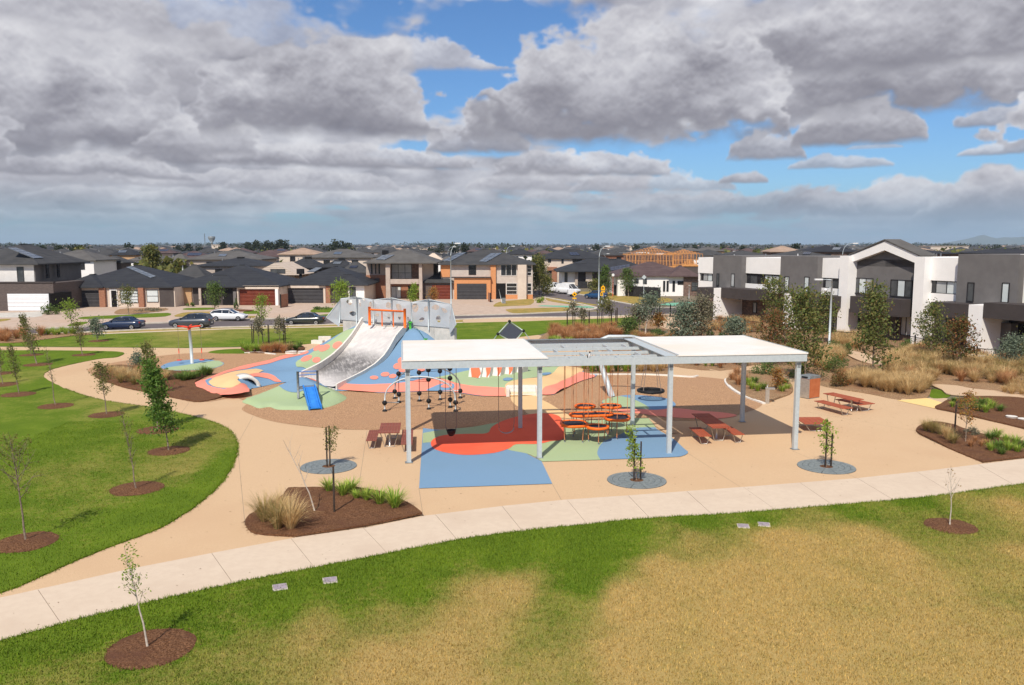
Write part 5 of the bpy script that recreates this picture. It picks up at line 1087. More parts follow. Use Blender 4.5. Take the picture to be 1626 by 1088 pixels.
# a magpie on the front beam
bp_ = PP(8.05, -.2); bird = thing('bird', 'black and white magpie perched on the front beam of the shelter', 'bird', (bp_.x, bp_.y, ZT + .33), PA + R(20))
mb = MB(); mb.tube([(0, 0, -.16), (0, .02, .02), (0, 0, .1), (0, -.02, .19), (0, -.03, .25)], [.012, .035, .055, .05, .03], 8); mb.build('body', M['white_sat'], bird)
MB().ball((0, -.05, .27), .04, 8, 6).build('head', M['black'], bird); MB().tube([(0, -.08, .27), (0, -.15, .26)], [.014, .003], 5).build('beak', M['galv_d'], bird)
MB().tube([(0, .03, .08), (0, .06, -.08), (0, .07, -.26)], [.03, .035, .02], 6).build('tail', M['black'], bird)
for s in (-1, 1):
    MB().tube([(s * .045, .01, .19), (s * .05, .035, .06), (s * .03, .06, -.05)], [.02, .03, .008], 6).build('wing', M['black'], bird); MB().tube([(s * .02, 0, .06), (s * .02, -.01, 0)], .006, 4).build('leg', M['black'], bird)
# ---- swings under the left bay
def swing(u, v, w, kind, lab):
    p = PP(u, v); t = thing('swing', lab, 'swing', (p.x, p.y, 0), PA)
    for s in (-1, 1): MB().tube([(s * w, 0, ZT), (s * w, 0, .95), (s * w * .9, 0, .72)], .014, 4).build('rope', M['cable'], t)
    if kind == 'bucket':
        mb = MB(); n = 10
        for a, b, r0, r1 in ((.45, .58, .10, .2), (.58, .74, .2, .24)):
            mb.tube([(0, 0, a), (0, 0, b)], [r0, r1], n, cap=(a == .45))
        mb.build('bucket_seat', M['black'], t)
        for s in (-1, 1): MB().tube([(s * w, 0, .95), (s * .2, .12, .74)], .012, 4).build('rope', M['cable'], t)
    else:
        mb = MB(); vs = []
        for k in range(11):
            a = math.pi * k / 10; x = -w * math.cos(a); z = .72 - .28 * math.sin(a); vs += [(x, -.08, z), (x, .08, z), (x, .08, z + .02), (x, -.08, z + .02)]
        fs = []
        for i in range(10):
            b = 4 * i; c = b + 4; fs += [(b, b + 1, c + 1, c), (b + 1, b + 2, c + 2, c + 1), (b + 2, b + 3, c + 3, c + 2), (b + 3, b, c, c + 3)]
        mb.add(vs, fs + [(3, 2, 1, 0), (40, 41, 42, 43)]).build('belt_seat', M['galv_d'], t)
swing(2.05, 3.0, .26, 'bucket', 'black bucket swing hanging from the left bay of the shelter')
swing(4.75, 3.2, .38, 'belt', 'grey belt swing hanging beside the middle post of the shelter')
# ---- hanging trampoline discs
def disc_pf(px, py, z, rx, ry, lab, rot=0., pent=False):
    g = G(px, py, z); t = thing('trampoline_disc', lab, 'trampoline', (g.x, g.y, 0), rot, 'orange rimmed trampolines hung in the open bay')
    n = 28; out = []
    for k in range(n):
        a = 2 * math.pi * k / n
        if pent: e = .72; c, s = math.cos(a), math.sin(a); out.append((rx * math.copysign(abs(c) ** e, c), ry * math.copysign(abs(s) ** e, s)))
        elif rx > ry * 1.8:
            c, s = math.cos(a), math.sin(a); out.append(((rx - ry) * (1 if c > 0 else -1) + ry * c if abs(c) > .02 else 0, ry * s))
        else: out.append((rx * math.cos(a), ry * math.sin(a)))
    MB().tube([(x, y, z) for x, y in out] + [(out[0][0], out[0][1], z)], .075, 6, cap=False).build('rim', M['orange'], t)
    MB().prism([(x * .93, y * .93) for x, y in out], z + .01, z + .03).build('mat', M['blackmat'], t)
    na = 4 if rx > .6 else 3
    for k in range(na):
        a = 2 * math.pi * (k + .35) / na; i = int(a / (2 * math.pi) * n) % n; x, y = out[i]
        MB().tube([(x, y, z), (x, y, ZT + .1)], .014, 4).build('rope', M['rope'], t)
        MB().tube([(x, y, z - .05), (x * .92, y * .92, .12)], .02, 4).build('tether', M['rope'], t)
        MB().tube([(x * .92, y * .92, .016), (x * .92, y * .92, .14)], .035, 6).build('anchor', M['galv_d'], t)
disc_pf(929, 645, 1.25, .50, .50, 'small round trampoline at the back left of the open bay')
disc_pf(970, 645, 1.25, .50, .50, 'small round trampoline at the back right of the open bay')
disc_pf(939, 658, 1.1, 1.08, .42, 'long trampoline across the middle of the open bay', PA)
disc_pf(911.5, 673, .85, .62, .66, 'square cornered trampoline at the left of the open bay', PA, True)
disc_pf(949, 678, .8, .50, .50, 'small round trampoline nearest the front of the open bay')
disc_pf(980, 663, 1.0, .60, .75, 'square cornered trampoline at the right of the open bay', PA - R(15), True)
# ================================================================== furniture
def frame_leg(x, y, z, w, m, t, splay=.12, name='leg', loop=True):
    """bent tube leg: down, along the ground and up again (across y)"""
    MB().tube([(x, y - w, z), (x, y - w * .55, .02), (x, y + w * .55, .02), (x, y + w, z)], .022, 6).build(name, m, t)
def slatted(t, L_, W_, z, n, m, along='x'):
    """n slats running the long way"""
    sw = W_ / n
    me = None
    for k in range(n):
        y = -W_ / 2 + sw * (k + .5)
        if me is None:
            me = MB().box(-L_ / 2, L_ / 2, -sw / 2 + .006, sw / 2 - .006, -.035, 0).mesh('slat', m)
        link('slat', me, t, loc=(0, y, z - .0015 * (k % 2)))
    for x in (-L_ * .38, L_ * .38): MB().box(x - .03, x + .03, -W_ / 2 + .03, W_ / 2 - .03, z - .075, z - .038).build('bearer', M['steel'], t)
def quad_place(q, z):
    """q: front-left, front-right, back-right, back-left corners of a top in the survey -> centre, long direction, length, width"""
    P = [Vector(G(x, y, z).xy) for x, y in q]; c = sum(P, Vector((0, 0))) / 4
    a = ((P[1] - P[0]) + (P[2] - P[3])) / 2; b = ((P[3] - P[0]) + (P[2] - P[1])) / 2
    if a.length > b.length: return c, math.atan2(a.y, a.x), a.length, b.length
    return c, math.atan2(b.y, b.x), b.length, a.length
def table(q, lab, m='timber', W_=None, L_=None, z=.75, cat='table', name='picnic_table', grp='picnic tables on the plaza', post=True):
    c, a, L, W = quad_place(q, z); L = L_ or L; W = W_ or W
    t = thing(name, lab, cat, (c.x, c.y, .0045), a, grp); slatted(t, L, W, z, 7 if z > .6 else 5, M[m])
    for s in (-1, 1): frame_leg(s * L * .38, 0, z - .08, W * .42, M['steel'], t)
    if post: MB().tube([(L * -.28, 0, .0), (L * -.28, 0, z - .08)], .05, 8).build('pedestal', M['steel'], t)
    return t
def bench(q, lab, m='timber', L_=None, W_=None, z=.45):
    c, a, L, W = quad_place(q, z); L = L_ or L; W = W_ or max(W, .38)
    t = thing('bench', lab, 'bench', (c.x, c.y, .0045), a, 'benches on the plaza'); slatted(t, L, W, z, 4 if W < .5 else 5, M[m])
    for s in (-1, 1): frame_leg(s * L * .4, 0, z - .08, W * .42, M['steel'], t)
    return t
table([(603.7, 687.8), (631.7, 687.8), (636, 671), (606, 671)], 'weathered red slatted table left of the shelter post', 'timber_dark', 1.0, 2.2)
bench([(580.7, 700), (598, 700), (602, 682.5), (586.7, 682.5)], 'weathered red bench at the outer left of the small table', 'timber_dark', 2.2, .5)
bench([(635.4, 711.7), (655, 711.7), (655, 677), (641, 677)], 'weathered red bench tucked behind the left shelter post', 'timber_dark', 3.0, .55)
table([(1134, 681), (1160.7, 679), (1124, 655.5), (1098, 656.5)], 'long red timber table half in the shade of the right roof', 'timber', .95, 3.4)
bench([(1111, 692.5), (1129.5, 692.5), (1113, 678), (1094, 679.6)], 'red timber bench at the left side of the long shaded table')
bench([(1166, 691), (1182, 689.3), (1160, 677), (1146, 678)], 'red timber bench at the right side of the long shaded table')
table([(1279.7, 674.8), (1318.5, 671), (1299, 662), (1263, 663)], 'low wide red timber platform seat right of the last shelter post', z=.45, cat='bench', name='platform_seat', grp=None, post=False)
table([(1356, 637.2), (1372, 632.6), (1322, 622.6), (1307.5, 625.3)], 'long red timber table in the open plaza in front of the bin', 'timber', .8)
bench([(1340.7, 649.3), (1353, 647.5), (1306, 635), (1294, 637)], 'long red bench on the near side of the open plaza table')
bench([(1371, 644), (1385, 640), (1345, 631), (1330, 635)], 'red bench half hidden behind the open plaza table', L_=1.9)
# bin enclosure
g = G(1285, 634); bn = thing('litter_bin', 'boxed steel litter bin with orange side panel and grey lid', 'bin', (g.x, g.y, .0045), R(33))
MB().box(-.02, 1.0, 0, .86, .05, 1.25).build('panel', M['panel_or'], bn); MB().box(-.045, -.022, .0, .86, .04, 1.22).build('door', M['steel'], bn)
mb = MB(); mb.add([(-.04, 0, 1.25), (1.0, 0, 1.25), (1.0, .86, 1.25), (-.04, .86, 1.25), (-.04 + .1, 0, 1.42), (1.0, 0, 1.42), (1.0, .86, 1.42), (.06, .86, 1.42)], [(0, 1, 5, 4), (1, 2, 6, 5), (2, 3, 7, 6), (3, 0, 4, 7), (4, 5, 6, 7)]); mb.build('lid', M['galv_d'], bn)
MB().box(-.03, .04, .18, .62, 1.27, 1.38).build('chute', M['black'], bn); MB().box(0, .98, .02, .84, .0, .05).build('plinth', M['galv_d'], bn)
g = G(1218, 641); t = thing('drinking_fountain', 'slim steel drinking fountain at the edge of the planting bed', 'fountain', (g.x, g.y, .0045), R(-10))
MB().box(-.11, .11, -.11, .11, 0, .95).build('column', M['steel'], t); MB().box(-.12, .42, -.14, .14, .88, .98).build('basin', M['steel'], t); MB().tube([(-.02, 0, .98), (-.02, 0, 1.12), (.06, 0, 1.14)], .02, 6).build('tap', M['steel'], t)
# pit lids in the front lawn
for i, (x, y, lab) in enumerate([(444.5, 935.5, 'square lilac grey pit lid in the front lawn, leftmost'), (524, 924.5, 'square lilac grey pit lid in the front lawn, second from left'), (1180, 838, 'square lilac grey pit lid in the dry grass, left one of the right pair'), (1213, 835.5, 'square lilac grey pit lid in the dry grass, right one of the pair')]):
    g = G(x, y); t = thing('pit_lid', lab, 'pit lid', (g.x, g.y, 0), R([20, 16, -10, -14][i]), 'pit lids in the lawn'); MB().box(-.17, .17, -.17, .17, 0, .085).build('lid', M['paver'], t); MB().box(-.20, .20, -.20, .20, 0, .07).build('frame', M['kerb'], t)
for i, (x, y) in enumerate([(1606, 665), (1625, 669)]):
    g = G(x, y); t = thing('stepping_stone', ['flat pale stepping stone in the mulch, the left of two', 'flat pale stepping stone in the mulch at the right picture edge'][i], 'stone', (g.x, g.y, 0), .3); MB().cyl((0, 0), .3, 0, .15, 9).build('stone', M['conc_white'], t)

# ================================================================== plants
def rnd(rg, a, b, n=None): return rg.uniform(a, b, n)
def leaves_mesh(name, pos, size, rg, m, squash=1., droop=0., aspect=.55):
    """one diamond leaf per position"""
    n = len(pos); a = rg.normal(0, 1, (n, 3)); a[:, 2] = a[:, 2] * squash - droop; a /= np.linalg.norm(a, axis=1)[:, None] + 1e-9
    b = rg.normal(0, 1, (n, 3)); b -= (b * a).sum(1)[:, None] * a; b /= np.linalg.norm(b, axis=1)[:, None] + 1e-9
    s = size * rg.uniform(.6, 1.3, n)[:, None]
    nrm = np.cross(a, b) * s * .12
    V = np.stack([pos - a * s, pos + b * s * aspect + nrm, pos + a * s, pos - b * s * aspect + nrm], 1).reshape(-1, 3)
    F = np.arange(4 * n).reshape(-1, 4)
    return fast_mesh(name, V, F, m)
def make_tree(seed, h, r, cb=.3, nb=22, lpb=26, ls=.06, tr=.04, lean=(0, 0), prof=None, up=.8, m='lf_green', tm='bark_t', twig=.012, spread=.12, clump=0, fork=False, bare=0.):
    rg = np.random.default_rng(seed); prof = prof or (lambda f: math.sin(math.pi * min(1, .12 + f * .88)) ** .7)
    tb = MB(); n = 9; wob = rg.normal(0, .012 * h, (n, 2)).cumsum(0) * .5; wob -= wob[0]
    tp = [Vector((lean[0] * (i / (n - 1)) ** 1.2 + wob[i][0], lean[1] * (i / (n - 1)) ** 1.2 + wob[i][1], h * .97 * i / (n - 1))) for i in range(n)]
    tb.tube([Vector((0, 0, -.05))] + tp[1:], [tr * (1 - .85 * (i / (n - 1))) for i in range(n)], 7)
    def tpos(f):
        k = min(int(f * (n - 1)), n - 2); return tp[k].lerp(tp[k + 1], f * (n - 1) - k)
    L = []
    for i in range(nb):
        f = cb + (1 - cb) * ((i + rg.random() * .8) / nb) ** .9 * .98; base = tpos(min(f, .97) * (.92 if not fork else .85)); c = (f - cb) / (1 - cb)
        ang = i * 2.4 + rg.normal(0, .4); ln = r * prof(c) * rg.uniform(.6, 1.15) + .03 * h; u = up * rg.uniform(.6, 1.3)
        d = Vector((math.cos(ang), math.sin(ang), u)).normalized(); p1 = base + d * ln * .5; p2 = base + d * ln + Vector((0, 0, ln * .15)) 
        br = max(twig * .35, tr * .35 * (1 - c) + twig * .4); tb.tube([base, p1, p2], [br, br * .7, br * .3], 4, cap=False)
        subs = [(base, p1, p2)]
        for s in range(2 if ln > .25 * r else 1):
            q = base.lerp(p2, rg.uniform(.35, .8)); dd = (d + Vector(rg.normal(0, .6, 3))).normalized(); e = q + dd * ln * rg.uniform(.3, .55); tb.tube([q, e], [br * .5, br * .2], 3, cap=False); subs.append((q, q.lerp(e, .5), e))
        if rg.random() < bare: continue
        for (a, b_, c_) in subs:
            k = int(lpb / len(subs)); ts = rg.uniform(.2, 1.05, k)
            P = np.array([tuple(a.lerp(c_, t)) for t in ts]); k and L.append(P + rg.normal(0, spread * (.4 + .6 * ln / max(r, .01)), (k, 3)))
    if clump:
        for i in range(clump):
            c = rg.random() ** .8; z = h * (cb + (1 - cb) * c); rr = r * prof(c) * rg.random() ** .4; a = rg.random() * 6.28
            cc = np.array([tpos(min(z / h, 1.)).x + rr * math.cos(a), tpos(min(z / h, 1.)).y + rr * math.sin(a), z]); k = int(lpb * 1.2)
            L.append(cc + rg.normal(0, spread * 1.6, (k, 3)) * (1, 1, .7))
    L = np.vstack(L) if L else np.zeros((0, 3)); L = L[L[:, 2] > h * cb * .55]
    return tb.mesh('trunk', M[tm]), leaves_mesh('crown', L, ls, rg, M[m], droop=.3)
def place_tree(name, lab, base, tm, cat='tree', group=None, rz=0., scale=1., z=0.):
    t = thing(name, lab, cat, (base[0], base[1], z), rz, group)
    if scale != 1.: t.scale = (scale,) * 3
    link('trunk', tm[0], t); link('crown', tm[1], t); return t
def sc_at(py): return (py - 388) / 9.6
colu = lambda f: (.55 + .45 * math.sin(math.pi * f)) * (1 - f * .55)
pyra = lambda f: (1 - f) ** .75 * (.5 + min(1, f * 4) * .5)
oval = lambda f: math.sin(math.pi * min(1, .15 + f * .85)) ** .8
# lawn trees: key, trunk foot, top, crown radius, seed, leaves..., look
def lawn_tree(key, foot, top, rpx, lab, group='young trees on the left lawn', z=.06, name='young_tree', **kw):
    g = G(*foot); s = sc_at(foot[1]); h = (foot[1] - top[1]) / s * 1.03; lean = (top[0] - foot[0]) / s
    tm = make_tree(h=h, r=rpx / s, lean=(lean, 0), **kw); return place_tree(name, lab, (g.x, g.y), tm, group=group, z=z)
lawn_tree('t1', (41, 861), (26, 684), 44, 'thin bronze leaved tree nearest the left picture edge', seed=1, cb=.42, nb=26, lpb=24, ls=.04, tr=.035, prof=oval, up=1.3, m='lf_maple', spread=.10)
lawn_tree('t2', (216.5, 779), (197, 643), 20, 'sparse half bare tree on the lawn beside the path bend', seed=2, cb=.25, nb=22, lpb=12, ls=.036, tr=.03, prof=colu, up=2.2, m='lf_maple', spread=.07)
lawn_tree('t3', (268, 718), (250, 575), 19, 'dense dark green column tree on the lawn', seed=3, cb=.2, nb=40, lpb=52, ls=.07, tr=.035, prof=lambda f: (.95 + .3 * math.sin(f * 12)) * (1 - f * .5), up=.5, m='lf_green', spread=.14, clump=20)
lawn_tree('t4', (250, 684), (238, 537), 17, 'narrow green tree just behind the dense column tree', seed=4, cb=.25, nb=30, lpb=44, ls=.062, tr=.035, prof=colu, up=1.4, m='lf_olive', spread=.12)
lawn_tree('t5', (169.5, 660), (161, 573), 15, 'young tree with tidy olive crown by the path curve', seed=5, cb=.38, nb=26, lpb=34, ls=.055, tr=.035, prof=oval, up=1.1, m='lf_olive', spread=.12)
lawn_tree('t6', (88.5, 645), (78, 548), 9, 'very thin sparse tree third along the path side of the lawn', seed=6, cb=.35, nb=18, lpb=10, ls=.04, tr=.032, prof=colu, up=1.6, m='lf_olive', spread=.08)
lawn_tree('t7', (30.5, 627), (22, 546), 10, 'slim green tree with narrow crown near the left edge', seed=7, cb=.3, nb=24, lpb=30, ls=.055, tr=.035, prof=colu, up=1.2, m='lf_olive', spread=.12)
lawn_tree('t8', (5, 612), (-4, 545), 9, 'slim tree cut by the left picture edge, lower one', seed=8, cb=.3, nb=16, lpb=20, ls=.055, tr=.035, prof=colu, m='lf_olive', spread=.12)
lawn_tree('t9', (59, 580), (37, 495), 11, 'leaning bushy young tree at the far left of the lawn', seed=9, cb=.2, nb=30, lpb=38, ls=.07, tr=.05, prof=lambda f: .6 + .5 * math.sin(f * 5), m='lf_olive', spread=.18)
lawn_tree('t10', (131, 565), (124, 510), 9, 'small leafy tree on the lawn tip beside the curving path', seed=10, cb=.3, nb=22, lpb=32, ls=.07, tr=.04, prof=oval, m='lf_olive', spread=.16)
lawn_tree('t11', (155, 542), (150, 507), 12, 'silver leaved tree on the far lawn near the blue sedan', seed=11, cb=.15, nb=26, lpb=36, ls=.09, tr=.04, prof=oval, m='lf_grey', spread=.22, group=None)
lawn_tree('t12', (50, 565), (44, 535), 6, 'short sapling behind the leaning bushy tree', seed=12, cb=.3, nb=16, lpb=18, ls=.06, tr=.035, prof=oval, m='lf_olive', spread=.14)
lawn_tree('t13', (2, 594), (-3, 548), 9, 'slim tree cut by the left picture edge, upper one', seed=13, cb=.3, nb=16, lpb=20, ls=.06, tr=.035, prof=colu, m='lf_olive', spread=.14)
lawn_tree('t15', (235, 1033), (203, 868), 26, 'small maple with few green leaves in a large mulch ring', seed=15, cb=.45, nb=15, lpb=16, ls=.036, tr=.027, prof=lambda f: .95 - .5 * f, up=2.0, m='lf_lime', spread=.06, tm='bark_pale', group='young trees in the front lawn', twig=.009)
lawn_tree('t16', (1508, 838), (1502, 739), 24, 'almost bare pale sapling at the right of the front lawn', seed=16, cb=.42, nb=8, lpb=3, ls=.03, tr=.024, prof=lambda f: .95 - .3 * f, up=2.4, m='lf_autumn', spread=.03, tm='bark_pale', group='young trees in the front lawn', twig=.008)
lawn_tree('t18', (500, 815), (448, 700), 26, 'bare leaning sapling in the front mulch bed', seed=18, cb=.4, nb=9, lpb=2, ls=.03, tr=.028, prof=lambda f: .95 - .3 * f, up=2.2, m='lf_autumn', spread=.03, tm='bark_pale', group=None, twig=.009, z=.1)
lawn_tree('t19', (240.5, 628), (236, 536), 9, 'thin bronze topped tree in the grass bed by the path', seed=19, cb=.4, nb=18, lpb=20, ls=.055, tr=.03, prof=oval, m='lf_maple', spread=.12, group=None, z=.1)
# street trees and verge trees
lawn_tree('s1', (116, 528), (112, 478), 15, 'small round street tree in front of the charcoal garage', seed=21, cb=.38, nb=24, lpb=24, ls=.10, tr=.05, prof=oval, m='lf_lime', spread=.3, group='street trees', z=0)
lawn_tree('s2', (205, 500), (201, 455), 12, 'young street tree before the brick pillars of the single storey house', seed=22, cb=.3, nb=24, lpb=34, ls=.12, tr=.06, prof=oval, m='lf_olive', spread=.35, group='street trees', z=0)
lawn_tree('s3', (341, 492), (342, 450), 14, 'bushy dark street tree before the brown garage house porch', seed=23, cb=.12, nb=28, lpb=50, ls=.14, tr=.07, prof=oval, m='lf_shrub', spread=.4, group='street trees', z=0)
lawn_tree('s4', (418, 545), (417, 464), 11, 'tall thin yellowing tree rising between the white hatch and the charcoal sedan', seed=24, cb=.45, nb=28, lpb=32, ls=.08, tr=.05, prof=oval, m='lf_lime', spread=.2, group='street trees', z=0)
lawn_tree('s5', (541, 492), (542, 447), 15, 'round leafy street tree left of the beige two storey house', seed=25, cb=.15, nb=28, lpb=50, ls=.14, tr=.07, prof=oval, m='lf_lime', spread=.4, group='street trees', z=0)
lawn_tree('s6', (656, 484), (657, 450), 10, 'green street tree before the beige two storey house doorway', seed=26, cb=.12, nb=26, lpb=44, ls=.13, tr=.06, prof=pyra, m='lf_lime', spread=.35, group='street trees', z=0)
lawn_tree('s7', (688, 482), (687, 457), 8, 'small golden street tree before the red garage', seed=27, cb=.15, nb=20, lpb=34, ls=.12, tr=.05, prof=oval, m='lf_autumn', spread=.3, group='street trees', z=0)
lawn_tree('s8', (856, 470), (855, 406), 17, 'big tree at the right corner of the orange and white house', seed=28, cb=.1, nb=34, lpb=60, ls=.17, tr=.12, prof=lambda f: 1.05 - .55 * f, m='lf_olive', spread=.5, group='street trees', z=0)
lawn_tree('s9', (960, 470), (960, 420), 13, 'tree behind the curved street lamp near the bright blue car', seed=29, cb=.1, nb=30, lpb=52, ls=.16, tr=.09, prof=pyra, m='lf_shrub', spread=.5, group='street trees', z=0)
lawn_tree('s10', (998, 471), (996, 425), 11, 'tree before the charcoal fence of the brown roofed house', seed=30, cb=.2, nb=28, lpb=44, ls=.15, tr=.08, prof=oval, m='lf_shrub', spread=.45, group='street trees', z=0)
lawn_tree('s11', (868, 470), (868, 440), 9, 'shorter tree beside the parked white vans', seed=31, cb=.1, nb=24, lpb=44, ls=.15, tr=.07, prof=oval, m='lf_olive', spread=.45, group='street trees', z=0)
lawn_tree('s12', (945, 470), (945, 446), 9, 'low dark tree tucked left of the curved street lamp', seed=32, cb=.1, nb=22, lpb=40, ls=.15, tr=.07, prof=oval, m='lf_olive', spread=.45, group='street trees', z=0)
# staked saplings behind the shelter
def stakes(c, n, r, h, rz=0., grp='timber stakes round the young trees', lab=None, t=.035):
    for k in range(n):
        a = rz + 2 * math.pi * k / n; x, y = c[0] + r * math.cos(a), c[1] + r * math.sin(a)
        s_ = thing('tree_stake', lab, 'stake', (x, y, 0), a, grp); MB().box(-t, t, -t, t, 0, h).build('post', M['stake'], s_)
for i, (foot, top, rp, mm, lab) in enumerate([((410, 547), (412, 508), 9, 'lf_drab', 'drab sapling, left one in the small bed near the charcoal sedan'), ((444, 547), (447, 506), 10, 'lf_drab', 'drab sapling, right one in the small bed near the charcoal sedan'),
                                              ((911, 519), (909, 481), 10, 'lf_drab', 'grey brown sapling among black stakes, leftmost of the row'), ((925, 520), (925, 492), 9, 'lf_drab', 'short grey sapling among black stakes, second of the row'),
                                              ((958, 518), (958, 474), 13, 'lf_olive', 'olive sapling among black stakes below the curved lamp'), ((968, 517), (966, 478), 9, 'lf_drab', 'sapling among black stakes at the right end of the row')]):
    lawn_tree('k%d' % i, foot, top, rp, lab, seed=50 + i, cb=.45, nb=18, lpb=26, ls=.11, tr=.035, prof=oval, m=mm, spread=.26, group='staked saplings behind the playground', z=.05)
    g = G(*foot); stakes((g.x, g.y), 3, .95, 1.9, .4 + i, lab='dark stake guarding a drab sapling beyond the playground')
for (x, y) in [(860 + 616 / 8.13, 519), (860 + 740 / 8.13, 516), (900, 516.5), (979, 513), (980, 513.5)]:
    g = G(x, y); stakes((g.x, g.y), 1, .01, 1.9, 0, lab='dark stake guarding a drab sapling beyond the playground')
# trees in grates
def grate_tree(px, py, seed, kw, lab, glab, top, stk, rr=1.2):
    g = G(px, py); t = thing('tree_grate', glab, 'tree grate', (g.x, g.y, 0), R(20 * seed), 'round tree grates on the plaza')
    n = 36
    for j, (a, b) in enumerate([(.28, .50), (.515, .74), (.755, .98), (.995, 1.2)]):
        nseg = 12
        for k in range(nseg):
            a0 = 2 * math.pi * k / nseg + .012; a1 = 2 * math.pi * (k + 1) / nseg - .012; pts = [(r_ * math.cos(a0 + (a1 - a0) * q / 4), r_ * math.sin(a0 + (a1 - a0) * q / 4)) for r_, qq in ((b, range(5)), (a, range(4, -1, -1))) for q in qq]
            MB().prism(pts, .012, .028).build('grate_segment', M['grate'], t)
    MB().cyl((0, 0), 1.21, .003, .010, 40).build('frame', M['grate_dark'], t)
    MB().cyl((0, 0), .27, .011, .016, 20).build('soil', M['mulch'], t)
    s = sc_at(py); h = (py - top[1]) / s * 1.03
    tm = make_tree(seed=60 + seed, h=h, r=kw.pop('r'), lean=((top[0] - px) / s, 0), **kw); place_tree('plaza_tree', lab, (g.x, g.y), tm, group='young trees in plaza grates', z=.02)
    for k, (dx, hh) in enumerate(stk):
        st = thing('tree_stake', f'{["left", "right"][k]} dark stake holding the {lab.split(" in the ")[0].split(" with")[0]}', 'stake', (g.x + dx, g.y + (.04 if k else -.04), 0), 0, 'stakes in the plaza grates')
        MB().box(-.028, .028, -.028, .028, .017, hh).build('post', M['stake'], st); MB().box(min(0, -dx) , max(0, -dx), -.012, .012, hh * .62, hh * .62 + .05).build('tie', M['black'], st)
grate_tree(522, 741, 1, dict(r=.36, cb=.3, nb=14, lpb=22, ls=.05, tr=.018, prof=oval, m='lf_olive', spread=.10, up=.8), 'small green tree with airy crown in the left plaza grate', 'left plaza grate, near the front mulch bed', (531, 672), [(-.06, 1.75), (.05, 1.8)])
grate_tree(1011, 763, 2, dict(r=.34, cb=.12, nb=24, lpb=26, ls=.055, tr=.02, prof=lambda f: .7 + .3 * math.sin(f * 7), m='lf_lime', spread=.09, up=1.0), 'leggy leaning tree in the middle plaza grate', 'middle plaza grate, before the open rafter bay', (1000, 672), [(-.12, 1.75), (.16, 1.62)])
grate_tree(1312, 741.5, 3, dict(r=.42, cb=.2, nb=18, lpb=20, ls=.062, tr=.02, prof=oval, m='lf_lime', spread=.12, up=1.1), 'bright green bushy tree in the right plaza grate', 'right plaza grate, below the platform seat', (1309, 663), [(-.06, 1.6), (.22, 1.5)])
g = G(531, 815); t = thing('tree_stake', 'dark stake standing alone in the front mulch bed', 'stake', (g.x, g.y, 0)); MB().box(-.03, .03, -.03, .03, .05, 1.72).build('post', M['stake'], t)
# autumn tree in the right bed with stake
lawn_tree('t20', (1533, 703), (1535, 622), 17, 'small autumn tree with orange leaves in the right bed', seed=41, cb=.33, nb=26, lpb=26, ls=.05, tr=.025, prof=oval, m='lf_autumn', spread=.12, up=1.1, group=None, z=.1)
g = G(1515.5, 692); t = thing('tree_stake', 'dark stake left of the small autumn tree', 'stake', (g.x, g.y, 0)); MB().box(-.03, .03, -.03, .03, .05, 1.75).build('post', M['stake'], t)
# right hand trees
euc = lambda f: (.5 + .5 * math.sin(math.pi * min(1, f * .95 + .1)) + .16 * math.sin(f * 17)) * (1.1 - f * .65)
def big(foot, top, rp, lab, seed, m='lf_euc', cb=.12, cl=60, ls=.085, **kw):
    pass
    kw.setdefault('lpb', 25); cl = int(cl * .72)
    return lawn_tree('b', foot, top, rp, lab, name='gum_tree', seed=seed, cb=cb, nb=30, ls=ls, tr=.075, prof=kw.pop('prof', euc), m=m, spread=kw.pop('spread', .17), clump=cl, up=.7, group='trees in the meadow bed', z=0, **kw)
big((1386, 600), (1379, 457), 34, 'tallest glossy green tree before the gabled townhouse', 71, 'lf_euc', .16, 120, .11, prof=lambda f: (.78 + .12 * math.sin(f * 19)) * (1.12 - f) ** .55, spread=.22)
big((1248, 545), (1222, 447), 30, 'green tree before the second charcoal townhouse box', 72, 'lf_euc', .2, 70, .12, prof=lambda f: .95 - .45 * f, spread=.25)
big((1279, 607), (1268, 463), 38, 'big rust topped tree just behind the right shelter roof', 73, 'lf_euc', .15, 150, .105, spread=.22, prof=lambda f: (.75 + .1 * math.sin(f * 15)) * (1.15 - f) ** .45)
big((1226, 580), (1228, 497), 30, 'reddish bushy tree left of the rust topped tree', 74, 'lf_euc_red', .1, 90, .10, prof=oval, spread=.24)
big((1306, 545), (1307, 468), 19, 'slender olive tree left of the white column and lamp', 75, 'lf_euc', .2, 45, .11, prof=oval)
big((1476, 575), (1474, 482), 22, 'open green tree before the wide white townhouse column', 76, 'lf_euc', .22, 55, .10, prof=lambda f: .6 + .5 * math.sin(f * 4), spread=.2)
big((1520, 590), (1521, 508), 24, 'red tipped tree before the dark porch at right', 77, 'lf_euc_red', .25, 60, .095, prof=oval, spread=.2)
big((1085, 545), (1085, 483), 21, 'blue grey bushy tree behind the right shelter roof', 78, 'lf_grey', .05, 80, .13, prof=oval, spread=.28)
big((1112, 545), (1114, 474), 24, 'drab brown green tree beside the blue grey tree', 79, 'lf_drab', .12, 80, .12, prof=oval, spread=.28)
big((1166, 542), (1166, 505), 18, 'low blue grey shrub tree before the left townhouse fence', 80, 'lf_grey', .02, 60, .11, prof=oval, spread=.25)
big((1025, 530), (1032, 467), 18, 'pale stemmed grey gum above the shelter roof', 81, 'lf_grey', .42, 40, .12, prof=oval, spread=.3, tm='bark_pale')
big((1016, 527), (1012, 488), 14, 'drab leaning gum left of the pale stemmed gum', 82, 'lf_drab', .4, 26, .12, prof=oval, spread=.3, tm='bark_pale')
big((1046, 530), (1044, 498), 9, 'rust coloured small tree right of the pale stemmed gum', 83, 'lf_autumn', .35, 14, .10, prof=oval, spread=.2)
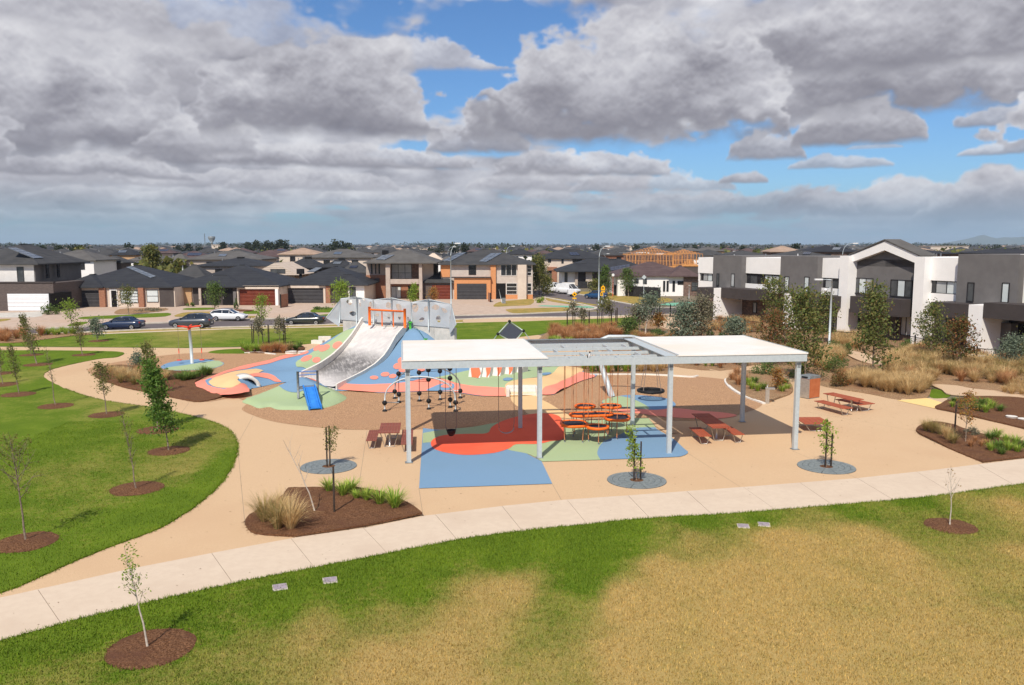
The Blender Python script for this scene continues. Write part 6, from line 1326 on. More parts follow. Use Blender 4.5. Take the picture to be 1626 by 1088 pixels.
big((1000, 533), (999, 507), 15, 'rounded green bush tree beyond the rust grasses', 84, 'lf_shrub', .05, 40, .11, prof=oval, spread=.25)
big((1600, 590), (1610, 534), 17, 'grey green shrub tree at the right edge before the porch', 85, 'lf_grey', .1, 60, .09, prof=oval, spread=.2)
big((1640, 585), (1640, 524), 17, 'green tree cut by the right picture edge', 86, 'lf_euc', .1, 50, .10, prof=oval, spread=.2)
big((1236, 622), (1232, 585), 10, 'tiny russet tree in the bed beneath the right roof corner', 87, 'lf_autumn', .2, 12, .06, prof=oval, spread=.12)
lawn_tree('m1', (1180, 582), (1180, 545), 16, 'slim bush between the meadow and the shelter roof', seed=88, cb=.05, nb=20, lpb=30, ls=.08, tr=.04, prof=oval, m='lf_euc', spread=.2, group='trees in the meadow bed', z=0)
# shrubs
def shrub(px, py, wpx, hpx, m, lab, seed, ls=.07, n=1500, cat='shrub', name='shrub', group='shrubs in the beds'):
    g = G(px, py); s = sc_at(py); r = wpx / 2 / s; h = hpx / s; rg = np.random.default_rng(seed); t = thing(name, lab, cat, (g.x, g.y, .04), 0, group)
    k = max(7, int(n / 90)); P = []
    cs = np.column_stack([rg.normal(0, .45, k) * r, rg.normal(0, .45, k) * r, h * (.25 + .6 * rg.random(k))]); cs[:, 2] *= np.clip(1.15 - np.hypot(cs[:, 0], cs[:, 1]) / r * .6, .3, 1)
    for c in cs: P.append(c + rg.normal(0, .2, (n // k, 3)) * (r, r, h * .8))
    P = np.vstack(P); P[:, 2] = np.abs(P[:, 2]); link('foliage', leaves_mesh('foliage', P, ls, rg, M[m], squash=1.1), t)
    mb = MB()
    for c in cs[:8]: mb.tube([(c[0] * .15, c[1] * .15, -.04), tuple(c * .9)], [.02, .008], 4, cap=False)
    mb.build('stems', M['bark_t'], t); return t
shrub(219, 590, 30, 34, 'lf_grey', 'grey green shrub at the back of the left grass bed', 1, .06, 1700)
shrub(247, 606, 14, 44, 'lf_maple', 'brown twiggy shrub beside the grey green shrub', 2, .045, 500)
shrub(1278, 600, 40, 24, 'lf_shrub', 'dark green shrub behind the litter bin', 3, .055, 1500)
shrub(1325, 592, 34, 34, 'lf_shrub', 'dark green shrub right of the litter bin', 4, .055, 1500)
shrub(1330, 614, 30, 28, 'lf_euc_red', 'rust and green shrub behind the open plaza table', 5, .05, 1400)
shrub(1320, 560, 30, 20, 'lf_shrub', 'low green shrub at the foot of the right lamp post', 6, .07, 1000)
shrub(1345, 565, 20, 18, 'lf_shrub', 'low green shrub right of the lamp post foot', 7, .07, 800)
shrub(1215, 596, 34, 24, 'lf_shrub', 'dark shrub in the bed under the right roof corner', 8, .055, 1500)
shrub(1070, 535, 16, 10, 'lf_shrub', 'low green shrub left of the blue grey tree', 9, .08, 500); shrub(1128, 537, 16, 11, 'lf_shrub', 'low green shrub right of the drab tree', 10, .08, 500); shrub(1146, 538, 14, 9, 'lf_shrub', 'low dark shrub before the left townhouse porch', 11, .08, 400)
shrub(1040, 532, 30, 9, 'lf_shrub', 'long low green shrub under the pale stemmed gum', 12, .08, 700); shrub(985, 531, 20, 9, 'lf_drab', 'low drab shrub left of the rounded green bush', 13, .08, 400)
shrub(935, 536, 24, 14, 'lf_drab', 'dark twiggy shrub among the rust grasses', 14, .07, 700)
shrub(1440, 560, 20, 20, 'lf_shrub', 'green shrub before the brick townhouse window', 15, .07, 800); shrub(1500, 560, 20, 16, 'lf_shrub', 'green shrub by the black fence corner', 16, .07, 700)
shrub(1545, 690, 22, 12, 'lf_drab', 'sprawling grey shrub under the small autumn tree', 17, .035, 700)
shrub(78, 500, 22, 17, 'lf_shrub', 'hedge bush between the white and charcoal garages', 18, .12, 600); shrub(88, 494, 14, 12, 'lf_shrub', 'smaller bush behind the hedge bush', 19, .12, 400)
shrub(857, 481, 16, 11, 'lf_lime', 'bright bush at the corner of the orange and white house', 20, .12, 400); shrub(375, 491, 7, 16, 'lf_shrub', 'clipped narrow bush by the porch of the brown garage house', 21, .10, 300)
shrub(510, 492, 26, 6, 'lf_shrub', 'low hedge in the garden before the round street tree', 22, .1, 300); shrub(304, 487, 12, 7, 'lf_shrub', 'low bush by the tan brick wall', 23, .1, 250); shrub(240, 494, 50, 5, 'lf_drab', 'low garden planting before the single storey house', 24, .1, 500)
# tufted plants
def clump_mesh(seed, n, h, spread, w, m, seg=3, arch=.5, base=.08):
    rg = np.random.default_rng(seed); a = rg.uniform(0, 2 * np.pi, n); r0 = base * np.sqrt(rg.random(n)); hh = h * rg.uniform(.55, 1.1, n); out = spread * rg.uniform(.15, 1.1, n); dr = arch * rg.uniform(.3, 1.2, n)
    ts = np.linspace(0, 1, seg + 1); Vs = []; px, py = np.cos(a), np.sin(a); wx, wy = -py, px; tw = rg.uniform(-.6, .6, n)
    for i, t in enumerate(ts):
        rr = r0 + out * t ** 1.4; z = hh * (t - dr * .5 * t ** 3); ww = w * (1 - t) ** .6 * .5 + .0008
        cx, cy = rr * px, rr * py
        Vs.append(np.column_stack([cx - wx * ww, cy - wy * ww, z])); Vs.append(np.column_stack([cx + wx * ww, cy + wy * ww, z]))
    V = np.stack(Vs, 1).reshape(-1, 3); k = 2 * (seg + 1); b = (np.arange(n) * k)[:, None]
    F = np.vstack([b + np.array([2 * i, 2 * i + 1, 2 * i + 3, 2 * i + 2]) for i in range(seg)])
    return V, F, M[m]
CL = {}
def clumps(key, count, **kw): CL[key] = [clump_mesh(seed=100 + 7 * i + len(CL) * 31, **kw) for i in range(count)]
clumps('fountain', 4, n=420, h=.95, spread=.62, w=.009, m='gr_dry', seg=4, arch=.9)
clumps('mixed', 3, n=380, h=.85, spread=.55, w=.010, m='gr_mixed', seg=4, arch=.8)
clumps('rust', 3, n=300, h=.95, spread=.6, w=.014, m='gr_brown', seg=3, arch=.7)
clumps('strap', 4, n=150, h=.62, spread=.42, w=.026, m='gr_strap', seg=4, arch=.7)
clumps('strapd', 3, n=170, h=.6, spread=.5, w=.028, m='gr_strap_d', seg=4, arch=.9)
CM = {k: [fast_mesh('blades', V, F, m) for V, F, m in v] for k, v in CL.items()}
def tuft(kind, px, py, sc, lab, group, name='grass_clump', cat='grass clump', i=0, z=.06):
    g = G(px, py); o = link(name, CM[kind][i % len(CM[kind])]); o.location = (g.x, g.y, z); o.rotation_euler = (0, 0, random.uniform(0, 6.28)); o.scale = (sc * random.uniform(.9, 1.1), sc * random.uniform(.9, 1.1), sc * random.uniform(.9, 1.15))
    return tag(o, lab, cat, group)
# front bed
for i, (x, y, s_, k, lab) in enumerate([(420, 832, 1.15, 'mixed', 'half green fountain grass at the left tip of the front bed'), (441, 843, 1.1, 'mixed', 'half green fountain grass behind the golden one in the front bed'), (462, 843, 1.2, 'fountain', 'golden fountain grass nearest the concrete path'), (447, 826, 1.1, 'fountain', 'golden fountain grass at the back of the front bed group')]):
    tuft(k, x, y, s_ * 1.2, lab, 'fountain grasses in the front bed', 'fountain_grass', i=i)
for i, (x, y, s_) in enumerate([(522, 783, .85), (545, 790, .85), (558, 783, .85), (566, 795, .6), (582, 797, .75), (603, 803, 1.0), (627, 810, 1.0)]):
    tuft('strap', x, y, s_ * 1.3, 'strappy lime green plant in the back row of the front bed, ' + ['first at left', 'second', 'third', 'fourth and smallest', 'fifth', 'sixth', 'last at right'][i], 'strappy plants in the front bed', 'strappy_plant', 'plant', i)
# right bed
for i, (x, y, s_, k) in enumerate([(1470, 687, .85, 'mixed'), (1481, 690, 1.0, 'mixed'), (1492, 693, .9, 'mixed'), (1504, 702, .95, 'fountain'), (1513, 707, .9, 'mixed'), (1512, 690, .5, 'mixed')]):
    tuft(k, x, y, s_, 'grey green tussock at the left end of the right bed', 'tussocks at the tip of the right bed', i=i)
for i, (x, y, s_) in enumerate([(1572, 700, 1.05), (1583, 697, 1.0), (1597, 706, .9), (1586, 716, 1.1), (1601, 719, 1.0), (1612, 708, 1.0), (1625, 713, .9), (1573, 719, .9), (1615, 721, .9), (1590, 725, .8)]):
    tuft('strapd' if i % 3 == 0 else 'strap', x, y, s_, 'bushy strappy green plant in the corner bed at right', 'strappy plants in the right corner bed', 'strappy_plant', 'plant', i)
for i, (x, y, s_) in enumerate([(1512, 648, .8), (1526, 652, .8), (1541, 652, 1.0), (1552, 655, 1.05), (1565, 657, 1.05), (1558, 646, 1.0), (1545, 644, .9), (1530, 643, .8), (1575, 651, 1.0), (1588, 655, .9), (1570, 644, .9), (1515, 640, .7)]):
    tuft('strapd' if i % 2 else 'strap', x, y, s_ * .95, 'dense strappy green plant beyond the walk at right', 'strappy plants beyond the right walk', 'strappy_plant', 'plant', i)
for i, (x, y) in enumerate([(1548, 704), (1558, 712), (1541, 712), (1566, 708)]): tuft('rust', x, y, .45, 'low rusty tuft on the mulch of the right bed', 'rusty tufts in the right bed', i=i)
# left bed
for i, (x, y, s_, k) in enumerate([(176, 597, .75, 'fountain'), (186, 603, .85, 'fountain'), (196, 599, .8, 'fountain'), (203, 608, .9, 'fountain'), (213, 603, .85, 'fountain'), (222, 610, .9, 'fountain'), (228, 602, .8, 'mixed'), (213, 613, .8, 'mixed'), (192, 610, .8, 'mixed'), (235, 615, .85, 'fountain'), (241, 606, .8, 'mixed'), (252, 615, .7, 'mixed'), (182, 594, .7, 'mixed'), (263, 605, .75, 'fountain')]):
    tuft(k, x, y, s_ * 1.3, 'dry golden grass clump in the left bed by the curved path', 'golden grasses in the left bed', i=i)
for i, (x, y, s_) in enumerate([(283, 604, .9), (291, 607, 1.), (300, 605, 1.), (308, 603, .9), (316, 600, .9), (325, 597, 1.1), (333, 596, 1.), (296, 600, .8)]):
    tuft('strapd', x, y, s_ * 1.35, 'dark strappy plant in the left bed beside the coral ring', 'dark strappy plants in the left bed', 'strappy_plant', 'plant', i)
# small bed behind the bark pit
for i, (x, y, s_, k) in enumerate([(391, 558, 1.4, 'strap'), (399, 560, 1.5, 'strap'), (409, 559, 1.4, 'strap'), (420, 561, 1.2, 'rust'), (430, 561, 1.3, 'rust'), (440, 560, 1.3, 'rust'), (450, 561, 1.2, 'rust'), (460, 558, 1.3, 'mixed'), (470, 557, 1.3, 'strapd'), (476, 553, 1.2, 'strapd'), (385, 554, 1.2, 'strap')]):
    tuft(k, x, y, s_, {'strap': 'bright strappy clump at the left of the small bed before the far lawn', 'rust': 'rust brown grass clump amid the small bed before the far lawn', 'mixed': 'half green clump near the right of the small far bed', 'strapd': 'dark clump at the right end of the small far bed'}[k], 'clumps in the small bed before the far lawn ' + k, i=i)
# bed behind the nest swing pit
for i, (x, y, s_, k) in enumerate([(928, 588, 1.3, 'strap'), (940, 592, 1.5, 'strap'), (952, 592, 1.5, 'strapd'), (966, 593, 1.5, 'strap'), (980, 592, 1.5, 'strapd'), (993, 592, 1.5, 'strap'), (1004, 591, 1.4, 'strapd'), (935, 580, 1.3, 'strapd'), (960, 582, 1.3, 'strap'), (985, 582, 1.3, 'strap'), (1005, 582, 1.2, 'strapd')]):
    tuft(k, x, y, s_, 'tall strappy green plant behind the nest swing', 'strappy plants behind the nest swing ' , 'strappy_plant', 'plant', i)
for i, (x, y, s_) in enumerate([(1018, 592, 1.1), (1028, 590, 1.1), (1038, 592, 1.1), (1048, 591, 1.1), (1055, 587, 1.), (1030, 580, 1.1), (1046, 578, 1.1)]):
    tuft('fountain', x, y, s_, 'dry fawn grass clump right of the strappy plants behind the nest swing', 'fawn grasses behind the nest swing', i=i)
for i, (x, y, s_, k) in enumerate([(1163, 606, 1.0, 'rust'), (1172, 613, 1.0, 'rust'), (1170, 600, 1.0, 'rust'), (1182, 608, .9, 'rust'), (1194, 619, 1.1, 'strap'), (1203, 623, 1.1, 'strap'), (1188, 613, 1.1, 'strap'), (1212, 620, 1.0, 'strapd'), (1198, 610, 1.1, 'strapd'), (1242, 624, .9, 'strap'), (1250, 620, .9, 'strap'), (1236, 618, .9, 'strapd'), (1247, 612, .9, 'strapd')]):
    tuft(k, x, y, s_, {'rust': 'rust grass clump at the left of the bed behind the last back post', 'strap': 'bright strappy plant in the bed behind the last back post', 'strapd': 'dark strappy plant in the bed behind the last back post'}[k], 'clumps in the bed behind the last back post ' + k, i=i)
# masses of grass nobody could count
def mass(name, area_px, n, kinds, sc, seed, lab=None, avoid=()):
    rg = np.random.default_rng(seed); P = gpoly(area_px); A = np.array(P); x0, y0 = A.min(0); x1, y1 = A.max(0); pts = []
    while len(pts) < n:
        X = rg.uniform(x0, x1, 4 * n); Y = rg.uniform(y0, y1, 4 * n); k = inside(P, X, Y)
        for av in avoid: k &= ~inside(gpoly(av), X, Y)
        if not k.any(): break
        pts += list(zip(X[k], Y[k]))
    pts = pts[:n]
    for kind in sorted(set(kinds)):
        Vs = []; Fs = []; b = 0
        for i, (x, y) in enumerate(pts):
            if kinds[i % len(kinds)] != kind: continue
            V, F, m = CL[kind][i % len(CL[kind])]; a = rg.uniform(0, 6.28); s = sc * rg.uniform(.75, 1.25); c, sn = math.cos(a), math.sin(a)
            W = V * s; Vs.append(np.column_stack([W[:, 0] * c - W[:, 1] * sn + x, W[:, 0] * sn + W[:, 1] * c + y, W[:, 2] + .05])); Fs.append(F + b); b += len(V)
        if Vs:
            o = link(name, fast_mesh(name, np.vstack(Vs), np.vstack(Fs), m)); o['kind'] = 'stuff'
mass('meadow_grass', [(1345, 612), (1400, 622), (1440, 629), (1474, 628), (1476, 612), (1420, 604), (1350, 598)], 85, ['fountain'], 1.1, 1)
mass('meadow_grass', [(1400, 600), (1470, 608), (1500, 604), (1600, 616), (1700, 630), (1700, 590), (1560, 572), (1460, 560), (1420, 566), (1405, 585)], 250, ['fountain', 'fountain', 'fountain', 'rust', 'fountain', 'fountain', 'mixed'], 1.2, 2)
mass('meadow_grass', [(1585, 630), (1630, 634), (1700, 645), (1700, 625), (1600, 617)], 34, ['fountain'], .9, 3)
mass('meadow_grass', [(1290, 590), (1320, 596), (1322, 580), (1340, 575), (1345, 565), (1290, 560)], 44, ['fountain'], 1.15, 4)
mass('meadow_grass', [(1325, 552), (1365, 556), (1370, 540), (1330, 535)], 50, ['fountain'], 1.25, 5)
mass('meadow_grass', [(1120, 530), (1205, 530), (1205, 512), (1120, 512)], 60, ['fountain', 'fountain', 'rust'], 1.2, 6)
mass('meadow_grass', [(864, 540), (872, 531), (890, 523), (920, 523), (980, 524), (985, 540), (920, 548)], 60, ['rust'], 1.3, 7)
mass('meadow_grass', [(862, 545), (868, 538), (900, 541), (915, 546), (900, 552)], 12, ['strap'], 1.2, 8)
mass('meadow_grass', [(985, 545), (1130, 548), (1130, 538), (1000, 534)], 40, ['rust', 'mixed'], 1.0, 9)
mass('meadow_grass', [(1000, 573), (1060, 577), (1140, 586), (1190, 576), (1150, 566), (1060, 564), (990, 560)], 50, ['rust', 'fountain', 'strap'], .9, 10)
mass('meadow_grass', [(0, 545), (50, 539), (70, 535), (60, 531), (0, 533), (-80, 540)], 26, ['rust'], 1.3, 11)
mass('verge_planting', [(70, 536), (120, 531), (118, 528), (66, 530)], 14, ['strap'], 1.2, 12)
mass('meadow_grass', [(1330, 612), (1352, 614), (1352, 600), (1335, 598)], 8, ['rust'], .8, 13)

mass('meadow_grass', [(1400, 590), (1560, 600), (1640, 606), (1640, 590), (1560, 578), (1440, 566)], 90, ['fountain', 'mixed'], 1.3, 14)
mass('bed_tufts', [(172, 596), (215, 588), (262, 592), (268, 612), (232, 617), (190, 611)], 26, ['fountain', 'mixed', 'rust'], .8, 15)
# ================================================================== buildings
def Yof(py): return G(813, py).y
def hiproof(x0, x1, y0, y1, ze, zr, ov=.5, inset=None, th=.18, gable=False):
    """hip roof with a fascia, ridge along the longer side"""
    x0 -= ov; x1 += ov; y0 -= ov; y1 += ov; W = x1 - x0; D = y1 - y0; k = min(W, D) / 2 if inset is None else inset
    if gable: k = 0.001
    mb = MB()
    if W >= D: a, b = (x0 + k, (y0 + y1) / 2, zr), (x1 - k, (y0 + y1) / 2, zr)
    else: a, b = ((x0 + x1) / 2, y0 + k, zr), ((x0 + x1) / 2, y1 - k, zr)
    v = [(x0, y0, ze), (x1, y0, ze), (x1, y1, ze), (x0, y1, ze), a, b, (x0, y0, ze - th), (x1, y0, ze - th), (x1, y1, ze - th), (x0, y1, ze - th)]
    f = [(0, 1, 5, 4), (1, 2, 5), (2, 3, 4, 5), (3, 0, 4)] if W >= D else [(0, 1, 4), (1, 2, 5, 4), (2, 3, 5), (3, 0, 4, 5)]
    f += [(6, 7, 1, 0), (7, 8, 2, 1), (8, 9, 3, 2), (9, 6, 0, 3), (9, 8, 7, 6)]
    return mb.add(v, f), (a, b)
class House:
    def __init__(s, lab, py, pxc, name='house', cat='house', group=None, Y=None):
        s.Y = Y if Y is not None else Yof(py); s.X = VY(pxc, 400, s.Y).x; s.t = thing(name, lab, cat, (s.X, s.Y, 0), 0, group); s.pt = {}
    def p(s, px, py, dy=0.): v = VY(px, py, s.Y + dy); return v.x - s.X, v.z
    def block(s, px0, px1, pyt, depth, m, dy=0., pyb=None, name='wall'):
        x0, zt = s.p(px0, pyt, dy); x1, _ = s.p(px1, pyt, dy); zb = -.05 if pyb is None else s.p(px0, pyb, dy)[1]
        MB().box(x0, x1, dy, dy + depth, zb, zt).build(name, M[m], s.t); return x0, x1, zb, zt
    def face(s, px0, px1, pyt, pyb, m, dy=0., th=.08, name='panel'):
        x0, zt = s.p(px0, pyt, dy); x1, zb = s.p(px1, pyb, dy); zb = max(zb, .0)
        MB().box(x0, x1, dy - th, dy + .01, zb, zt).build(name, M[m], s.t)
    def window(s, px0, px1, pyt, pyb, dy=0., n=1, pane='glass', frame='window_frame', rows=1, panes=None, name='window'):
        x0, zt = s.p(px0, pyt, dy); x1, zb = s.p(px1, pyb, dy); zb = max(zb, .05); fw = .07
        mb = MB(); y0, y1 = dy - .07, dy + .02
        mb.box(x0, x1, y0, y1, zt - fw, zt).box(x0, x1, y0, y1, zb, zb + fw).box(x0, x0 + fw, y0, y1, zb + fw, zt - fw).box(x1 - fw, x1, y0, y1, zb + fw, zt - fw)
        for i in range(1, n): x = x0 + (x1 - x0) * i / n; mb.box(x - fw / 2, x + fw / 2, y0, y1, zb + fw, zt - fw)
        for i in range(1, rows): z = zb + (zt - zb) * i / rows; mb.box(x0 + fw, x1 - fw, y0 + .01, y1 - .01, z - fw / 2, z + fw / 2)
        w = mb.build(name, M[frame], s.t)
        for i in range(n):
            a = x0 + (x1 - x0) * i / n + fw / 2; b = x0 + (x1 - x0) * (i + 1) / n - fw / 2; pm = panes[i] if panes else pane
            o = MB().box(a, b, dy - .03, dy - .012, zb + fw / 2, zt - fw / 2).build('pane', M[pm], w)
        return w
    def door(s, px0, px1, pyt, pyb, m='door_black', dy=0., handle=True, name='door'):
        x0, zt = s.p(px0, pyt, dy); x1, zb = s.p(px1, pyb, dy); zb = 0.02
        d = MB().box(x0, x1, dy - .06, dy + .01, zb, zt).build(name, M[m], s.t)
        if handle: MB().box(x0 + .12, x0 + .17, dy - .12, dy - .06, 1.0, 1.35).build('handle', M['steel'], d)
    def garage(s, px0, px1, pyt, pyb, m, dy=0.):
        x0, zt = s.p(px0, pyt, dy); x1, zb = s.p(px1, pyb, dy); n = 4; zb = 0.02
        for k in range(n):
            a = zb + (zt - zb) * k / n; b = zb + (zt - zb) * (k + 1) / n
            MB().box(x0, x1, dy - .05 - .0, dy + .01, a + .012, b - .012).build('garage_door_panel', M[m], s.t)
        MB().box(x0, x1, dy - .02, dy + .012, zb, zt).build('garage_door_core', M['black'], s.t)
    def roof(s, px0, px1, pye, pyr, depth, m, dy=0., ov=.0, gable=False, inset=None, ridge_d=None, name='roof', key=None):
        x0, ze = s.p(px0, pye, dy); x1, _ = s.p(px1, pye, dy); W = x1 - x0
        yr = dy + (depth / 2 if W >= depth else (inset or W / 2)); _, zr = s.p((px0 + px1) / 2, pyr, yr)
        mb, ab = hiproof(x0, x1, dy, dy + depth, ze, zr, ov, inset, gable=gable); o = mb.build(name, M[m], s.t); s.pt[key or name] = (x0, x1, dy, dy + depth, ze, zr, ab); 
        # ridge capping
        MB().box(min(ab[0][0], ab[1][0]) - .1, max(ab[0][0], ab[1][0]) + .1, min(ab[0][1], ab[1][1]) - .1, max(ab[0][1], ab[1][1]) + .1, zr - .02, zr + .06).build('ridge_cap', M[m], o)
        return o
    def solar(s, quad, key='roof', side='front', m='solar', rows=2, cols=4):
        x0, x1, y0, y1, ze, zr, (a, b) = s.pt[key]; A = Vector((x0, y0, ze)); B = Vector((x1, y0, ze)); C = Vector((x1, y1, ze)); D = Vector((x0, y1, ze)); a = Vector(a); b = Vector(b)
        tri = {'front': (A, B, b if (b - a).x > .1 else a), 'right': (B, C, b), 'left': (D, A, a)}[side]; n = (tri[1] - tri[0]).cross(tri[2] - tri[0]).normalized()
        if n.z < 0: n = -n
        off = Vector((s.X, s.Y, 0)); P = tri[0] + off + n * .14; q = [VP(x, y, P, n) - off for x, y in quad]
        mb0 = None
        for i in range(cols):
            for j in range(rows):
                def bil(u, v): return q[0].lerp(q[1], u).lerp(q[3].lerp(q[2], u), v)
                e = .04; c = [bil((i + e) / cols, (j + e) / rows), bil((i + 1 - e) / cols, (j + e) / rows), bil((i + 1 - e) / cols, (j + 1 - e) / rows), bil((i + e) / cols, (j + 1 - e) / rows)]
                mb = MB(); mb.add(c + [v - n * .1 for v in c], [(0, 1, 2, 3), (7, 6, 5, 4), (0, 4, 5, 1), (1, 5, 6, 2), (2, 6, 7, 3), (3, 7, 4, 0)]); mb.build('solar_panel', M[m], s.t)
    def unit(s, px, py, Yd, w=1.1, h=.9):
        v = VY(px, py, s.Y + Yd); MB().box(v.x - s.X - w / 2, v.x - s.X + w / 2, Yd - w / 2, Yd + w / 2, v.z - h, v.z).build('roof_cooler', M['black'], s.t); MB().box(v.x - s.X - .2, v.x - s.X + .2, Yd - .2, Yd + .2, v.z - h - 1.2, v.z - h).build('cooler_stand', M['black'], s.t)
    def vent(s, px, py, Yd, h=.7):
        v = VY(px, py, s.Y + Yd); MB().tube([(v.x - s.X, Yd, v.z - h - .8), (v.x - s.X, Yd, v.z)], .09, 6).build('roof_vent', M['white_sat'], s.t)
# --- H1
h = House('two storey house with white boards over a dark brick double garage', 494, 40)
h.block(-60, 84, 449.5, 16, 'brick_dark'); h.block(-60, 53, 419.5, 13, 'weatherboard_w', dy=1.3, pyb=449.6); h.block(53.1, 55, 420, 12.9, 'render_grey', dy=1.35, pyb=449.8, name='side_wall')  # grey side_wall slab: shade on the boards' right side put into its colour
h.garage(11.5, 79, 466.5, 493.5, 'garage_white'); h.window(26.5, 39, 424, 448, dy=1.3, pane='glass', n=1); h.roof(-72, 60, 419, 388.5, 15, 'roof_mid', dy=.6)
h.solar([(53.5, 410), (70, 409), (26, 393), (12, 393.3)], side='right', cols=1, rows=5); h.window(-15, -5, 452, 490, pane='glass_dark')
x0, z0 = h.p(84, 449.5); MB().box(h.p(-60, 448)[0] - .1, x0 + .12, -.12, .5, z0, z0 + .18).build('parapet_cap', M['fascia_dark'], h.t)
MB().box(h.p(53, 420)[0] + .0, h.p(53, 420)[0] + .22, 3.0, 3.6, 4.6, 6.6).build('side_window', M['glass_dark'], h.t); MB().box(h.p(53, 420)[0], h.p(53, 420)[0] + .22, 6, 6.5, 4.6, 6.6).build('side_window', M['glass_dark'], h.t)
# --- H2
h = House('single storey house with charcoal roof, charcoal garage and brick pillars', 487.8, 180)
h.block(91, 277, 456.5, 15, 'render_cream', dy=.35); h.face(91, 99, 457, 488, 'render_cream', dy=.3, th=.3, name='pier'); h.garage(99, 159, 461.5, 487, 'garage_dark', dy=.3)
h.face(159, 170, 457, 488, 'brick_red', dy=.35, th=.5, name='brick_pier'); h.face(221, 231, 457, 488, 'brick_red', dy=.35, th=.5, name='brick_pier'); h.face(174, 188, 459, 487.5, 'frame_white', dy=.35, th=.12, name='door_surround'); h.door(176.5, 186, 461.5, 487, dy=.22)
h.window(191, 220, 461, 481, dy=.33, n=1, rows=4, pane='glass_white'); h.window(232.5, 252, 460.5, 480, dy=.33, rows=2, pane='glass_white'); h.face(252.5, 277, 457, 488, 'render_dark', dy=.35, th=.05)
h.roof(87, 275, 455.8, 421.5, 17, 'roof_char'); h.roof(87, 163, 455.9, 436, 9, 'roof_char', dy=-.45, name='porch_roof', ov=-.02)
h.solar([(239, 441), (248, 438.4), (209, 422.5), (200, 424)], cols=2, rows=7); h.vent(257, 441, 5)
# --- H3
h = House('single storey house with charcoal roof and timber look brown garage door', 485, 360)
h.block(279, 443.5, 455, 15, 'render_cream', dy=.4); h.face(289, 306, 457, 486, 'brick_tan', dy=.4, th=.3, name='brick_wall'); h.face(279, 289, 457, 486, 'brick_red', dy=.4, th=.1, name='brick_wall'); h.face(306, 377, 456, 486, 'render_dark', dy=.4, th=.05, name='porch_wall'); h.face(316, 321, 457, 487, 'render_beige', dy=-.1, th=.3, name='pier')  # charcoal porch_wall is flat; its colour stands in for shade in the recess
h.door(353, 370, 458, 484, dy=.34); h.window(325, 346, 461, 484, dy=.34, n=2, pane='glass_dark'); h.face(371, 376.5, 463, 486, 'render_grey', dy=0, th=.3, name='pier')
h.face(377, 443.5, 453.5, 459, 'render_cream', dy=.35, th=.35, name='lintel'); h.face(377, 380.3, 459, 485, 'render_cream', dy=.35, th=.35, name='pier'); h.face(438, 443.5, 459, 489, 'render_white', dy=.35, th=.5, name='pier'); h.garage(380.5, 437.5, 459.5, 484.5, 'garage_red', dy=.3)
h.roof(269, 447, 454, 421, 17, 'roof_char'); h.roof(285, 387, 455.3, 437, 8, 'roof_char', dy=-.5, name='porch_roof')
h.vent(338, 437, 4)
# --- H4
h = House('single storey house with charcoal roof and garage left of the beige two storey house', 481.5, 515)
h.block(451, 579, 452.6, 15, 'render_cream', dy=.4); h.face(451, 457, 455, 482, 'render_cream', dy=.4, th=.4, name='pier'); h.face(451, 520, 452.7, 457.3, 'render_cream', dy=.39, th=.38, name='lintel'); h.face(514, 518, 457.3, 482, 'render_cream', dy=.4, th=.4, name='pier'); h.garage(457.5, 513.5, 457.5, 481, 'garage_dark', dy=.3)
h.face(518, 525.5, 454, 482, 'brick_red', dy=.4, th=.5, name='brick_pier'); h.face(525.5, 553, 454, 482, 'render_dark', dy=.4, th=.04, name='porch_wall'); h.face(553, 579, 453.5, 482, 'render_white', dy=.4, th=.1, name='front_wall'); h.window(555, 565, 456, 473, dy=.28, n=2)
h.roof(448, 585, 452, 423.5, 17, 'roof_char'); h.roof(505, 585, 452.3, 436, 7, 'roof_char', dy=-.4, name='porch_roof'); h.unit(477, 427, 9); h.solar([(487, 431.5), (499, 431.5), (512, 424.5), (502, 424.5)], cols=4, rows=1)
# --- H5
h = House('beige two storey house with framed balcony and low red garage wing', 476, 640)
h.block(581, 668, 418.5, 12, 'render_beige', dy=3.0); h.block(581, 612, 437, .3, 'brick_red', dy=2.75, name='brick_wall')
for (a, b) in ((589, 591.5), (595.5, 597.5), (601, 603.5)): h.window(a, b, 419, 435, dy=2.98, pane='glass_dark')
h.face(596, 603, 442, 447, 'render_dark', dy=2.7, th=.5, name='window_hood')
for (a, b) in ((612, 619), (665, 670)): h.block(a, b, 418.5, 1.2, 'render_beige', name='frame_column')
h.block(619, 665, 443.5, 1.2, 'render_beige', pyb=451, name='frame_beam'); h.block(612, 670, 417.2, 1.2, 'render_beige', pyb=418.8, name='frame_beam')
h.face(619, 665, 419, 443.6, 'brick_brown', dy=2.99, th=.03, name='balcony_wall'); h.window(621.5, 654, 419.5, 443, dy=2.95, n=3, pane='glass_blind'); h.face(619, 665, 451, 476, 'brick_red', dy=2.99, th=.03, name='porch_wall'); h.window(621, 637, 455, 474.5, dy=2.95, n=2, pane='glass_white'); h.door(648, 658, 454, 476, dy=2.95)
x0, zt = h.p(619, 433, .1); x1, zb = h.p(665, 443.5, .1); mb = MB(); mb.box(x0, x1, .1, .14, zt - .05, zt)
for k in range(26): x = x0 + (x1 - x0) * (k + .5) / 26; mb.box(x - .015, x + .015, .1, .13, zb + .05, zt - .05)
mb.build('balustrade', M['fence_black'], h.t)
h.block(670.2, 688, 419, 10, 'render_cream', dy=3.6); h.block(670.2, 716.5, 449, 8, 'brick_dark', dy=1.4, name='garage_wall'); h.garage(686, 715.5, 453, 476, 'garage_red', dy=1.36)
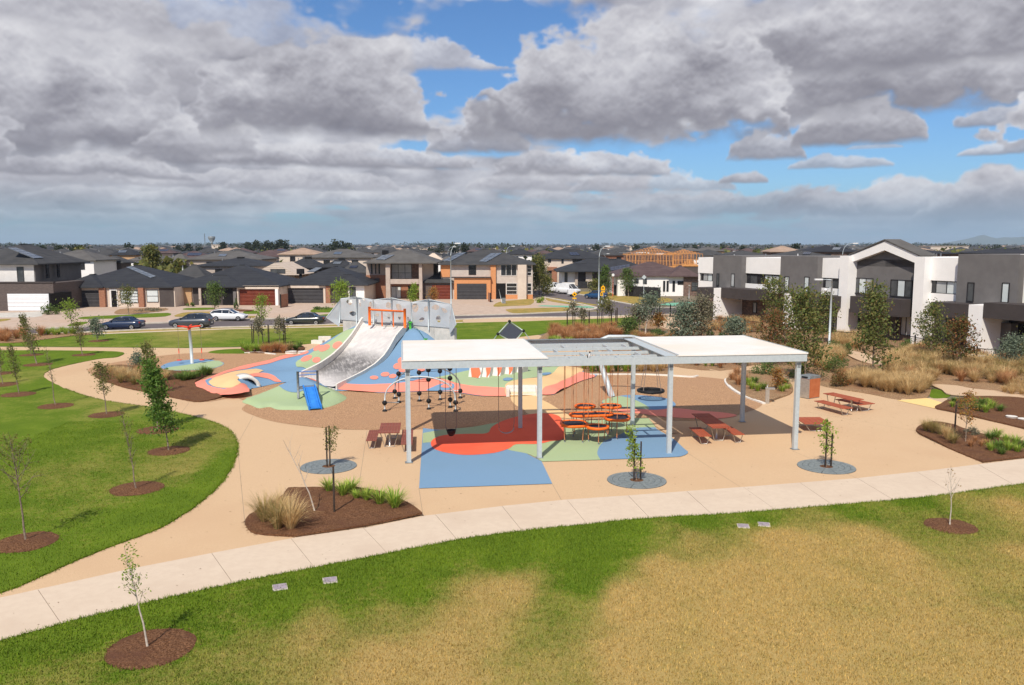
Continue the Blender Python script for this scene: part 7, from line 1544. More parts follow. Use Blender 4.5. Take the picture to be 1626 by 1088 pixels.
h.roof(576, 694, 417, 394, 14.5, 'roof_grey', dy=-.6); h.roof(668.5, 722, 448, 432, 8, 'roof_mid', dy=1.0, name='garage_roof'); h.solar([(597, 411.7), (611, 412.3), (627, 404.3), (607, 405)], cols=3, rows=2); h.unit(612, 397.5, 9)
# --- H6
h = House('two storey house with orange brick, cream boards and white pier', 475.5, 775)
h.block(700, 846, 419.8, 13, 'weatherboard', dy=1.2); h.face(700, 715, 420, 440, 'brick_or', dy=1.2, th=.2, name='brick_wall'); h.face(715.2, 778, 420, 440, 'weatherboard', dy=1.2, th=.05); h.window(744, 756, 420, 436.5, dy=1.15, pane='glass_dark')
h.face(779, 787.5, 421, 476, 'brick_or', dy=1.2, th=.5, name='brick_pier'); h.block(721, 779, 441, 1.1, 'brick_or', dy=.1, name='brick_portal'); h.face(716, 780, 439.5, 441.3, 'fascia_dark', dy=.6, th=.8, name='canopy'); h.garage(725.5, 772.5, 450.5, 475.5, 'garage_dark', dy=.08)
h.window(795, 820.5, 420.5, 438, dy=1.18, n=3, rows=1, pane='glass_dark', frame='frame_white'); h.face(788, 803, 450, 476, 'door_black', dy=1.2, th=.04, name='entry'); h.window(804, 821, 449.5, 467.5, dy=1.18, n=1, rows=3, pane='glass_dark', frame='frame_white'); h.face(803, 822, 468, 476, 'brick_or', dy=1.2, th=.1, name='brick_wall')
h.block(822, 836, 420.5, 1.2, 'render_cream', dy=.3, name='white_pier'); h.window(837, 844, 421, 438, dy=1.18, rows=3, pane='glass_dark', frame='frame_white'); h.window(837, 844, 449.5, 467.5, dy=1.18, rows=3, pane='glass_dark', frame='frame_white'); h.face(836.2, 846, 468, 476, 'brick_or', dy=1.2, th=.1, name='brick_wall')
h.roof(693, 851.5, 419.5, 396.5, 15, 'roof_mid', dy=.4); h.solar([(702.5, 413.7), (715.5, 414.6), (741, 400.5), (728.5, 401.5)], cols=2, rows=4); h.solar([(760.5, 415), (772.5, 415.6), (798, 401.5), (779, 402)], cols=2, rows=4)
# --- H7, H8, H9
h = House('cream two storey house with charcoal roof behind the parked vans', 0, 905, Y=208)
h.block(857, 962, 411.5, 12, 'render_cream'); h.window(870, 875, 411.6, 417, pane='glass_dark'); h.window(891.5, 895, 411.6, 418.5, pane='glass_dark'); h.window(909, 925, 412, 417, pane='glass_dark'); h.face(869, 884, 424, 429.5, 'brick_red', th=.6, name='porch_fascia'); h.face(876, 884, 429.5, 448, 'brick_red', th=.4, name='brick_pier'); h.face(860, 876, 430, 450, 'render_dark', th=.05)
h.roof(849, 968, 410.5, 396.5, 14, 'roof_char', dy=-.5); h.solar([(906, 405), (921, 405), (916, 400.5), (903, 400.5)], m='solar_dark', cols=3, rows=2)
h = House('low house with black roof and white walls right of the cream two storey house', 0, 950, Y=186)
h.block(893, 1035, 431, 14, 'render_white'); h.face(918, 930, 432, 452, 'render_dark', th=.05); h.face(913, 917, 431, 453, 'render_beige', th=.6, name='pier'); h.window(896.5, 901, 433, 448); h.face(930, 940, 432, 452, 'render_cream', th=.6, name='pier'); h.face(940, 1035, 432, 455, 'brick_dark', th=.06, name='brick_wall')
h.roof(884, 1045, 430.5, 411, 15, 'roof_char', dy=-.6); h.roof(884, 962, 431, 419, 8, 'roof_char', dy=-2.0, name='porch_roof'); h.solar([(969, 430), (1000, 425), (1000, 419), (969, 424)], m='solar_dark', cols=5, rows=2); h.unit(972, 412, 7, 1.6, .5)
h = House('single storey corner house with brown roof and cream walls by the road', 470.5, 1050)
h.block(981, 1086, 438.5, 13, 'render_white', dy=.5); h.block(1086, 1109, 440, 12, 'brick_brown', dy=.2, name='brick_wall'); h.window(1007, 1014, 443, 450, dy=.48); h.window(1021, 1027, 443, 451, dy=.48)
for (a, b) in ((1053, 1056), (1058.5, 1061.5), (1068, 1071.5)): h.window(a, b, 446, 463, dy=.48, pane='glass_dark')
h.window(1076, 1086, 446.5, 452, dy=.48, pane='glass_dark'); h.window(1098, 1108, 448, 462, dy=.16, rows=2); h.roof(974, 1112, 438, 416, 15, 'roof_brown', dy=0); h.roof(1062, 1112, 438.3, 422, 8, 'roof_brown', dy=-.6, name='porch_roof')
# charcoal yard fence of that house
A = G(975, 469); B_ = G(1048, 474); t = thing('yard_fence', 'charcoal panel fence along the side of the brown roofed corner house', 'fence', (A.x, A.y, 0), math.atan2(B_.y - A.y, B_.x - A.x)); L = (B_ - A).length
for k in range(8):
    MB().box(L * k / 8 + .04, L * (k + 1) / 8 - .04, -.03, .03, .08, 1.95).build('panel', M['fence_char'], t); MB().box(L * k / 8 - .04, L * k / 8 + .04, -.05, .05, 0, 2.05).build('post', M['fence_char'], t)
MB().box(L - .04, L + .04, -.05, .05, 0, 2.05).build('post', M['fence_char'], t)
g = G(892, 467); t = thing('yard_fence', 'dark fence in front of the low black roofed house', 'fence', (VY(918, 452, 181).x, 181, 0))
for k in range(6): MB().box(k * 2.1, k * 2.1 + 2.04, -.03, .03, .05, 1.5).build('panel', M['fence_char'], t)
# fences between the front houses
for i, (px, py, hh, l, lab) in enumerate([(80.5, 495, 2.6, 5, 'black mesh fence between the white garage and the charcoal garage'), (446, 489, 2.0, 3, 'dark gate and fence between the brown garage and the next house'), (779, 480, 1.5, 2.5, 'low rust letterbox wall before the orange and white house')]):
    g = G(px, py); t = thing('side_fence', lab, 'fence', (g.x, g.y, 0), R(85) if i < 2 else R(100)); MB().box(0, l, -.06, .06, 0, hh).build('panel', M['fence_black'] if i == 0 else M['brick_red'], t); MB().box(-.08, .06, -.08, .08, 0, hh + .08).build('post', M['fence_black'], t)
# --- H10 timber frame
def frame_house(px0, px1, pye, pyr, Y, lab, wall=True):
    h = House(lab, 0, (px0 + px1) / 2, Y=Y, name='timber_frame_house'); x0, ze = h.p(px0, pye); x1, _ = h.p(px1, pye); D = min(14, x1 - x0 - 1); _, zr = h.p(0, pyr, D / 2); n = int((x1 - x0) / .75)
    W = x1 - x0; k = D / 2
    for i in range(n + 1):
        x = x0 + W * i / n; top = ze + (zr - ze) * min(1, (x - x0) / k, (x1 - x) / k); yy = D / 2 * min(1, (x - x0) / k, (x1 - x) / k)
        mb = MB(); mb.tube([(x, 0, ze), (x, yy, top), (x, D - yy, top), (x, D, ze)], .055, 4); mb.tube([(x, 0, ze), (x, D, ze)], .045, 4)
        mb.tube([(x, D * .15, ze), (x, yy * .6 + .5, (ze + top) / 2)], .04, 4); mb.build('truss', M['frame_pine'], h.t)
        if wall: MB().box(x - .045, x + .045, 0, .1, ze - 2.9, ze).build('stud', M['frame_pine'], h.t)
    for f in (0, .2, .4, .6, .8, 1): 
        xx0 = x0 + k * f; xx1 = x1 - k * f; z = ze + (zr - ze) * f; MB().box(xx0, xx1, D / 2 * f - .05, D / 2 * f + .05, z - .02, z + .07).build('batten', M['frame_pine'], h.t)
    if wall:
        MB().box(x0, x1, -.01, .11, ze - 1.5, ze - 1.42).build('nogging', M['frame_pine'], h.t); MB().box(x0, x1, 0, .1, ze - 3.0, ze - 2.9).build('plate', M['frame_pine'], h.t)
        for i in range(7): x = x0 + W * (i + .5) / 7; MB().box(x - .05, x + .05, 5, 5.1, ze - 3, ze).build('stud', M['frame_pine'], h.t)
        MB().box(x0 + .5, x1 - .5, 9, 9.1, -0.05, ze - .2).build('shade_backing', M['brick_brown'], h.t)  # dark backing: interior shade seen through the open studs, given as colour
        MB().box(x0 + .2, x1 - .2, .12, 8.9, ze - 3.3, ze - 3.02).build('floor_deck', M['frame_pine'], h.t)
        MB().box(x0 + .2, x1 - .2, .3, 8.8, -.05, ze - 3.3).build('lower_shade_block', M['brick_dark'], h.t)  # dark solid block stands in for the shade inside the open lower frame
frame_house(995, 1083, 405, 393.2, 205, 'open timber roof frame of a house being built, the taller one')
frame_house(1064, 1116, 403.5, 396.5, 222, 'smaller timber roof frame beside the taller one under construction')
frame_house(1082, 1110, 422, 412.5, 165, 'low timber roof frame peeping out behind the brown roof', wall=False)
# --- neighbours behind the front row
NB = [(58, 152, 413, 397, 165, 'render_white', 'roof_grey', 'house with broad grey roof and white wall behind the far left house'),
      (138, 186, 405.5, 395.5, 240, 'brick_red', 'roof_mid', 'far brick house with dark hip roof left of the conifer'), (172, 216, 404.5, 394.5, 235, 'brick_tan', 'roof_char', 'far tan house with charcoal roof just left of the conifer'),
      (150, 196, 417, 406, 175, 'brick_dark', 'roof_mid', 'low dark house in the gap behind the charcoal garage house'), (200, 262, 413, 403, 190, 'render_white', 'roof_grey', 'pale grey roofed house around the conifer foot'), (258, 300, 417, 403, 185, 'render_white', 'roof_grey', 'white walled house with grey roof right of the conifer'),
      (290, 416, 411.5, 399, 172, 'render_beige', 'roof_grey', 'very wide house with grey roof right of centre left'), (306, 424, 422, 409.5, 152, 'render_beige', 'roof_char', 'low charcoal roof right behind the brown garage house'),
      (262, 332, 446, 420.5, 141, 'render_dark', 'roof_mid', 'dark roofed house squeezed between the two charcoal roofed front houses'), (440, 508, 403.5, 394, 214, 'render_cream', 'roof_tan', 'house with sandy pink roof in the middle distance'),
      (480, 592, 408.5, 395.5, 176, 'render_cream', 'roof_grey', 'wide grey roofed house left of the beige two storey house'), (448, 512, 425, 409, 160, 'render_dark', 'roof_char', 'charcoal roofed house behind the dark rooftop cooler'),
      (508, 562, 424, 411, 158, 'render_dark', 'roof_char', 'charcoal roofed house left behind the solar roof'), (536, 586, 433, 415, 150, 'render_beige', 'roof_mid', 'house with small solar array tight behind the left of the beige house'),
      (355, 395, 404.5, 396, 240, 'brick_tan', 'roof_mid', 'far house with dark roof below the water tower'), (640, 700, 404, 397, 225, 'render_white', 'roof_mid', 'far white walled house between the two storey pair'), (672, 702, 412, 402, 200, 'render_white', 'roof_cream', 'small white building between the beige and the orange houses'),
      (800, 852, 404, 395, 250, 'render_white', 'roof_char', 'far charcoal roofed house above the orange house roof'), (930, 1000, 405, 396.5, 240, 'brick_red', 'roof_mid', 'far dark roofed house behind the curved street lamp'),
      (1105, 1152, 398.5, 392.3, 330, 'brick_tan', 'roof_grey', 'far pale grey pyramid roof above the left townhouse'), (1150, 1222, 405, 398, 210, 'brick_dark', 'roof_mid', 'house with dark grey roof just over the first townhouse box'), (1222, 1278, 399.5, 390.8, 232, 'brick_brown', 'roof_tan', 'house with sandy brown roof over the townhouses'),
      (1284, 1372, 399.5, 390, 205, 'brick_brown', 'roof_black', 'house with black roof and skylights left of the gabled townhouse'), (1240, 1322, 406.5, 397.5, 165, 'brick_dark', 'roof_mid', 'dark roofed house close behind the second townhouse box'), (1440, 1526, 402.5, 396.5, 200, 'brick_brown', 'roof_black', 'black roofed house right of the gabled townhouse'), (1560, 1680, 402, 395.5, 215, 'brick_dark', 'roof_black', 'black roofed house above the right charcoal box'),
      (-40, 30, 404, 396, 260, 'render_beige', 'roof_mid', 'distant roof behind the far left house')]
hand = []
for i, (a, b, e, r_, Y, wm, rm, lab) in enumerate(NB):
    h = House(lab, 0, (a + b) / 2, Y=Y); D = min(13, (VY(b, e, Y).x - VY(a, e, Y).x) * .9); s_ = FPX / Y; o = .45 * s_
    h.block(a + o, b - o, e + .3, D - 1, wm, dy=.5); h.roof(a, b, e, r_, D, rm); hand.append(((VY((a + b) / 2, e, Y).x), Y + D / 2, (b - a) / s_ / 2 + 2))
    for k in range(2 if b - a > 60 else 1):
        q = a + (b - a) * (.3 + .4 * k); h.window(q, q + 1.4 * s_, e + .6 * s_, e + 1.9 * s_, dy=.48, pane='glass_dark')
    if i in (2, 6, 10, 12, 13, 22, 23): 
        c = (a + b) / 2; ym = e * .45 + r_ * .55; h.solar([(c - 7, ym + 2), (c + 5, ym + 2), (c + 8, ym - 1.5), (c - 4, ym - 1.5)], m='solar_dark' if i % 2 else 'solar', cols=4, rows=2)
    if i in (7, 11, 12): h.unit(a * .35 + b * .65, r_ - 1.5, D / 2)
    h.vent(a * .6 + b * .4, r_ + 1, D / 2.5, .5)
h = House('cream gabled house with a pair of high windows behind the front row', 0, 436, Y=147)
h.block(405, 468, 437, 10, 'brick_tan', dy=.4); x0, ze = h.p(398, 437); x1, _ = h.p(474, 437); _, zr = h.p(437, 417.5)
mb = MB(); mb.vprism([(x0, ze), ((x0 + x1) / 2, zr), (x1, ze)], 0, 12); mb.build('roof', M['roof_cream'], h.t); h.window(429.5, 453, 427.3, 434, dy=-.02, n=2, pane='glass')

# --- townhouse terrace on the right
TP0 = Vector((26.18, 103.83, 0)); TU = Vector((40.26 - 26.18, 70.92 - 103.83, 0)).normalized(); TN = Vector((-TU.y, TU.x, 0))
if TN.x > 0: TN = -TN
ANG = math.atan2(TU.y, TU.x)
class Town:
    """local x along the terrace, local -y away from it (towards the park), set-back s"""
    def __init__(s, lab, px, seth=0.):
        q = VP(px, 470, TP0, TN) - TP0; s.u0 = q.dot(TU); o = TP0 + TU * s.u0; s.t = thing('townhouse', lab, 'townhouse', (o.x, o.y, 0), ANG, 'terrace of white and charcoal townhouses')
        s.sg = 1
    def q(s, px, py, sb):
        v = VP(px, py, TP0 - TN * sb, TN) - (TP0 - TN * sb); return v.dot(TU) - s.u0, v.z
    def box(s, px0, px1, pyt, pyb, sb, depth, m, name='wall', top=None, parent=None):
        x0, za = s.q(px0, pyt, sb); x1, zb_ = s.q(px1, pyt, sb); zt = (za + zb_) / 2 if top is None else top
        if pyb is None: z0 = -.1
        else: z0 = (s.q(px0, pyb, sb)[1] + s.q(px1, pyb, sb)[1]) / 2
        # local +y points away from the park
        mb = MB().box(min(x0, x1), max(x0, x1), sb, sb + depth, z0, zt); return mb.build(name, M[m], parent or s.t), (x0, x1, z0, zt)
    def win(s, px0, px1, pyt, pyb, sb, n=1, panes=('glass',), name='window'):
        x0, za = s.q(px0, pyt, sb); x1, zb = s.q(px1, pyt, sb); zt = (za + zb) / 2; z0 = (s.q(px0, pyb, sb)[1] + s.q(px1, pyb, sb)[1]) / 2; fw = .07; x0, x1 = min(x0, x1), max(x0, x1)
        y0, y1 = sb - .07, sb + .02; mb = MB(); mb.box(x0, x1, y0, y1, zt - fw, zt).box(x0, x1, y0 - .05, y1, z0, z0 + fw).box(x0, x0 + fw, y0, y1, z0 + fw, zt - fw).box(x1 - fw, x1, y0, y1, z0 + fw, zt - fw)
        for i in range(1, n): x = x0 + (x1 - x0) * i / n; mb.box(x - fw / 2, x + fw / 2, y0, y1, z0 + fw, zt - fw)
        w = mb.build(name, M['window_frame'], s.t)
        for i in range(n): MB().box(x0 + (x1 - x0) * i / n + fw / 2, x0 + (x1 - x0) * (i + 1) / n - fw / 2, sb - .03, sb - .012, z0 + fw / 2, zt - fw / 2).build('pane', M[panes[i % len(panes)]], w)
UPS, BOX, GRD = 2.6, 1.9, 3.4
# unit 1 (far)
T = Town('farthest townhouse with narrow white box and a charcoal box beside it', 1109)
T.box(1109, 1133, 409, 434, UPS, 9, 'render_white'); T.box(1109, 1133, 446.3, 457.6, UPS, 9, 'render_white'); T.box(1109, 1110.5, 434, 446.3, UPS, 9, 'render_white'); T.box(1110.5, 1133, 434, 446.3, UPS + .25, 8.5, 'render_dark'); T.win(1110.5, 1132, 434, 446.3, UPS + .23, 3, ('glass_dark', 'glass_blind', 'glass_white'))
T.box(1132.7, 1178, 406, 459, BOX, 9.5, 'render_grey', 'charcoal_box'); T.win(1138.5, 1142.5, 434.3, 454, BOX); T.win(1161.5, 1167, 434.5, 455.5, BOX, 1, ('glass_blind',))
T.box(1108, 1178, 458, None, GRD, 9, 'brick_brown', 'ground_wall'); T.box(1107, 1133, 457, 471.5, 0, 3.3, 'fascia_dark', 'canopy'); T.box(1133.5, 1144.5, 457.8, None, -.02, 3.4, 'render_white', 'fin_wall'); T.box(1145, 1192, 458.5, 475, 0, 3.3, 'fascia_dark', 'canopy'); T.box(1144.6, 1165, 475, None, 2.9, .5, 'render_grey', 'porch_wall')
T.win(1116, 1128, 476, 508, GRD - .02, 2, ('glass_dark',)); T.win(1166, 1171, 478, 507, 2.85, 1, ('glass_dark',), 'door')
# unit 2
T = Town('townhouse with wide white box and charcoal box behind the rust topped tree', 1178)
T.box(1178.2, 1240, 409.2, 435, UPS, 9, 'render_white'); T.box(1178.2, 1240, 451.5, 463.5, UPS, 9, 'render_white'); T.box(1178.2, 1180, 435, 451.5, UPS, 9, 'render_white'); T.box(1180, 1240, 435, 451.5, UPS + .25, 8.5, 'fascia_dark'); T.win(1181, 1215, 436, 451, UPS + .23, 3, ('glass_dark', 'glass', 'glass_dark')); T.win(1215, 1239, 437, 453, UPS + .23, 2, ('glass_white', 'glass_white'))
T.box(1240, 1299, 406.8, 467, BOX, 9.5, 'render_grey', 'charcoal_box'); T.win(1247, 1253.5, 439, 461.5, BOX, 1, ('glass_white',)); T.win(1278, 1285.5, 439.5, 463.5, BOX, 1, ('glass_white',))
T.box(1178.3, 1299, 464, None, GRD, 9, 'brick_brown', 'ground_wall'); T.win(1196, 1202, 480, 497, GRD - .02, 1, ('glass_blind',)); T.box(1245, 1257, 466.5, None, .2, 3.2, 'render_white', 'fin_wall'); T.box(1257.5, 1320, 468.5, 487, .3, 3.0, 'fascia_dark', 'canopy'); T.win(1262, 1280, 490, 520, GRD - .02, 2, ('glass_dark',), 'door')
# unit 3
T = Town('townhouse with short white box and full height white column behind the lamp post', 1299)
T.box(1299.3, 1334, 410, 441.5, UPS, 9, 'render_white'); T.box(1299.3, 1334, 457.8, 472, UPS, 9, 'render_white'); T.box(1299.3, 1334, 441.5, 457.8, UPS + .25, 8.5, 'fascia_dark'); T.win(1301, 1333.5, 441.5, 457.8, UPS + .23, 3, ('glass_dark', 'glass_blind', 'glass'))
T.box(1334, 1348, 406.5, None, UPS - .9, 10, 'render_white', 'column'); T.box(1299.4, 1334, 472, None, GRD, 9, 'brick_brown', 'ground_wall'); T.win(1320, 1330, 492, 524, GRD - .02, 2, ('glass_dark', 'glass_blind')); 
# unit 4 gable
T = Town('gabled townhouse with white barge frame and recessed grey wall', 1348)
T.box(1348, 1452, 405, 472, UPS + .3, 9, 'render_grey', 'gable_wall_base', top=T.q(1400, 412, UPS)[1]); x0, _ = T.q(1343, 410, UPS - .9); x1, _ = T.q(1453, 410, UPS - .9)
za = T.q(1343.5, 405.5, UPS - .9)[1]; zb = T.q(1343.5, 418, UPS - .9)[1]; zc = T.q(1397.5, 383, UPS - .9)[1]; zd = T.q(1397, 397.5, UPS - .9)[1]; ze_ = (T.q(1453, 408, UPS - .9)[1]); zf_ = T.q(1452, 420, UPS - .9)[1]
xm = T.q(1397.5, 400, UPS - .9)[0]; za = (za + ze_) / 2; ze_ = za; zb = (zb + zf_) / 2; zf_ = zb
mb = MB(); mb.vprism([(x0, zb), (xm, zd), (x1, zf_), (x1, ze_), (xm, zc), (x0, za)], UPS - .9, UPS + .05); T_b = mb
vs = mb.v; mb2 = MB(); A_ = [(x0, zb), (xm, zd), (xm, zc), (x0, za)]; B2 = [(xm, zd), (x1, zf_), (x1, ze_), (xm, zc)]
mb2.vprism(A_, UPS - .3, UPS + .28); mb2.vprism(B2, UPS - .3, UPS + .28); mb2.build('barge_frame', M['render_white'], T.t)
wl = MB(); wl.vprism([(x0 + .5, zb - .3), (x1 - .2, zb - .3), (x1 - .2, zf_ + .2), (xm, zd + .4), (x0 + .5, zb + .2)], UPS + .3, UPS + 1); wl.build('gable_wall', M['render_grey'], T.t)
rf = MB(); e = .12; rf.add([(x0 - e, UPS - .4, za + .02), (xm, UPS - .4, zc + .06), (x1 + e, UPS - .4, ze_ + .02), (x0 - e, 4.4, za + .02), (xm, 4.4, zc + .06), (x1 + e, 4.4, ze_ + .02), (x0 - e, UPS - .4, za + .14), (xm, UPS - .4, zc + .2), (x1 + e, UPS - .4, ze_ + .14), (x0 - e, 4.4, za + .14), (xm, 4.4, zc + .2), (x1 + e, 4.4, ze_ + .14)],
        [(6, 7, 10, 9), (7, 8, 11, 10), (0, 1, 7, 6), (1, 2, 8, 7), (0, 6, 9, 3), (2, 5, 11, 8), (1, 0, 3, 4), (2, 1, 4, 5)]); rf.build('roof', M['roof_grey'], T.t)
T.win(1354.5, 1387, 441.5, 466.5, UPS + .28, 3, ('glass', 'glass_white', 'glass_blind')); T.win(1415, 1450, 444.5, 471.5, UPS + .28, 3, ('glass', 'glass_white', 'glass'))
T.box(1348.3, 1452, 472.3, None, GRD, 9, 'brick_brown', 'ground_wall'); T.box(1350, 1432, 473, 500, 1.2, 2.1, 'fascia_dark', 'canopy'); T.win(1431.5, 1448.5, 502, 533, GRD - .02, 2, ('glass_blind',)); T.win(1354, 1366, 492, 528, GRD - .02, 1, ('glass_dark',), 'door'); T.box(1412, 1424, 488, 530, 3.0, .38, 'render_dark', 'porch_wall')
# unit 5
T = Town('nearest townhouse with wide white column, long canopy and big charcoal box', 1452)
T.box(1453, 1469, 408, None, UPS - .9, 10, 'render_white', 'column'); T.box(1469.2, 1523, 409.3, 446, UPS, 9, 'render_white'); T.box(1469.2, 1523, 466.5, 483, UPS, 9, 'render_white'); T.box(1469.2, 1523, 446, 466.5, UPS + .25, 8.5, 'fascia_dark'); T.win(1471, 1522, 446, 466.5, UPS + .23, 3, ('glass_dark', 'glass_blind', 'glass_white'))
T.box(1522, 1620, 404, 487, BOX, 9.5, 'render_grey', 'charcoal_box'); T.win(1537, 1548, 448.5, 479, BOX, 1, ('glass',)); T.win(1592, 1604, 449, 481, BOX, 1, ('glass_white',)); T.box(1620.3, 1640, 404, 487, UPS, 9, 'render_white'); T.box(1640.5, 1760, 403, 487, BOX, 9.5, 'render_grey', 'charcoal_box')
T.box(1469.4, 1760, 485, None, GRD, 9, 'brick_dark', 'ground_wall'); T.box(1478, 1538, 481.5, 504, 0, 3.3, 'fascia_dark', 'canopy'); T.box(1538.5, 1561, 484.5, None, -.02, 3.4, 'render_white', 'fin_wall'); T.box(1561.5, 1760, 487, 513, 0, 3.3, 'fascia_dark', 'canopy'); T.box(1586, 1606, 513, None, 2.4, .9, 'render_grey', 'porch_wall'); T.box(1561, 1568, 513, None, 2.6, .7, 'render_white', 'porch_wall')
for (a, b, y, w, nm) in ((1490, 1530, 508, 3.38, 'window'), (1568, 1584, 515, 3.38, 'door'), (1608, 1640, 515, 3.38, 'window')): T.win(a, b, y, y + 45, w, 2 if nm == 'window' else 1, ('glass_dark',), nm)
# parapet caps and roof behind
T = Town('flat dark roof deck of the terrace behind its parapets', 1110)
T.t['category'] = 'roof'; x0, _ = T.q(1109, 410, UPS + 1); x1, _ = T.q(1740, 410, UPS + 1)
MB().box(x0 + .3, x1, UPS + .6, UPS + 9, 6.9, 7.1).build('roof_deck', M['roof_mid'], T.t)
for (px, py, h_) in [(1166, 404, .8), (1209, 406, .3), (1216, 403, 1.2), (1267, 403, .5), (1483, 402, 1.6), (1487, 403, 1.2), (1494, 402, 1.6)]:
    x, z = T.q(px, py, UPS + 4); MB().tube([(x, UPS + 4, z - h_ - .6), (x, UPS + 4, z)], .07, 6).build('roof_pipe', M['white_sat'], T.t)
# black yard fence before the terrace
def bar_fence(px0, py0, px1, py1, lab, hh=1.25):
    A = G(px0, py0); B_ = G(px1, py1); L = (B_ - A).length; t = thing('railing_fence', lab, 'fence', (A.x, A.y, 0), math.atan2(B_.y - A.y, B_.x - A.x), 'black railing fences before the terrace'); n = max(1, round(L / 2.4))
    for k in range(n + 1): MB().box(L * k / n - .05, L * k / n + .05, -.05, .05, 0, hh + .15).build('post', M['fence_black'], t)
    for k in range(n):
        mb = MB(); a, b = L * k / n + .06, L * (k + 1) / n - .06; mb.box(a, b, -.02, .02, hh - .05, hh).box(a, b, -.02, .02, .15, .2)
        m_ = int((b - a) / .13)
        for j in range(m_): x = a + (b - a) * (j + .5) / m_; mb.box(x - .01, x + .01, -.01, .01, .2, hh - .05)
        mb.build('bar_panel', M['fence_black'], t)
bar_fence(1130, 520, 1210, 530, 'black railing fence before the farthest townhouse'); bar_fence(1318, 546, 1452, 556, 'black railing fence before the gabled townhouse'); bar_fence(1452, 557, 1545, 576, 'black railing fence before the long dark porch'); bar_fence(1550, 577, 1700, 592, 'black railing fence at the right picture edge'); bar_fence(1047, 503, 1082, 506, 'black railing fence beside the road beyond the pale stemmed gum', 1.6)
g = G(1550, 578); t = thing('sandstone_blocks', 'sandstone boulder row at the foot of the white fin wall', 'stone', (g.x, g.y, 0), ANG + R(20))
for k in range(3): MB().box(-2.2 + k * 1.5, -.85 + k * 1.5, -.3, .3, 0, .85 - .1 * (k % 2)).build('stone', M['brick_tan'] if k == 2 else M['conc_grey'], t)
for i, (x, y) in enumerate([(1535, 585), (1548, 588), (1322, 557), (1330, 559), (1205, 548), (1122, 520), (1104, 519)]):
    g = G(x, y); t = thing('boulder', 'pale rock among the dry grasses before the terrace', 'rock', (g.x, g.y, .0), i, 'pale rocks in the meadow bed'); mb = MB(); mb.ball((0, 0, .22), .42, 9, 6, .75); mb.v = [(x_ * (1 + .25 * mnoise.noise(Vector((x_ * 2 + i, y_ * 2, z_ * 2)))) * 1.5, y_ * (1 + .3 * mnoise.noise(Vector((x_ * 3, y_ * 2 + i, z_)))), z_) for x_, y_, z_ in mb.v]; mb.build('stone', M['conc_white'], t)
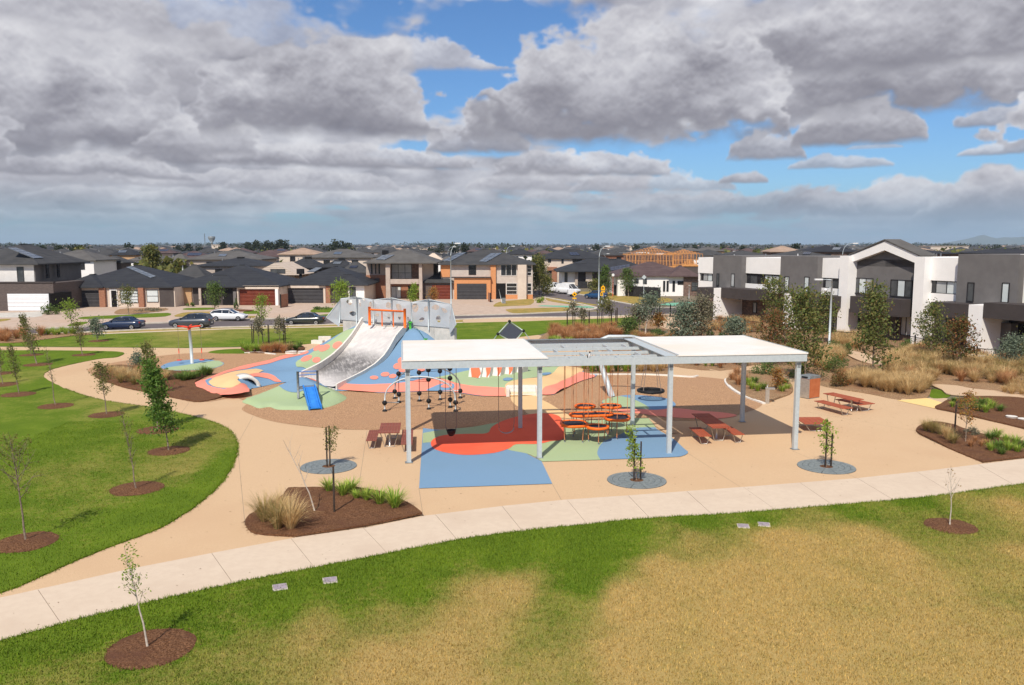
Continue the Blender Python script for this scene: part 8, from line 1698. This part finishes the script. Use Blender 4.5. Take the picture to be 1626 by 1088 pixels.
# ================================================================== vehicles
def loft(sections, smooth=True):
    mb = MB(); n = len(sections[0]); vs = [p for s in sections for p in s]; fs = []
    for i in range(len(sections) - 1):
        for k in range(n): fs.append((i * n + k, i * n + (k + 1) % n, (i + 1) * n + (k + 1) % n, (i + 1) * n + k))
    fs += [tuple(range(n - 1, -1, -1)), tuple((len(sections) - 1) * n + k for k in range(n))]
    return mb.add(vs, fs, smooth)
def car(px0, px1, py, lab, paint_, facing, kind='sedan', L=None, rz=0., H=None, W=1.8, name='parked_car', cat='car', group='cars parked along the street'):
    A = G(px0, py); B_ = G(px1, py); c = (A + B_) / 2; L = L or (B_ - A).length * .97
    t = thing(name, lab, cat, (c.x, c.y + (0 if rz else .75), .02), (0 if facing == 'right' else math.pi) + rz, group)
    # stations along x (nose at +): x, bottom, waist, half width
    S = {'sedan': dict(H=1.45, body=[(-1, .42, .80, .72), (-.97, .26, .98, .88), (-.7, .2, 1.0, .92), (-.35, .2, .96, .93), (.1, .2, .94, .93), (.42, .2, .92, .93), (.7, .2, .84, .92), (.92, .24, .70, .86), (1, .34, .58, .7)], cab=[(-.66, .98, .98), (-.40, .96, 1.40), (-.05, .95, 1.45), (.16, .94, 1.40), (.48, .92, .93)]),
         'hatch': dict(H=1.47, body=[(-1, .38, .85, .74), (-.97, .26, 1.02, .88), (-.7, .2, 1.02, .92), (-.3, .2, .98, .93), (.1, .2, .95, .93), (.4, .2, .93, .93), (.68, .2, .86, .92), (.92, .24, .72, .86), (1, .34, .58, .7)], cab=[(-.97, 1.0, 1.02), (-.78, 1.0, 1.36), (-.4, .98, 1.46), (.08, .95, 1.43), (.46, .93, .94)]),
         'suv': dict(H=1.70, body=[(-1, .42, .95, .76), (-.97, .3, 1.12, .9), (-.7, .25, 1.14, .94), (-.3, .25, 1.1, .95), (.1, .25, 1.08, .95), (.42, .25, 1.06, .95), (.7, .25, 1.0, .94), (.92, .28, .86, .88), (1, .38, .7, .74)], cab=[(-.95, 1.1, 1.14), (-.80, 1.1, 1.58), (-.4, 1.1, 1.70), (.02, 1.08, 1.66), (.42, 1.06, 1.08)]),
         'van': dict(H=2.0, body=[(-1, .4, 1.1, .88), (-.99, .28, 1.2, .95), (-.6, .25, 1.2, .97), (-.2, .25, 1.2, .97), (.3, .25, 1.18, .97), (.55, .25, 1.12, .96), (.8, .25, 1.0, .94), (.95, .3, .88, .88), (1, .4, .7, .76)], cab=[(-.995, 1.18, 1.95), (-.9, 1.18, 2.0), (-.3, 1.18, 2.02), (.3, 1.18, 1.96), (.68, 1.1, 1.12)])}[kind]
    hl = L / 2; hw = W / 2; secs = []
    for x, zb, zw, w in S['body']:
        X = x * hl; w *= hw / .93
        secs.append([(X, -w * .92, zb), (X, -w, zb + .12), (X, -w, zb + (zw - zb) * .6), (X, -w * .93, zw), (X, -w * .5, zw + .02), (X, w * .5, zw + .02), (X, w * .93, zw), (X, w, zb + (zw - zb) * .6), (X, w, zb + .12), (X, w * .92, zb)])
    loft(secs).build('body', M[paint_], t)
    cs = []; gs = []
    for x, z0, z1 in S['cab']:
        X = x * hl; f = 0 if z1 - z0 < .06 else 1; w0 = hw * .93; w1 = hw * (.93 - .16 * f)
        gs.append([(X, -w0, z0 - .03), (X, -w1, max(z0, z1 - .06)), (X, w1, max(z0, z1 - .06)), (X, w0, z0 - .03)])
    loft(gs, False).build('glasshouse', M['glass_dark'], t)
    # roof skin and pillars
    top = [s for s in S['cab'] if s[2] - s[1] > .3]; secs = []
    for x, z0, z1 in top: X = x * hl; w1 = hw * .79; secs.append([(X, -w1, z1 - .07), (X, -w1 * .8, z1), (X, w1 * .8, z1), (X, w1, z1 - .07), (X, w1 * .9, z1 - .09), (X, -w1 * .9, z1 - .09)])
    loft(secs).build('roof_panel', M[paint_], t)
    for s in (-1, 1):
        C_ = S['cab']; mb = MB()
        for i, j in ((0, 1), (len(C_) - 1, len(C_) - 2)):
            a, b = C_[i], C_[j]; mb.tube([(a[0] * hl, s * hw * .9, a[1]), (b[0] * hl, s * hw * .77, b[2] - .04)], .05, 5)
        for x in ((-.28, .12) if kind != 'van' else (-.9, -.5, -.1, .3)):
            zz = np.interp(x, [q[0] for q in C_], [q[2] for q in C_]); zl = np.interp(x, [q[0] for q in C_], [q[1] for q in C_]); mb.tube([(x * hl, s * hw * .93, zl), (x * hl, s * hw * .785, zz - .05)], .04, 5)
        mb.build('pillars', M[paint_], t)
        if kind == 'van': MB().add([(-.985 * hl, s * (hw * .94), 1.15), (.3 * hl, s * (hw * .94), 1.15), (.3 * hl, s * hw * .80, 1.93), (-.985 * hl, s * hw * .80, 1.96)], [(0, 1, 2, 3) if s < 0 else (3, 2, 1, 0)]).build('side_panel', M[paint_], t)
        for x in (.64, -.62):
            r = .33 if kind in ('suv', 'van') else .31; w = thing('wheel', None, None, (x * hl, s * hw * .93, r)); w.parent = t
            MB().tube([(0, -.11, 0), (0, .11, 0)], r, 18).build('tyre', M['tyre'], w); MB().tube([(0, -.125, 0), (0, .125, 0)], r * .66, 14).build('rim', M['rim'], w)
            MB().tube([(0, -.13, 0), (0, .13, 0)], r * .2, 8).build('hub', M['tyre'], w)
        zb = S['body'][-2][2]; MB().ball((.955 * hl, s * hw * .68, zb - .06), .13, 8, 5, .6).build('headlight', M['lampglass'], t); zt = S['body'][1][2]; MB().box(-.995 * hl, -.955 * hl, min(s * hw * .55, s * hw * .90), max(s * hw * .55, s * hw * .90), zt - .25, zt - .07).build('tail_light', M['taillamp'], t)
        MB().box(.36 * hl, .42 * hl, min(s * hw * .95, s * hw * 1.1), max(s * hw * .95, s * hw * 1.1), S['body'][4][2] + .0, S['body'][4][2] + .14).build('mirror', M[paint_], t)
    MB().box(hl * .985, hl * 1.005, -hw * .45, hw * .45, .38, .56).build('grille', M['black'], t); MB().box(-hl * 1.005, -hl * .99, -.25, .25, .55, .68).build('number_plate', M['white_sat'], t)
    return t
car(158, 222, 524, 'dark blue sedan parked at the near kerb, leftmost car', 'car_blue', 'left', 'sedan', L=4.6)
car(263, 338, 521.5, 'grey blue crossover parked behind the red spinner arms', 'car_grey', 'left', 'suv', L=4.75)
car(330, 392, 510, 'white hatchback parked on the far side of the road', 'car_white', 'right', 'hatch', L=4.4)
car(449, 517, 516.5, 'charcoal sedan parked left of the play mound', 'car_dark', 'left', 'sedan', L=4.7)
car(534, 592, 513.5, 'black car mostly hidden behind the metal screen', 'black', 'left', 'sedan', L=4.5)
car(867, 890, 464.5, 'white van parked in the side street, the farther one at left', 'car_white', 'right', 'van', rz=R(-40), L=4.7, W=1.95, name='parked_van', cat='van', group='vans in the side street')
car(888, 917, 467, 'white van with roof rack parked in the side street, the nearer one at right', 'car_white', 'right', 'van', rz=R(-38), L=4.8, W=1.95, name='parked_van', cat='van', group='vans in the side street')
car(936, 956, 474.5, 'bright blue small car parked in the side street by the curved lamp', 'car_blue2', 'left', 'hatch', rz=R(-38), L=4.0)
# ================================================================== lamps and signs
def lamp(px, py_base, py_top, lab, arm=1.6, dirx=1, curve=True, name='street_lamp', r=.07, arm2=False, X=None):
    g = G(px, py_base) if py_base else None
    if g is None: g = VY(px, 400, X)
    z = VY(px, py_top, g.y).z; t = thing(name, lab, 'street lamp', (g.x, g.y, 0), 0, 'street lamps')
    k = z - 1.6 if curve else z; MB().tube([(0, 0, 0), (0, 0, k * .5), (0, 0, k)], [r * 1.4, r * 1.1, r * .8], 8).build('pole', M['galv'], t)
    if curve: pts = [(0, 0, k), (dirx * .08, 0, k + .6), (dirx * .32, 0, k + 1.15), (dirx * .75, 0, k + 1.5), (dirx * arm, 0, k + 1.6)]
    else: pts = [(0, 0, z - .1), (dirx * arm, 0, z - .05)]
    MB().tube(pts, r * .6, 6).build('arm', M['galv'], t); e = pts[-1]; MB().box(min(e[0], e[0] + dirx * .75), max(e[0], e[0] + dirx * .75), -.14, .14, e[2] - .07, e[2] + .07).build('lamp_head', M['white_sat'], t)
    MB().box(-.16, .16, -.16, .16, 0, .12).build('base_plate', M['galv_d'], t)
    return t
lamp(716.5, 503, 386.5, 'tall grey street lamp behind the right end of the metal screen', .55, 1)
lamp(950.5, 487, 391, 'street lamp with sweeping curved top near the bright blue car', .9, 1)
l3 = lamp(1316.5, 549, 443, 'park lamp with short arm before the white townhouse column', .9, -1, False, r=.09); MB().tube([(0, 0, 5.6), (-.5, 0, 5.3)], .04, 5).build('spot_arm', M['galv'], l3); MB().ball((-.58, 0, 5.3), .16).build('spot_light', M['white_sat'], l3)
lamp(711, None, 392, 'far street lamp just left of the tall grey one', 1.1, 1, X=185, r=.06); lamp(804, None, 391, 'far curved street lamp over the orange house roof', 1.2, 1, X=190, r=.06); lamp(1338, None, 386.5, 'far curved street lamp over the gap left of the gable', 1.4, 1, X=120, r=.05); lamp(962, None, 403, 'distant lamp right beside the sweeping curved lamp', -1.0, -1, X=230, r=.06); lamp(1160, None, 399, 'distant lamp above the left charcoal box', .8, 1, X=260, r=.05)
def sign(px, pyb, pyt, lab, shape, w, m, rz=0., name='road_sign', post='galv', plates=None):
    g = G(px, pyb); z = VY(px, pyt, g.y).z; t = thing(name, lab, 'sign', (g.x, g.y, 0), rz, 'road signs'); MB().tube([(0, 0, 0), (0, 0, z)], .04, 6).build('post', M[post], t)
    def plate(zc, shp, w, mm, nm='plate', dy=-.05):
        if shp == 'diamond': P = [(0, zc - w), (w, zc), (0, zc + w), (-w, zc)]
        elif shp == 'house': P = [(-w * .8, zc - w), (w * .8, zc - w), (w * .8, zc + .3 * w), (0, zc + w), (-w * .8, zc + .3 * w)]
        elif shp == 'disc': P = [(w * math.cos(2 * math.pi * k / 16), zc + w * math.sin(2 * math.pi * k / 16)) for k in range(16)]
        else: P = [(-w, zc - w * .35), (w, zc - w * .35), (w, zc + w * .35), (-w, zc + w * .35)]
        return MB().vprism(P, dy - .02, dy).build(nm, M[mm], t)
    plate(z - w, shape, w, m)
    if m == 'yellow':   # hump symbol
        mb = MB(); mb.vprism([(-w * .4, z - w - .12), (w * .4, z - w - .12), (w * .22, z - w + .06), (0, z - w + .14), (-w * .22, z - w + .06)], -.085, -.072); mb.build('symbol', M['black'], t)
        if plates: plate(z - 2.5 * w, 'rect', w * .75, 'yellow', 'plate')
    return t
sign(912, 487, 463, 'yellow diamond hump sign at the side street mouth', 'diamond', .42, 'yellow', plates=True)
sign(957.5, 482, 453, 'yellow pentagonal crossing sign behind the curved lamp', 'house', .42, 'yellow', R(-25), plates=True); sign(955.5, 484, 463, 'lower yellow sign plate tucked beside the curved lamp', 'house', .36, 'yellow', R(-50))
sign(1022, 474, 436.5, 'back of a diamond road sign on a grey post before the white walls', 'diamond', .42, 'galv', plates=True)
sign(973, 471, 434.5, 'red post with a small round white sign by the road bend', 'disc', .26, 'white_sat', post='red')
sign(1094, 474, 452, 'thin post with small plate in front of the brown brick wall', 'rect', .16, 'conc_grey')
t = thing('cafe_board', 'white boxed trailer end and boards by the near white van', 'trailer', (G(908, 471).x, G(908, 471).y, 0), R(10)); MB().box(-.8, .6, -.4, .4, .45, 1.3).build('box', M['white_sat'], t); MB().box(-1.0, .8, -.05, .05, .3, .45).build('chassis', M['galv_d'], t)
for s in (-1, 1): MB().tube([(0, s * .5 - .08, .28), (0, s * .5 + .08, .28)], .28, 12).build('wheel', M['tyre'], t)
for i, (x, y, lab) in enumerate([(800, 482, 'grey bin standing at the driveway of the orange house'), (797, 481, 'leaning pale post beside the grey kerb bin')]):
    g = G(x, y); t = thing(['wheelie_bin', 'garden_post'][i], lab, ['bin', 'post'][i], (g.x, g.y, .01))
    if i == 0: MB().prism([(-.3, -.3), (.3, -.3), (.3, .3), (-.3, .3)], 0, .95).build('body', M['galv_d'], t); MB().box(-.33, .33, -.36, .33, .96, 1.04).build('lid', M['black'], t)
    else: MB().tube([(0, 0, 0), (-.5, 0, 2.2)], .05, 6).build('post', M['galv'], t)

# ================================================================== the suburb behind
def proto_house(w, d, ze, zr, wm, rm, seed):
    rg = random.Random(seed); mbw = MB().box(-w / 2 + .5, w / 2 - .5, .5, d - .5, -.1, ze - .05); wall = mbw.mesh('wall', M[wm]); r, _ = hiproof(-w / 2, w / 2, 0, d, ze, zr, .0)
    if rg.random() < .6:
        x = w * rg.choice((-.25, .25)); r2, _ = hiproof(x - w * .22, x + w * .22, -2.2, 5, ze + .02, ze + (zr - ze) * .55, 0); r.add(r2.v, r2.f)
        r3 = MB().box(x - w * .2, x + w * .2, -1.9, .6, -.1, ze); b = len(mbw.v); mbw.add(r3.v, r3.f); wall = mbw.mesh('wall', M[wm])
    roof = r.mesh('roof', M[rm]); mb = MB()
    for k in range(3): 
        x = -w / 2 + w * (k + .6) / 3.4; mb.box(x, x + 1.6, .46, .52, 1.0, 2.3)
        if ze > 4: mb.box(x, x + 1.4, .46, .52, 3.6, 4.9)
    win = mb.mesh('windows', M['glass_dark']); sol = None
    if rg.random() < .45:
        sl = (zr - ze) / (d / 2); y0, y1 = d * .18, d * .36; x = w * rg.uniform(-.2, .15); sol = MB().add([(x - 2, y0, ze + sl * y0 + .12), (x + 2, y0, ze + sl * y0 + .12), (x + 2, y1, ze + sl * y1 + .12), (x - 2, y1, ze + sl * y1 + .12)], [(0, 1, 2, 3)]).mesh('solar_panel', M['solar' if seed % 2 else 'solar_dark'])
    return wall, roof, win, sol, rm, ze, wm
PR = []
combos = [('render_cream', 'roof_mid'), ('brick_dark', 'roof_char'), ('render_beige', 'roof_grey'), ('brick_red', 'roof_char'), ('render_white', 'roof_mid'), ('brick_tan', 'roof_black'), ('brick_brown', 'roof_mid'), ('render_cream', 'roof_char'), ('brick_dark', 'roof_brown'), ('render_beige', 'roof_tan'), ('render_dark', 'roof_mid'), ('render_white', 'roof_grey')]
for i, (wm, rm) in enumerate(combos):
    two = i % 4 == 0; PR.append(proto_house([13, 15, 12.5, 14][i % 4], [16, 18, 14][i % 3] if not two else 12, 5.4 if two else 2.7, 7.6 if two else 5.2, wm, rm, i))
desc = {'roof_mid': 'dark grey', 'roof_char': 'charcoal', 'roof_grey': 'grey', 'roof_black': 'black', 'roof_brown': 'brown', 'roof_tan': 'sandy'}
wdesc = {'render_cream': 'cream', 'brick_dark': 'dark', 'render_beige': 'beige', 'brick_red': 'red brick', 'render_white': 'white', 'brick_tan': 'tan brick', 'brick_brown': 'brown brick', 'render_dark': 'charcoal'}
rg = random.Random(5); cnt = 0; far_houses = []
Y = 200.0; row = 0
SB_ANG = R(7)
while Y < 2400:
    step = 34 if row % 2 else 21
    if Y > 700: step *= 1.6
    xmax = Y * .95 + 40; x = -xmax - rg.uniform(0, 10)
    while x < xmax:
        w = rg.uniform(14.5, 19); X = x + w / 2; yy = Y + X * .10 + rg.uniform(-1.5, 1.5)
        gap = rg.random() < (.10 if Y < 700 else .25)
        px, py = to_px(X, yy, 0)
        blocked = any(abs(X - hx) < hw + 9 and abs(yy - hy) < 17 for hx, hy, hw in hand) or yy < 195 or (850 < px < 1120 and yy < 235) or (px > 1090 and yy < 190) or (930 < px < 1130 and yy < 250)
        if not gap and not blocked:
            if cnt < 285 and yy < 520 and -30 < px < 1656: far_houses.append((X, yy, rg.randrange(len(PR)), rg.choice((0, 0, math.pi)) + R(rg.uniform(-4, 4)) + SB_ANG, px)); cnt += 1
            else: far_houses.append((X, yy, None, SB_ANG, px))
        x += w
    Y += step; row += 1
stuffw = MB(); stuffr = {k: MB() for k in ('roof_mid', 'roof_char', 'roof_grey', 'roof_tan')}; wallm = {k: MB() for k in ('render_cream', 'brick_dark', 'render_white')}
for i, (X, yy) in enumerate([(-92, 116), (-110, 110), (-128, 104), (-90, 150), (-108, 145), (-127, 140)]):
    wall, roof, win, sol, rm, ze, wm = PR[(i * 3 + 1) % len(PR)]; t = thing('house', 'house continuing the front street beyond the left picture edge', 'house', (X, yy, 0), R(18), 'street houses past the left edge')
    link('wall', wall, t); link('roof', roof, t); link('windows', win, t)
for X, yy, k, a, px in far_houses:
    if k is not None:
        wall, roof, win, sol, rm, ze, wm = PR[k]; side = 'left' if px < 500 else 'centre' if px < 1000 else 'right'; dd = 'near' if yy < 300 else 'middle' if yy < 400 else 'far'
        t = thing('house', f'{"two storey" if ze > 4 else "single storey"} {wdesc[wm]} house with {desc[rm]}{" solar" if sol else ""} roof in the {dd} rows at {side}', 'house', (X, yy, 0), a, 'houses in the rows behind')
        link('wall', wall, t); link('roof', roof, t); link('windows', win, t)
        if sol: link('solar_panel', sol, t)
    else:
        two = rg.random() < .25; w, d = rg.uniform(11, 14), rg.uniform(12, 16); ze, zr = (5.3, 7.4) if two else (2.7, 5.0); r, _ = hiproof(X - w / 2, X + w / 2, yy, yy + d, ze, zr, .5); rk = rg.choice(('roof_mid', 'roof_char', 'roof_mid', 'roof_grey', 'roof_tan') if rg.random() < .3 else ('roof_mid', 'roof_char', 'roof_grey')); stuffr[rk].add(r.v, r.f); wallm[rg.choice(tuple(wallm))].box(X - w / 2 + .3, X + w / 2 - .3, yy + .3, yy + d - .3, -.1, ze)
for k, mb in list(stuffr.items()): o = mb.build('distant_roofs', M[k]); o['kind'] = 'stuff'
for k, mb in wallm.items(): o = mb.build('distant_walls', M[k]); o['kind'] = 'stuff'
# far trees: a few shared crowns, placed singly while they can be told apart
def blob_tree(seed, h, r, m, n=320, ls=.55, trunk=True):
    rg_ = np.random.default_rng(seed); k = 9; cs = np.column_stack([rg_.normal(0, .42, k) * r, rg_.normal(0, .42, k) * r, h * rg_.uniform(.35, .88, k)]); P = np.vstack([c + rg_.normal(0, .23, (n // k, 3)) * (r, r, h * .5) for c in cs]); P[:, 2] = np.clip(P[:, 2], h * .12, h)
    return MB().tube([(0, 0, 0), (.1, 0, h * .7)], [h * .03, h * .01], 5).mesh('trunk', M['bark_t']), leaves_mesh('crown', P, ls, rg_, M[m], aspect=.8)
BT = [blob_tree(1, 8, 3.2, 'lf_far'), blob_tree(2, 11, 4.5, 'lf_far'), blob_tree(3, 6, 2.2, 'lf_shrub'), blob_tree(4, 9, 2.2, 'lf_far'), blob_tree(5, 5, 2.0, 'lf_olive')]
def ft(px, Y_, hpx_top, k, lab, cat='tree', grp='background trees'):
    v = VY(px, 400, Y_); z = VY(px, hpx_top, Y_).z; hh = [8, 11, 6, 9, 5][k]; s = z / hh; return place_tree('background_tree', lab, (v.x, v.y), BT[k], cat, grp, random.uniform(0, 6), s)
# named individual background trees
v = VY(240, 400, 168); zt = VY(240, 394, 168).z; place_tree('background_tree', 'tall dark green conifer above the house roofs at left', (v.x, v.y), make_tree(seed=300, h=zt, r=2.0, cb=.05, nb=40, lpb=60, ls=.28, tr=.15, prof=lambda f: (1.05 - f * .8), up=.3, m='lf_olive', spread=.35, clump=60), 'tree', 'background trees')
ft(281, 172, 412, 4, 'olive tree right of the conifer among the roofs'); ft(224, 165, 415, 4, 'low green tree left of the conifer foot'); ft(256, 150, 424, 4, 'small yellow green tree below the conifer'); ft(683, 230, 398, 3, 'lone tree between the two storey houses'); ft(850, 165, 405, 3, 'tall tree rising behind the right end of the orange house')
for i, (px, top, Yt, k) in enumerate([(402, 383, 620, 1), (412, 381.5, 640, 1), (421, 382, 630, 1), (440, 383, 600, 1), (447, 381, 600, 0), (453, 382, 605, 1), (431, 385, 640, 0), (395, 385, 640, 0), (527, 380.5, 560, 1), (534, 384, 580, 0), (546, 383, 560, 3), (555, 386, 580, 0), (354, 385, 650, 0), (350, 387, 660, 1), (283, 387, 640, 1), (292, 388, 640, 1), (301, 387.5, 640, 0), (317, 389, 620, 1), (205, 385.5, 600, 3), (246, 387.5, 620, 3), (696, 387, 520, 1), (738, 386, 520, 3), (720, 387.5, 560, 0), (42, 390, 480, 1), (55, 391, 480, 1), (68, 390, 480, 0), (95, 390.5, 420, 0), (118, 389, 420, 3), (133, 389.5, 420, 1), (128, 392, 400, 4), (946, 387, 700, 3), (1009, 388, 650, 3), (1012, 390, 640, 0), (1064, 388, 640, 3), (1104, 389, 620, 0), (1148, 389.5, 600, 0), (1262, 387.5, 400, 0), (1330, 389, 500, 3), (1180, 391, 520, 0)]):
    ft(px, Yt, top, k, ['dark rounded tree on the skyline', 'dark bushy tree on the skyline', '', 'dark narrow tree on the skyline', 'small tree among far roofs'][k] + (' at left' if px < 500 else ' at centre' if px < 1000 else ' at right'), grp='trees on the skyline')
def wood(name, n, y0, y1, seed, hs=(5, 10), dens=None, xr=.72, m='lf_far'):
    rg_ = np.random.default_rng(seed); Yt = rg_.uniform(y0, y1, n); Xt = rg_.uniform(-xr, xr, n) * Yt; Hh = rg_.uniform(*hs, n) * (1 + .6 * (np.sin(Xt / Yt * 23 + seed) > .2)); P = []
    sz = (Yt / 1310 * 1.1)
    k = 26; base = np.column_stack([np.repeat(Xt, k), np.repeat(Yt, k), np.zeros(n * k)]); off = rg_.normal(0, 1, (n * k, 3)); hr = np.repeat(Hh, k); off[:, 0] *= hr * .28; off[:, 1] *= hr * .28; off[:, 2] = np.clip(.55 + off[:, 2] * .22, .05, 1.05) * hr
    o = link(name, leaves_mesh(name, base + off, 1.0, rg_, M[m], aspect=.8)); me = o.data
    co = np.empty(len(me.vertices) * 3, np.float32); me.vertices.foreach_get('co', co); co = co.reshape(-1, 4, 3); c = co.mean(1, keepdims=True); s = np.repeat(hr, 1)[:, None, None] * .13; co = c + (co - c) * s; me.vertices.foreach_set('co', co.ravel()); o['kind'] = 'stuff'
wood('garden_trees', 420, 215, 700, 1, (2.5, 5), m='lf_olive'); wood('distant_trees', 900, 700, 2400, 2, (4, 7)); wood('distant_wood', 1500, 2400, 4500, 3, (5, 10)); wood('distant_wood', 1200, 4500, 7500, 4, (8, 14))
# water tower, mast and white sheds
v = VY(336.5, 388, 1500); t = thing('water_tower', 'far water tower with funnel shaped tank on the skyline', 'tower', (v.x, v.y, 0)); MB().tube([(0, 0, 0), (0, 0, 14)], [2.0, 1.6], 10).build('shaft', M['galv_d'], t); zt = VY(336, 375.5, 1500).z
MB().tube([(0, 0, 12), (0, 0, zt - 4), (0, 0, zt - 1), (0, 0, zt)], [1.6, 6, 6.4, 5], 16).build('tank', M['galv_d'], t)
v = VY(325.5, 388, 1450); zt = VY(325, 371, 1450).z; t = thing('lattice_mast', 'thin lattice mast left of the water tower', 'mast', (v.x, v.y, 0))
for a in range(3): MB().tube([(1.3 * math.cos(a * 2.1), 1.3 * math.sin(a * 2.1), 0), (.3 * math.cos(a * 2.1), .3 * math.sin(a * 2.1), zt)], .18, 4).build('leg', M['galv_d'], t)
mb = MB()
for k in range(10): z = zt * k / 10; r = 1.3 - z / zt; mb.tube([(r, 0, z), (-r * .5, r * .8, z + 2), (-r * .5, -r * .8, z + 2.5), (r, 0, z)], .1, 4)
mb.build('bracing', M['galv_d'], t)
for (a, b, y0, y1, Y_, lab) in [(336, 352, 389, 392.5, 900, 'long white shed below the water tower'), (1478, 1538, 391.5, 398, 700, 'long cream shed on the far plain at right'), (1000, 1012, 392, 395, 700, 'small white shed near the timber frames')]:
    v0, v1 = VY(a, y0, Y_), VY(b, y0, Y_); zt = v0.z; t = thing('far_shed', lab, 'shed', ((v0.x + v1.x) / 2, Y_, 0)); w = (v1.x - v0.x) / 2; MB().box(-w, w, 0, 20, 0, zt).build('wall', M['render_cream'], t); MB().box(-w - .5, w + .5, -.5, 20.5, zt, zt + .4).build('roof', M['roof_cream'], t)
    for k in range(5): MB().box(-w + w * 2 * (k + .3) / 5, -w + w * 2 * (k + .6) / 5, -.05, .02, .2, zt * .5).build('opening', M['glass_dark'], t)
# power pylons far left
for i, (px, top) in enumerate([(25, 386), (34, 383.5), (52, 385.5), (72, 388), (89, 387), (107, 386)]):
    v = VY(px, 400, 1600); z = VY(px, top, 1600).z; t = thing('pylon', 'thin far power pylon on the left skyline', 'pylon', (v.x, v.y, 0), 0, 'power pylons on the left skyline')
    for s in (-1, 1): MB().tube([(s * 1.2, 0, 0), (s * .1, 0, z)], .15, 4).build('leg', M['galv_d'], t)
    for q in (.75, .88): MB().tube([(-2.5, 0, z * q), (2.5, 0, z * q)], .15, 4).build('arm', M['galv_d'], t)
# hills
mb = MB(); pr = [(1380, 388), (1470, 388), (1500, 386.5), (1516, 384), (1530, 380.5), (1545, 377), (1556, 374.5), (1563, 373.5), (1572, 376), (1582, 378.5), (1595, 376.5), (1608, 377.5), (1626, 376), (1660, 378), (1720, 381), (1800, 386), (1900, 389)]
Yh = 13500; vs = []; fs = []
rows_ = [(0, 0.0), (.25, .35), (.55, .75), (1, 1), (1.6, .7), (2.4, 0)]
for i, (px, py) in enumerate(pr):
    v = VY(px, py, Yh); h_ = max(v.z, 5)
    for j, (d, f) in enumerate(rows_): vs.append((v.x * (1 + (d - 1) * .03), Yh + (d - 1) * 900, h_ * f * (1 + .12 * mnoise.noise(Vector((i * .9, j * .8, 3)))) - (5 if f == 0 else 0)))
n = len(rows_); fs = [(i * n + j, (i + 1) * n + j, (i + 1) * n + j + 1, i * n + j + 1) for i in range(len(pr) - 1) for j in range(n - 1)]
M['hill'] = mat('hill_scrub', (.06, .08, .05), (.10, .11, .07), .004, .95); o = mb.add(vs, fs, True).build('hills', M['hill']); o['kind'] = 'structure'
# ------------------------------------------------------------------ air
if HAZE:
    hz = MB().box(-9800, 9800, -80, 16400, -1, 175).build('haze', None); hz['kind'] = 'stuff'; m = bpy.data.materials.new('haze'); m.use_nodes = True; nt = m.node_tree; nt.nodes.remove(nt.nodes['Principled BSDF']); pv = nt.nodes.new('ShaderNodeVolumePrincipled'); pv.inputs['Color'].default_value = (.62, .80, 1.0, 1); pv.inputs['Density'].default_value = HAZE; pv.inputs['Anisotropy'].default_value = 0.0
    nt.links.new(pv.outputs[0], nt.nodes['Material Output'].inputs['Volume']); hz.data.materials.append(m)

# ------------------------------------------------------------------ wording: alike neighbours are told apart by their order across the view
ORD = ['first', 'second', 'third', 'fourth', 'fifth', 'sixth', 'seventh', 'eighth', 'ninth', 'tenth', 'eleventh', 'twelfth', 'thirteenth', 'fourteenth', 'fifteenth', 'sixteenth', 'seventeenth', 'eighteenth', 'nineteenth', 'twentieth', 'twenty first', 'twenty second', 'twenty third', 'twenty fourth']
by = {}
for o in list(col.objects):
    if o.parent is None and o.get('label'): by.setdefault(o['label'], []).append(o)
for lab, os_ in by.items():
    if 1 < len(os_) <= len(ORD) and len(lab.split()) <= 13:
        os_.sort(key=lambda o: to_px(o.location.x, o.location.y, 0)[0])
        for i, o in enumerate(os_): o['label'] = lab + ', ' + ('leftmost' if i == 0 else 'rightmost' if i == len(os_) - 1 else ORD[i] + (' from left' if len(lab.split()) + len(ORD[i].split()) < 15 else ''))
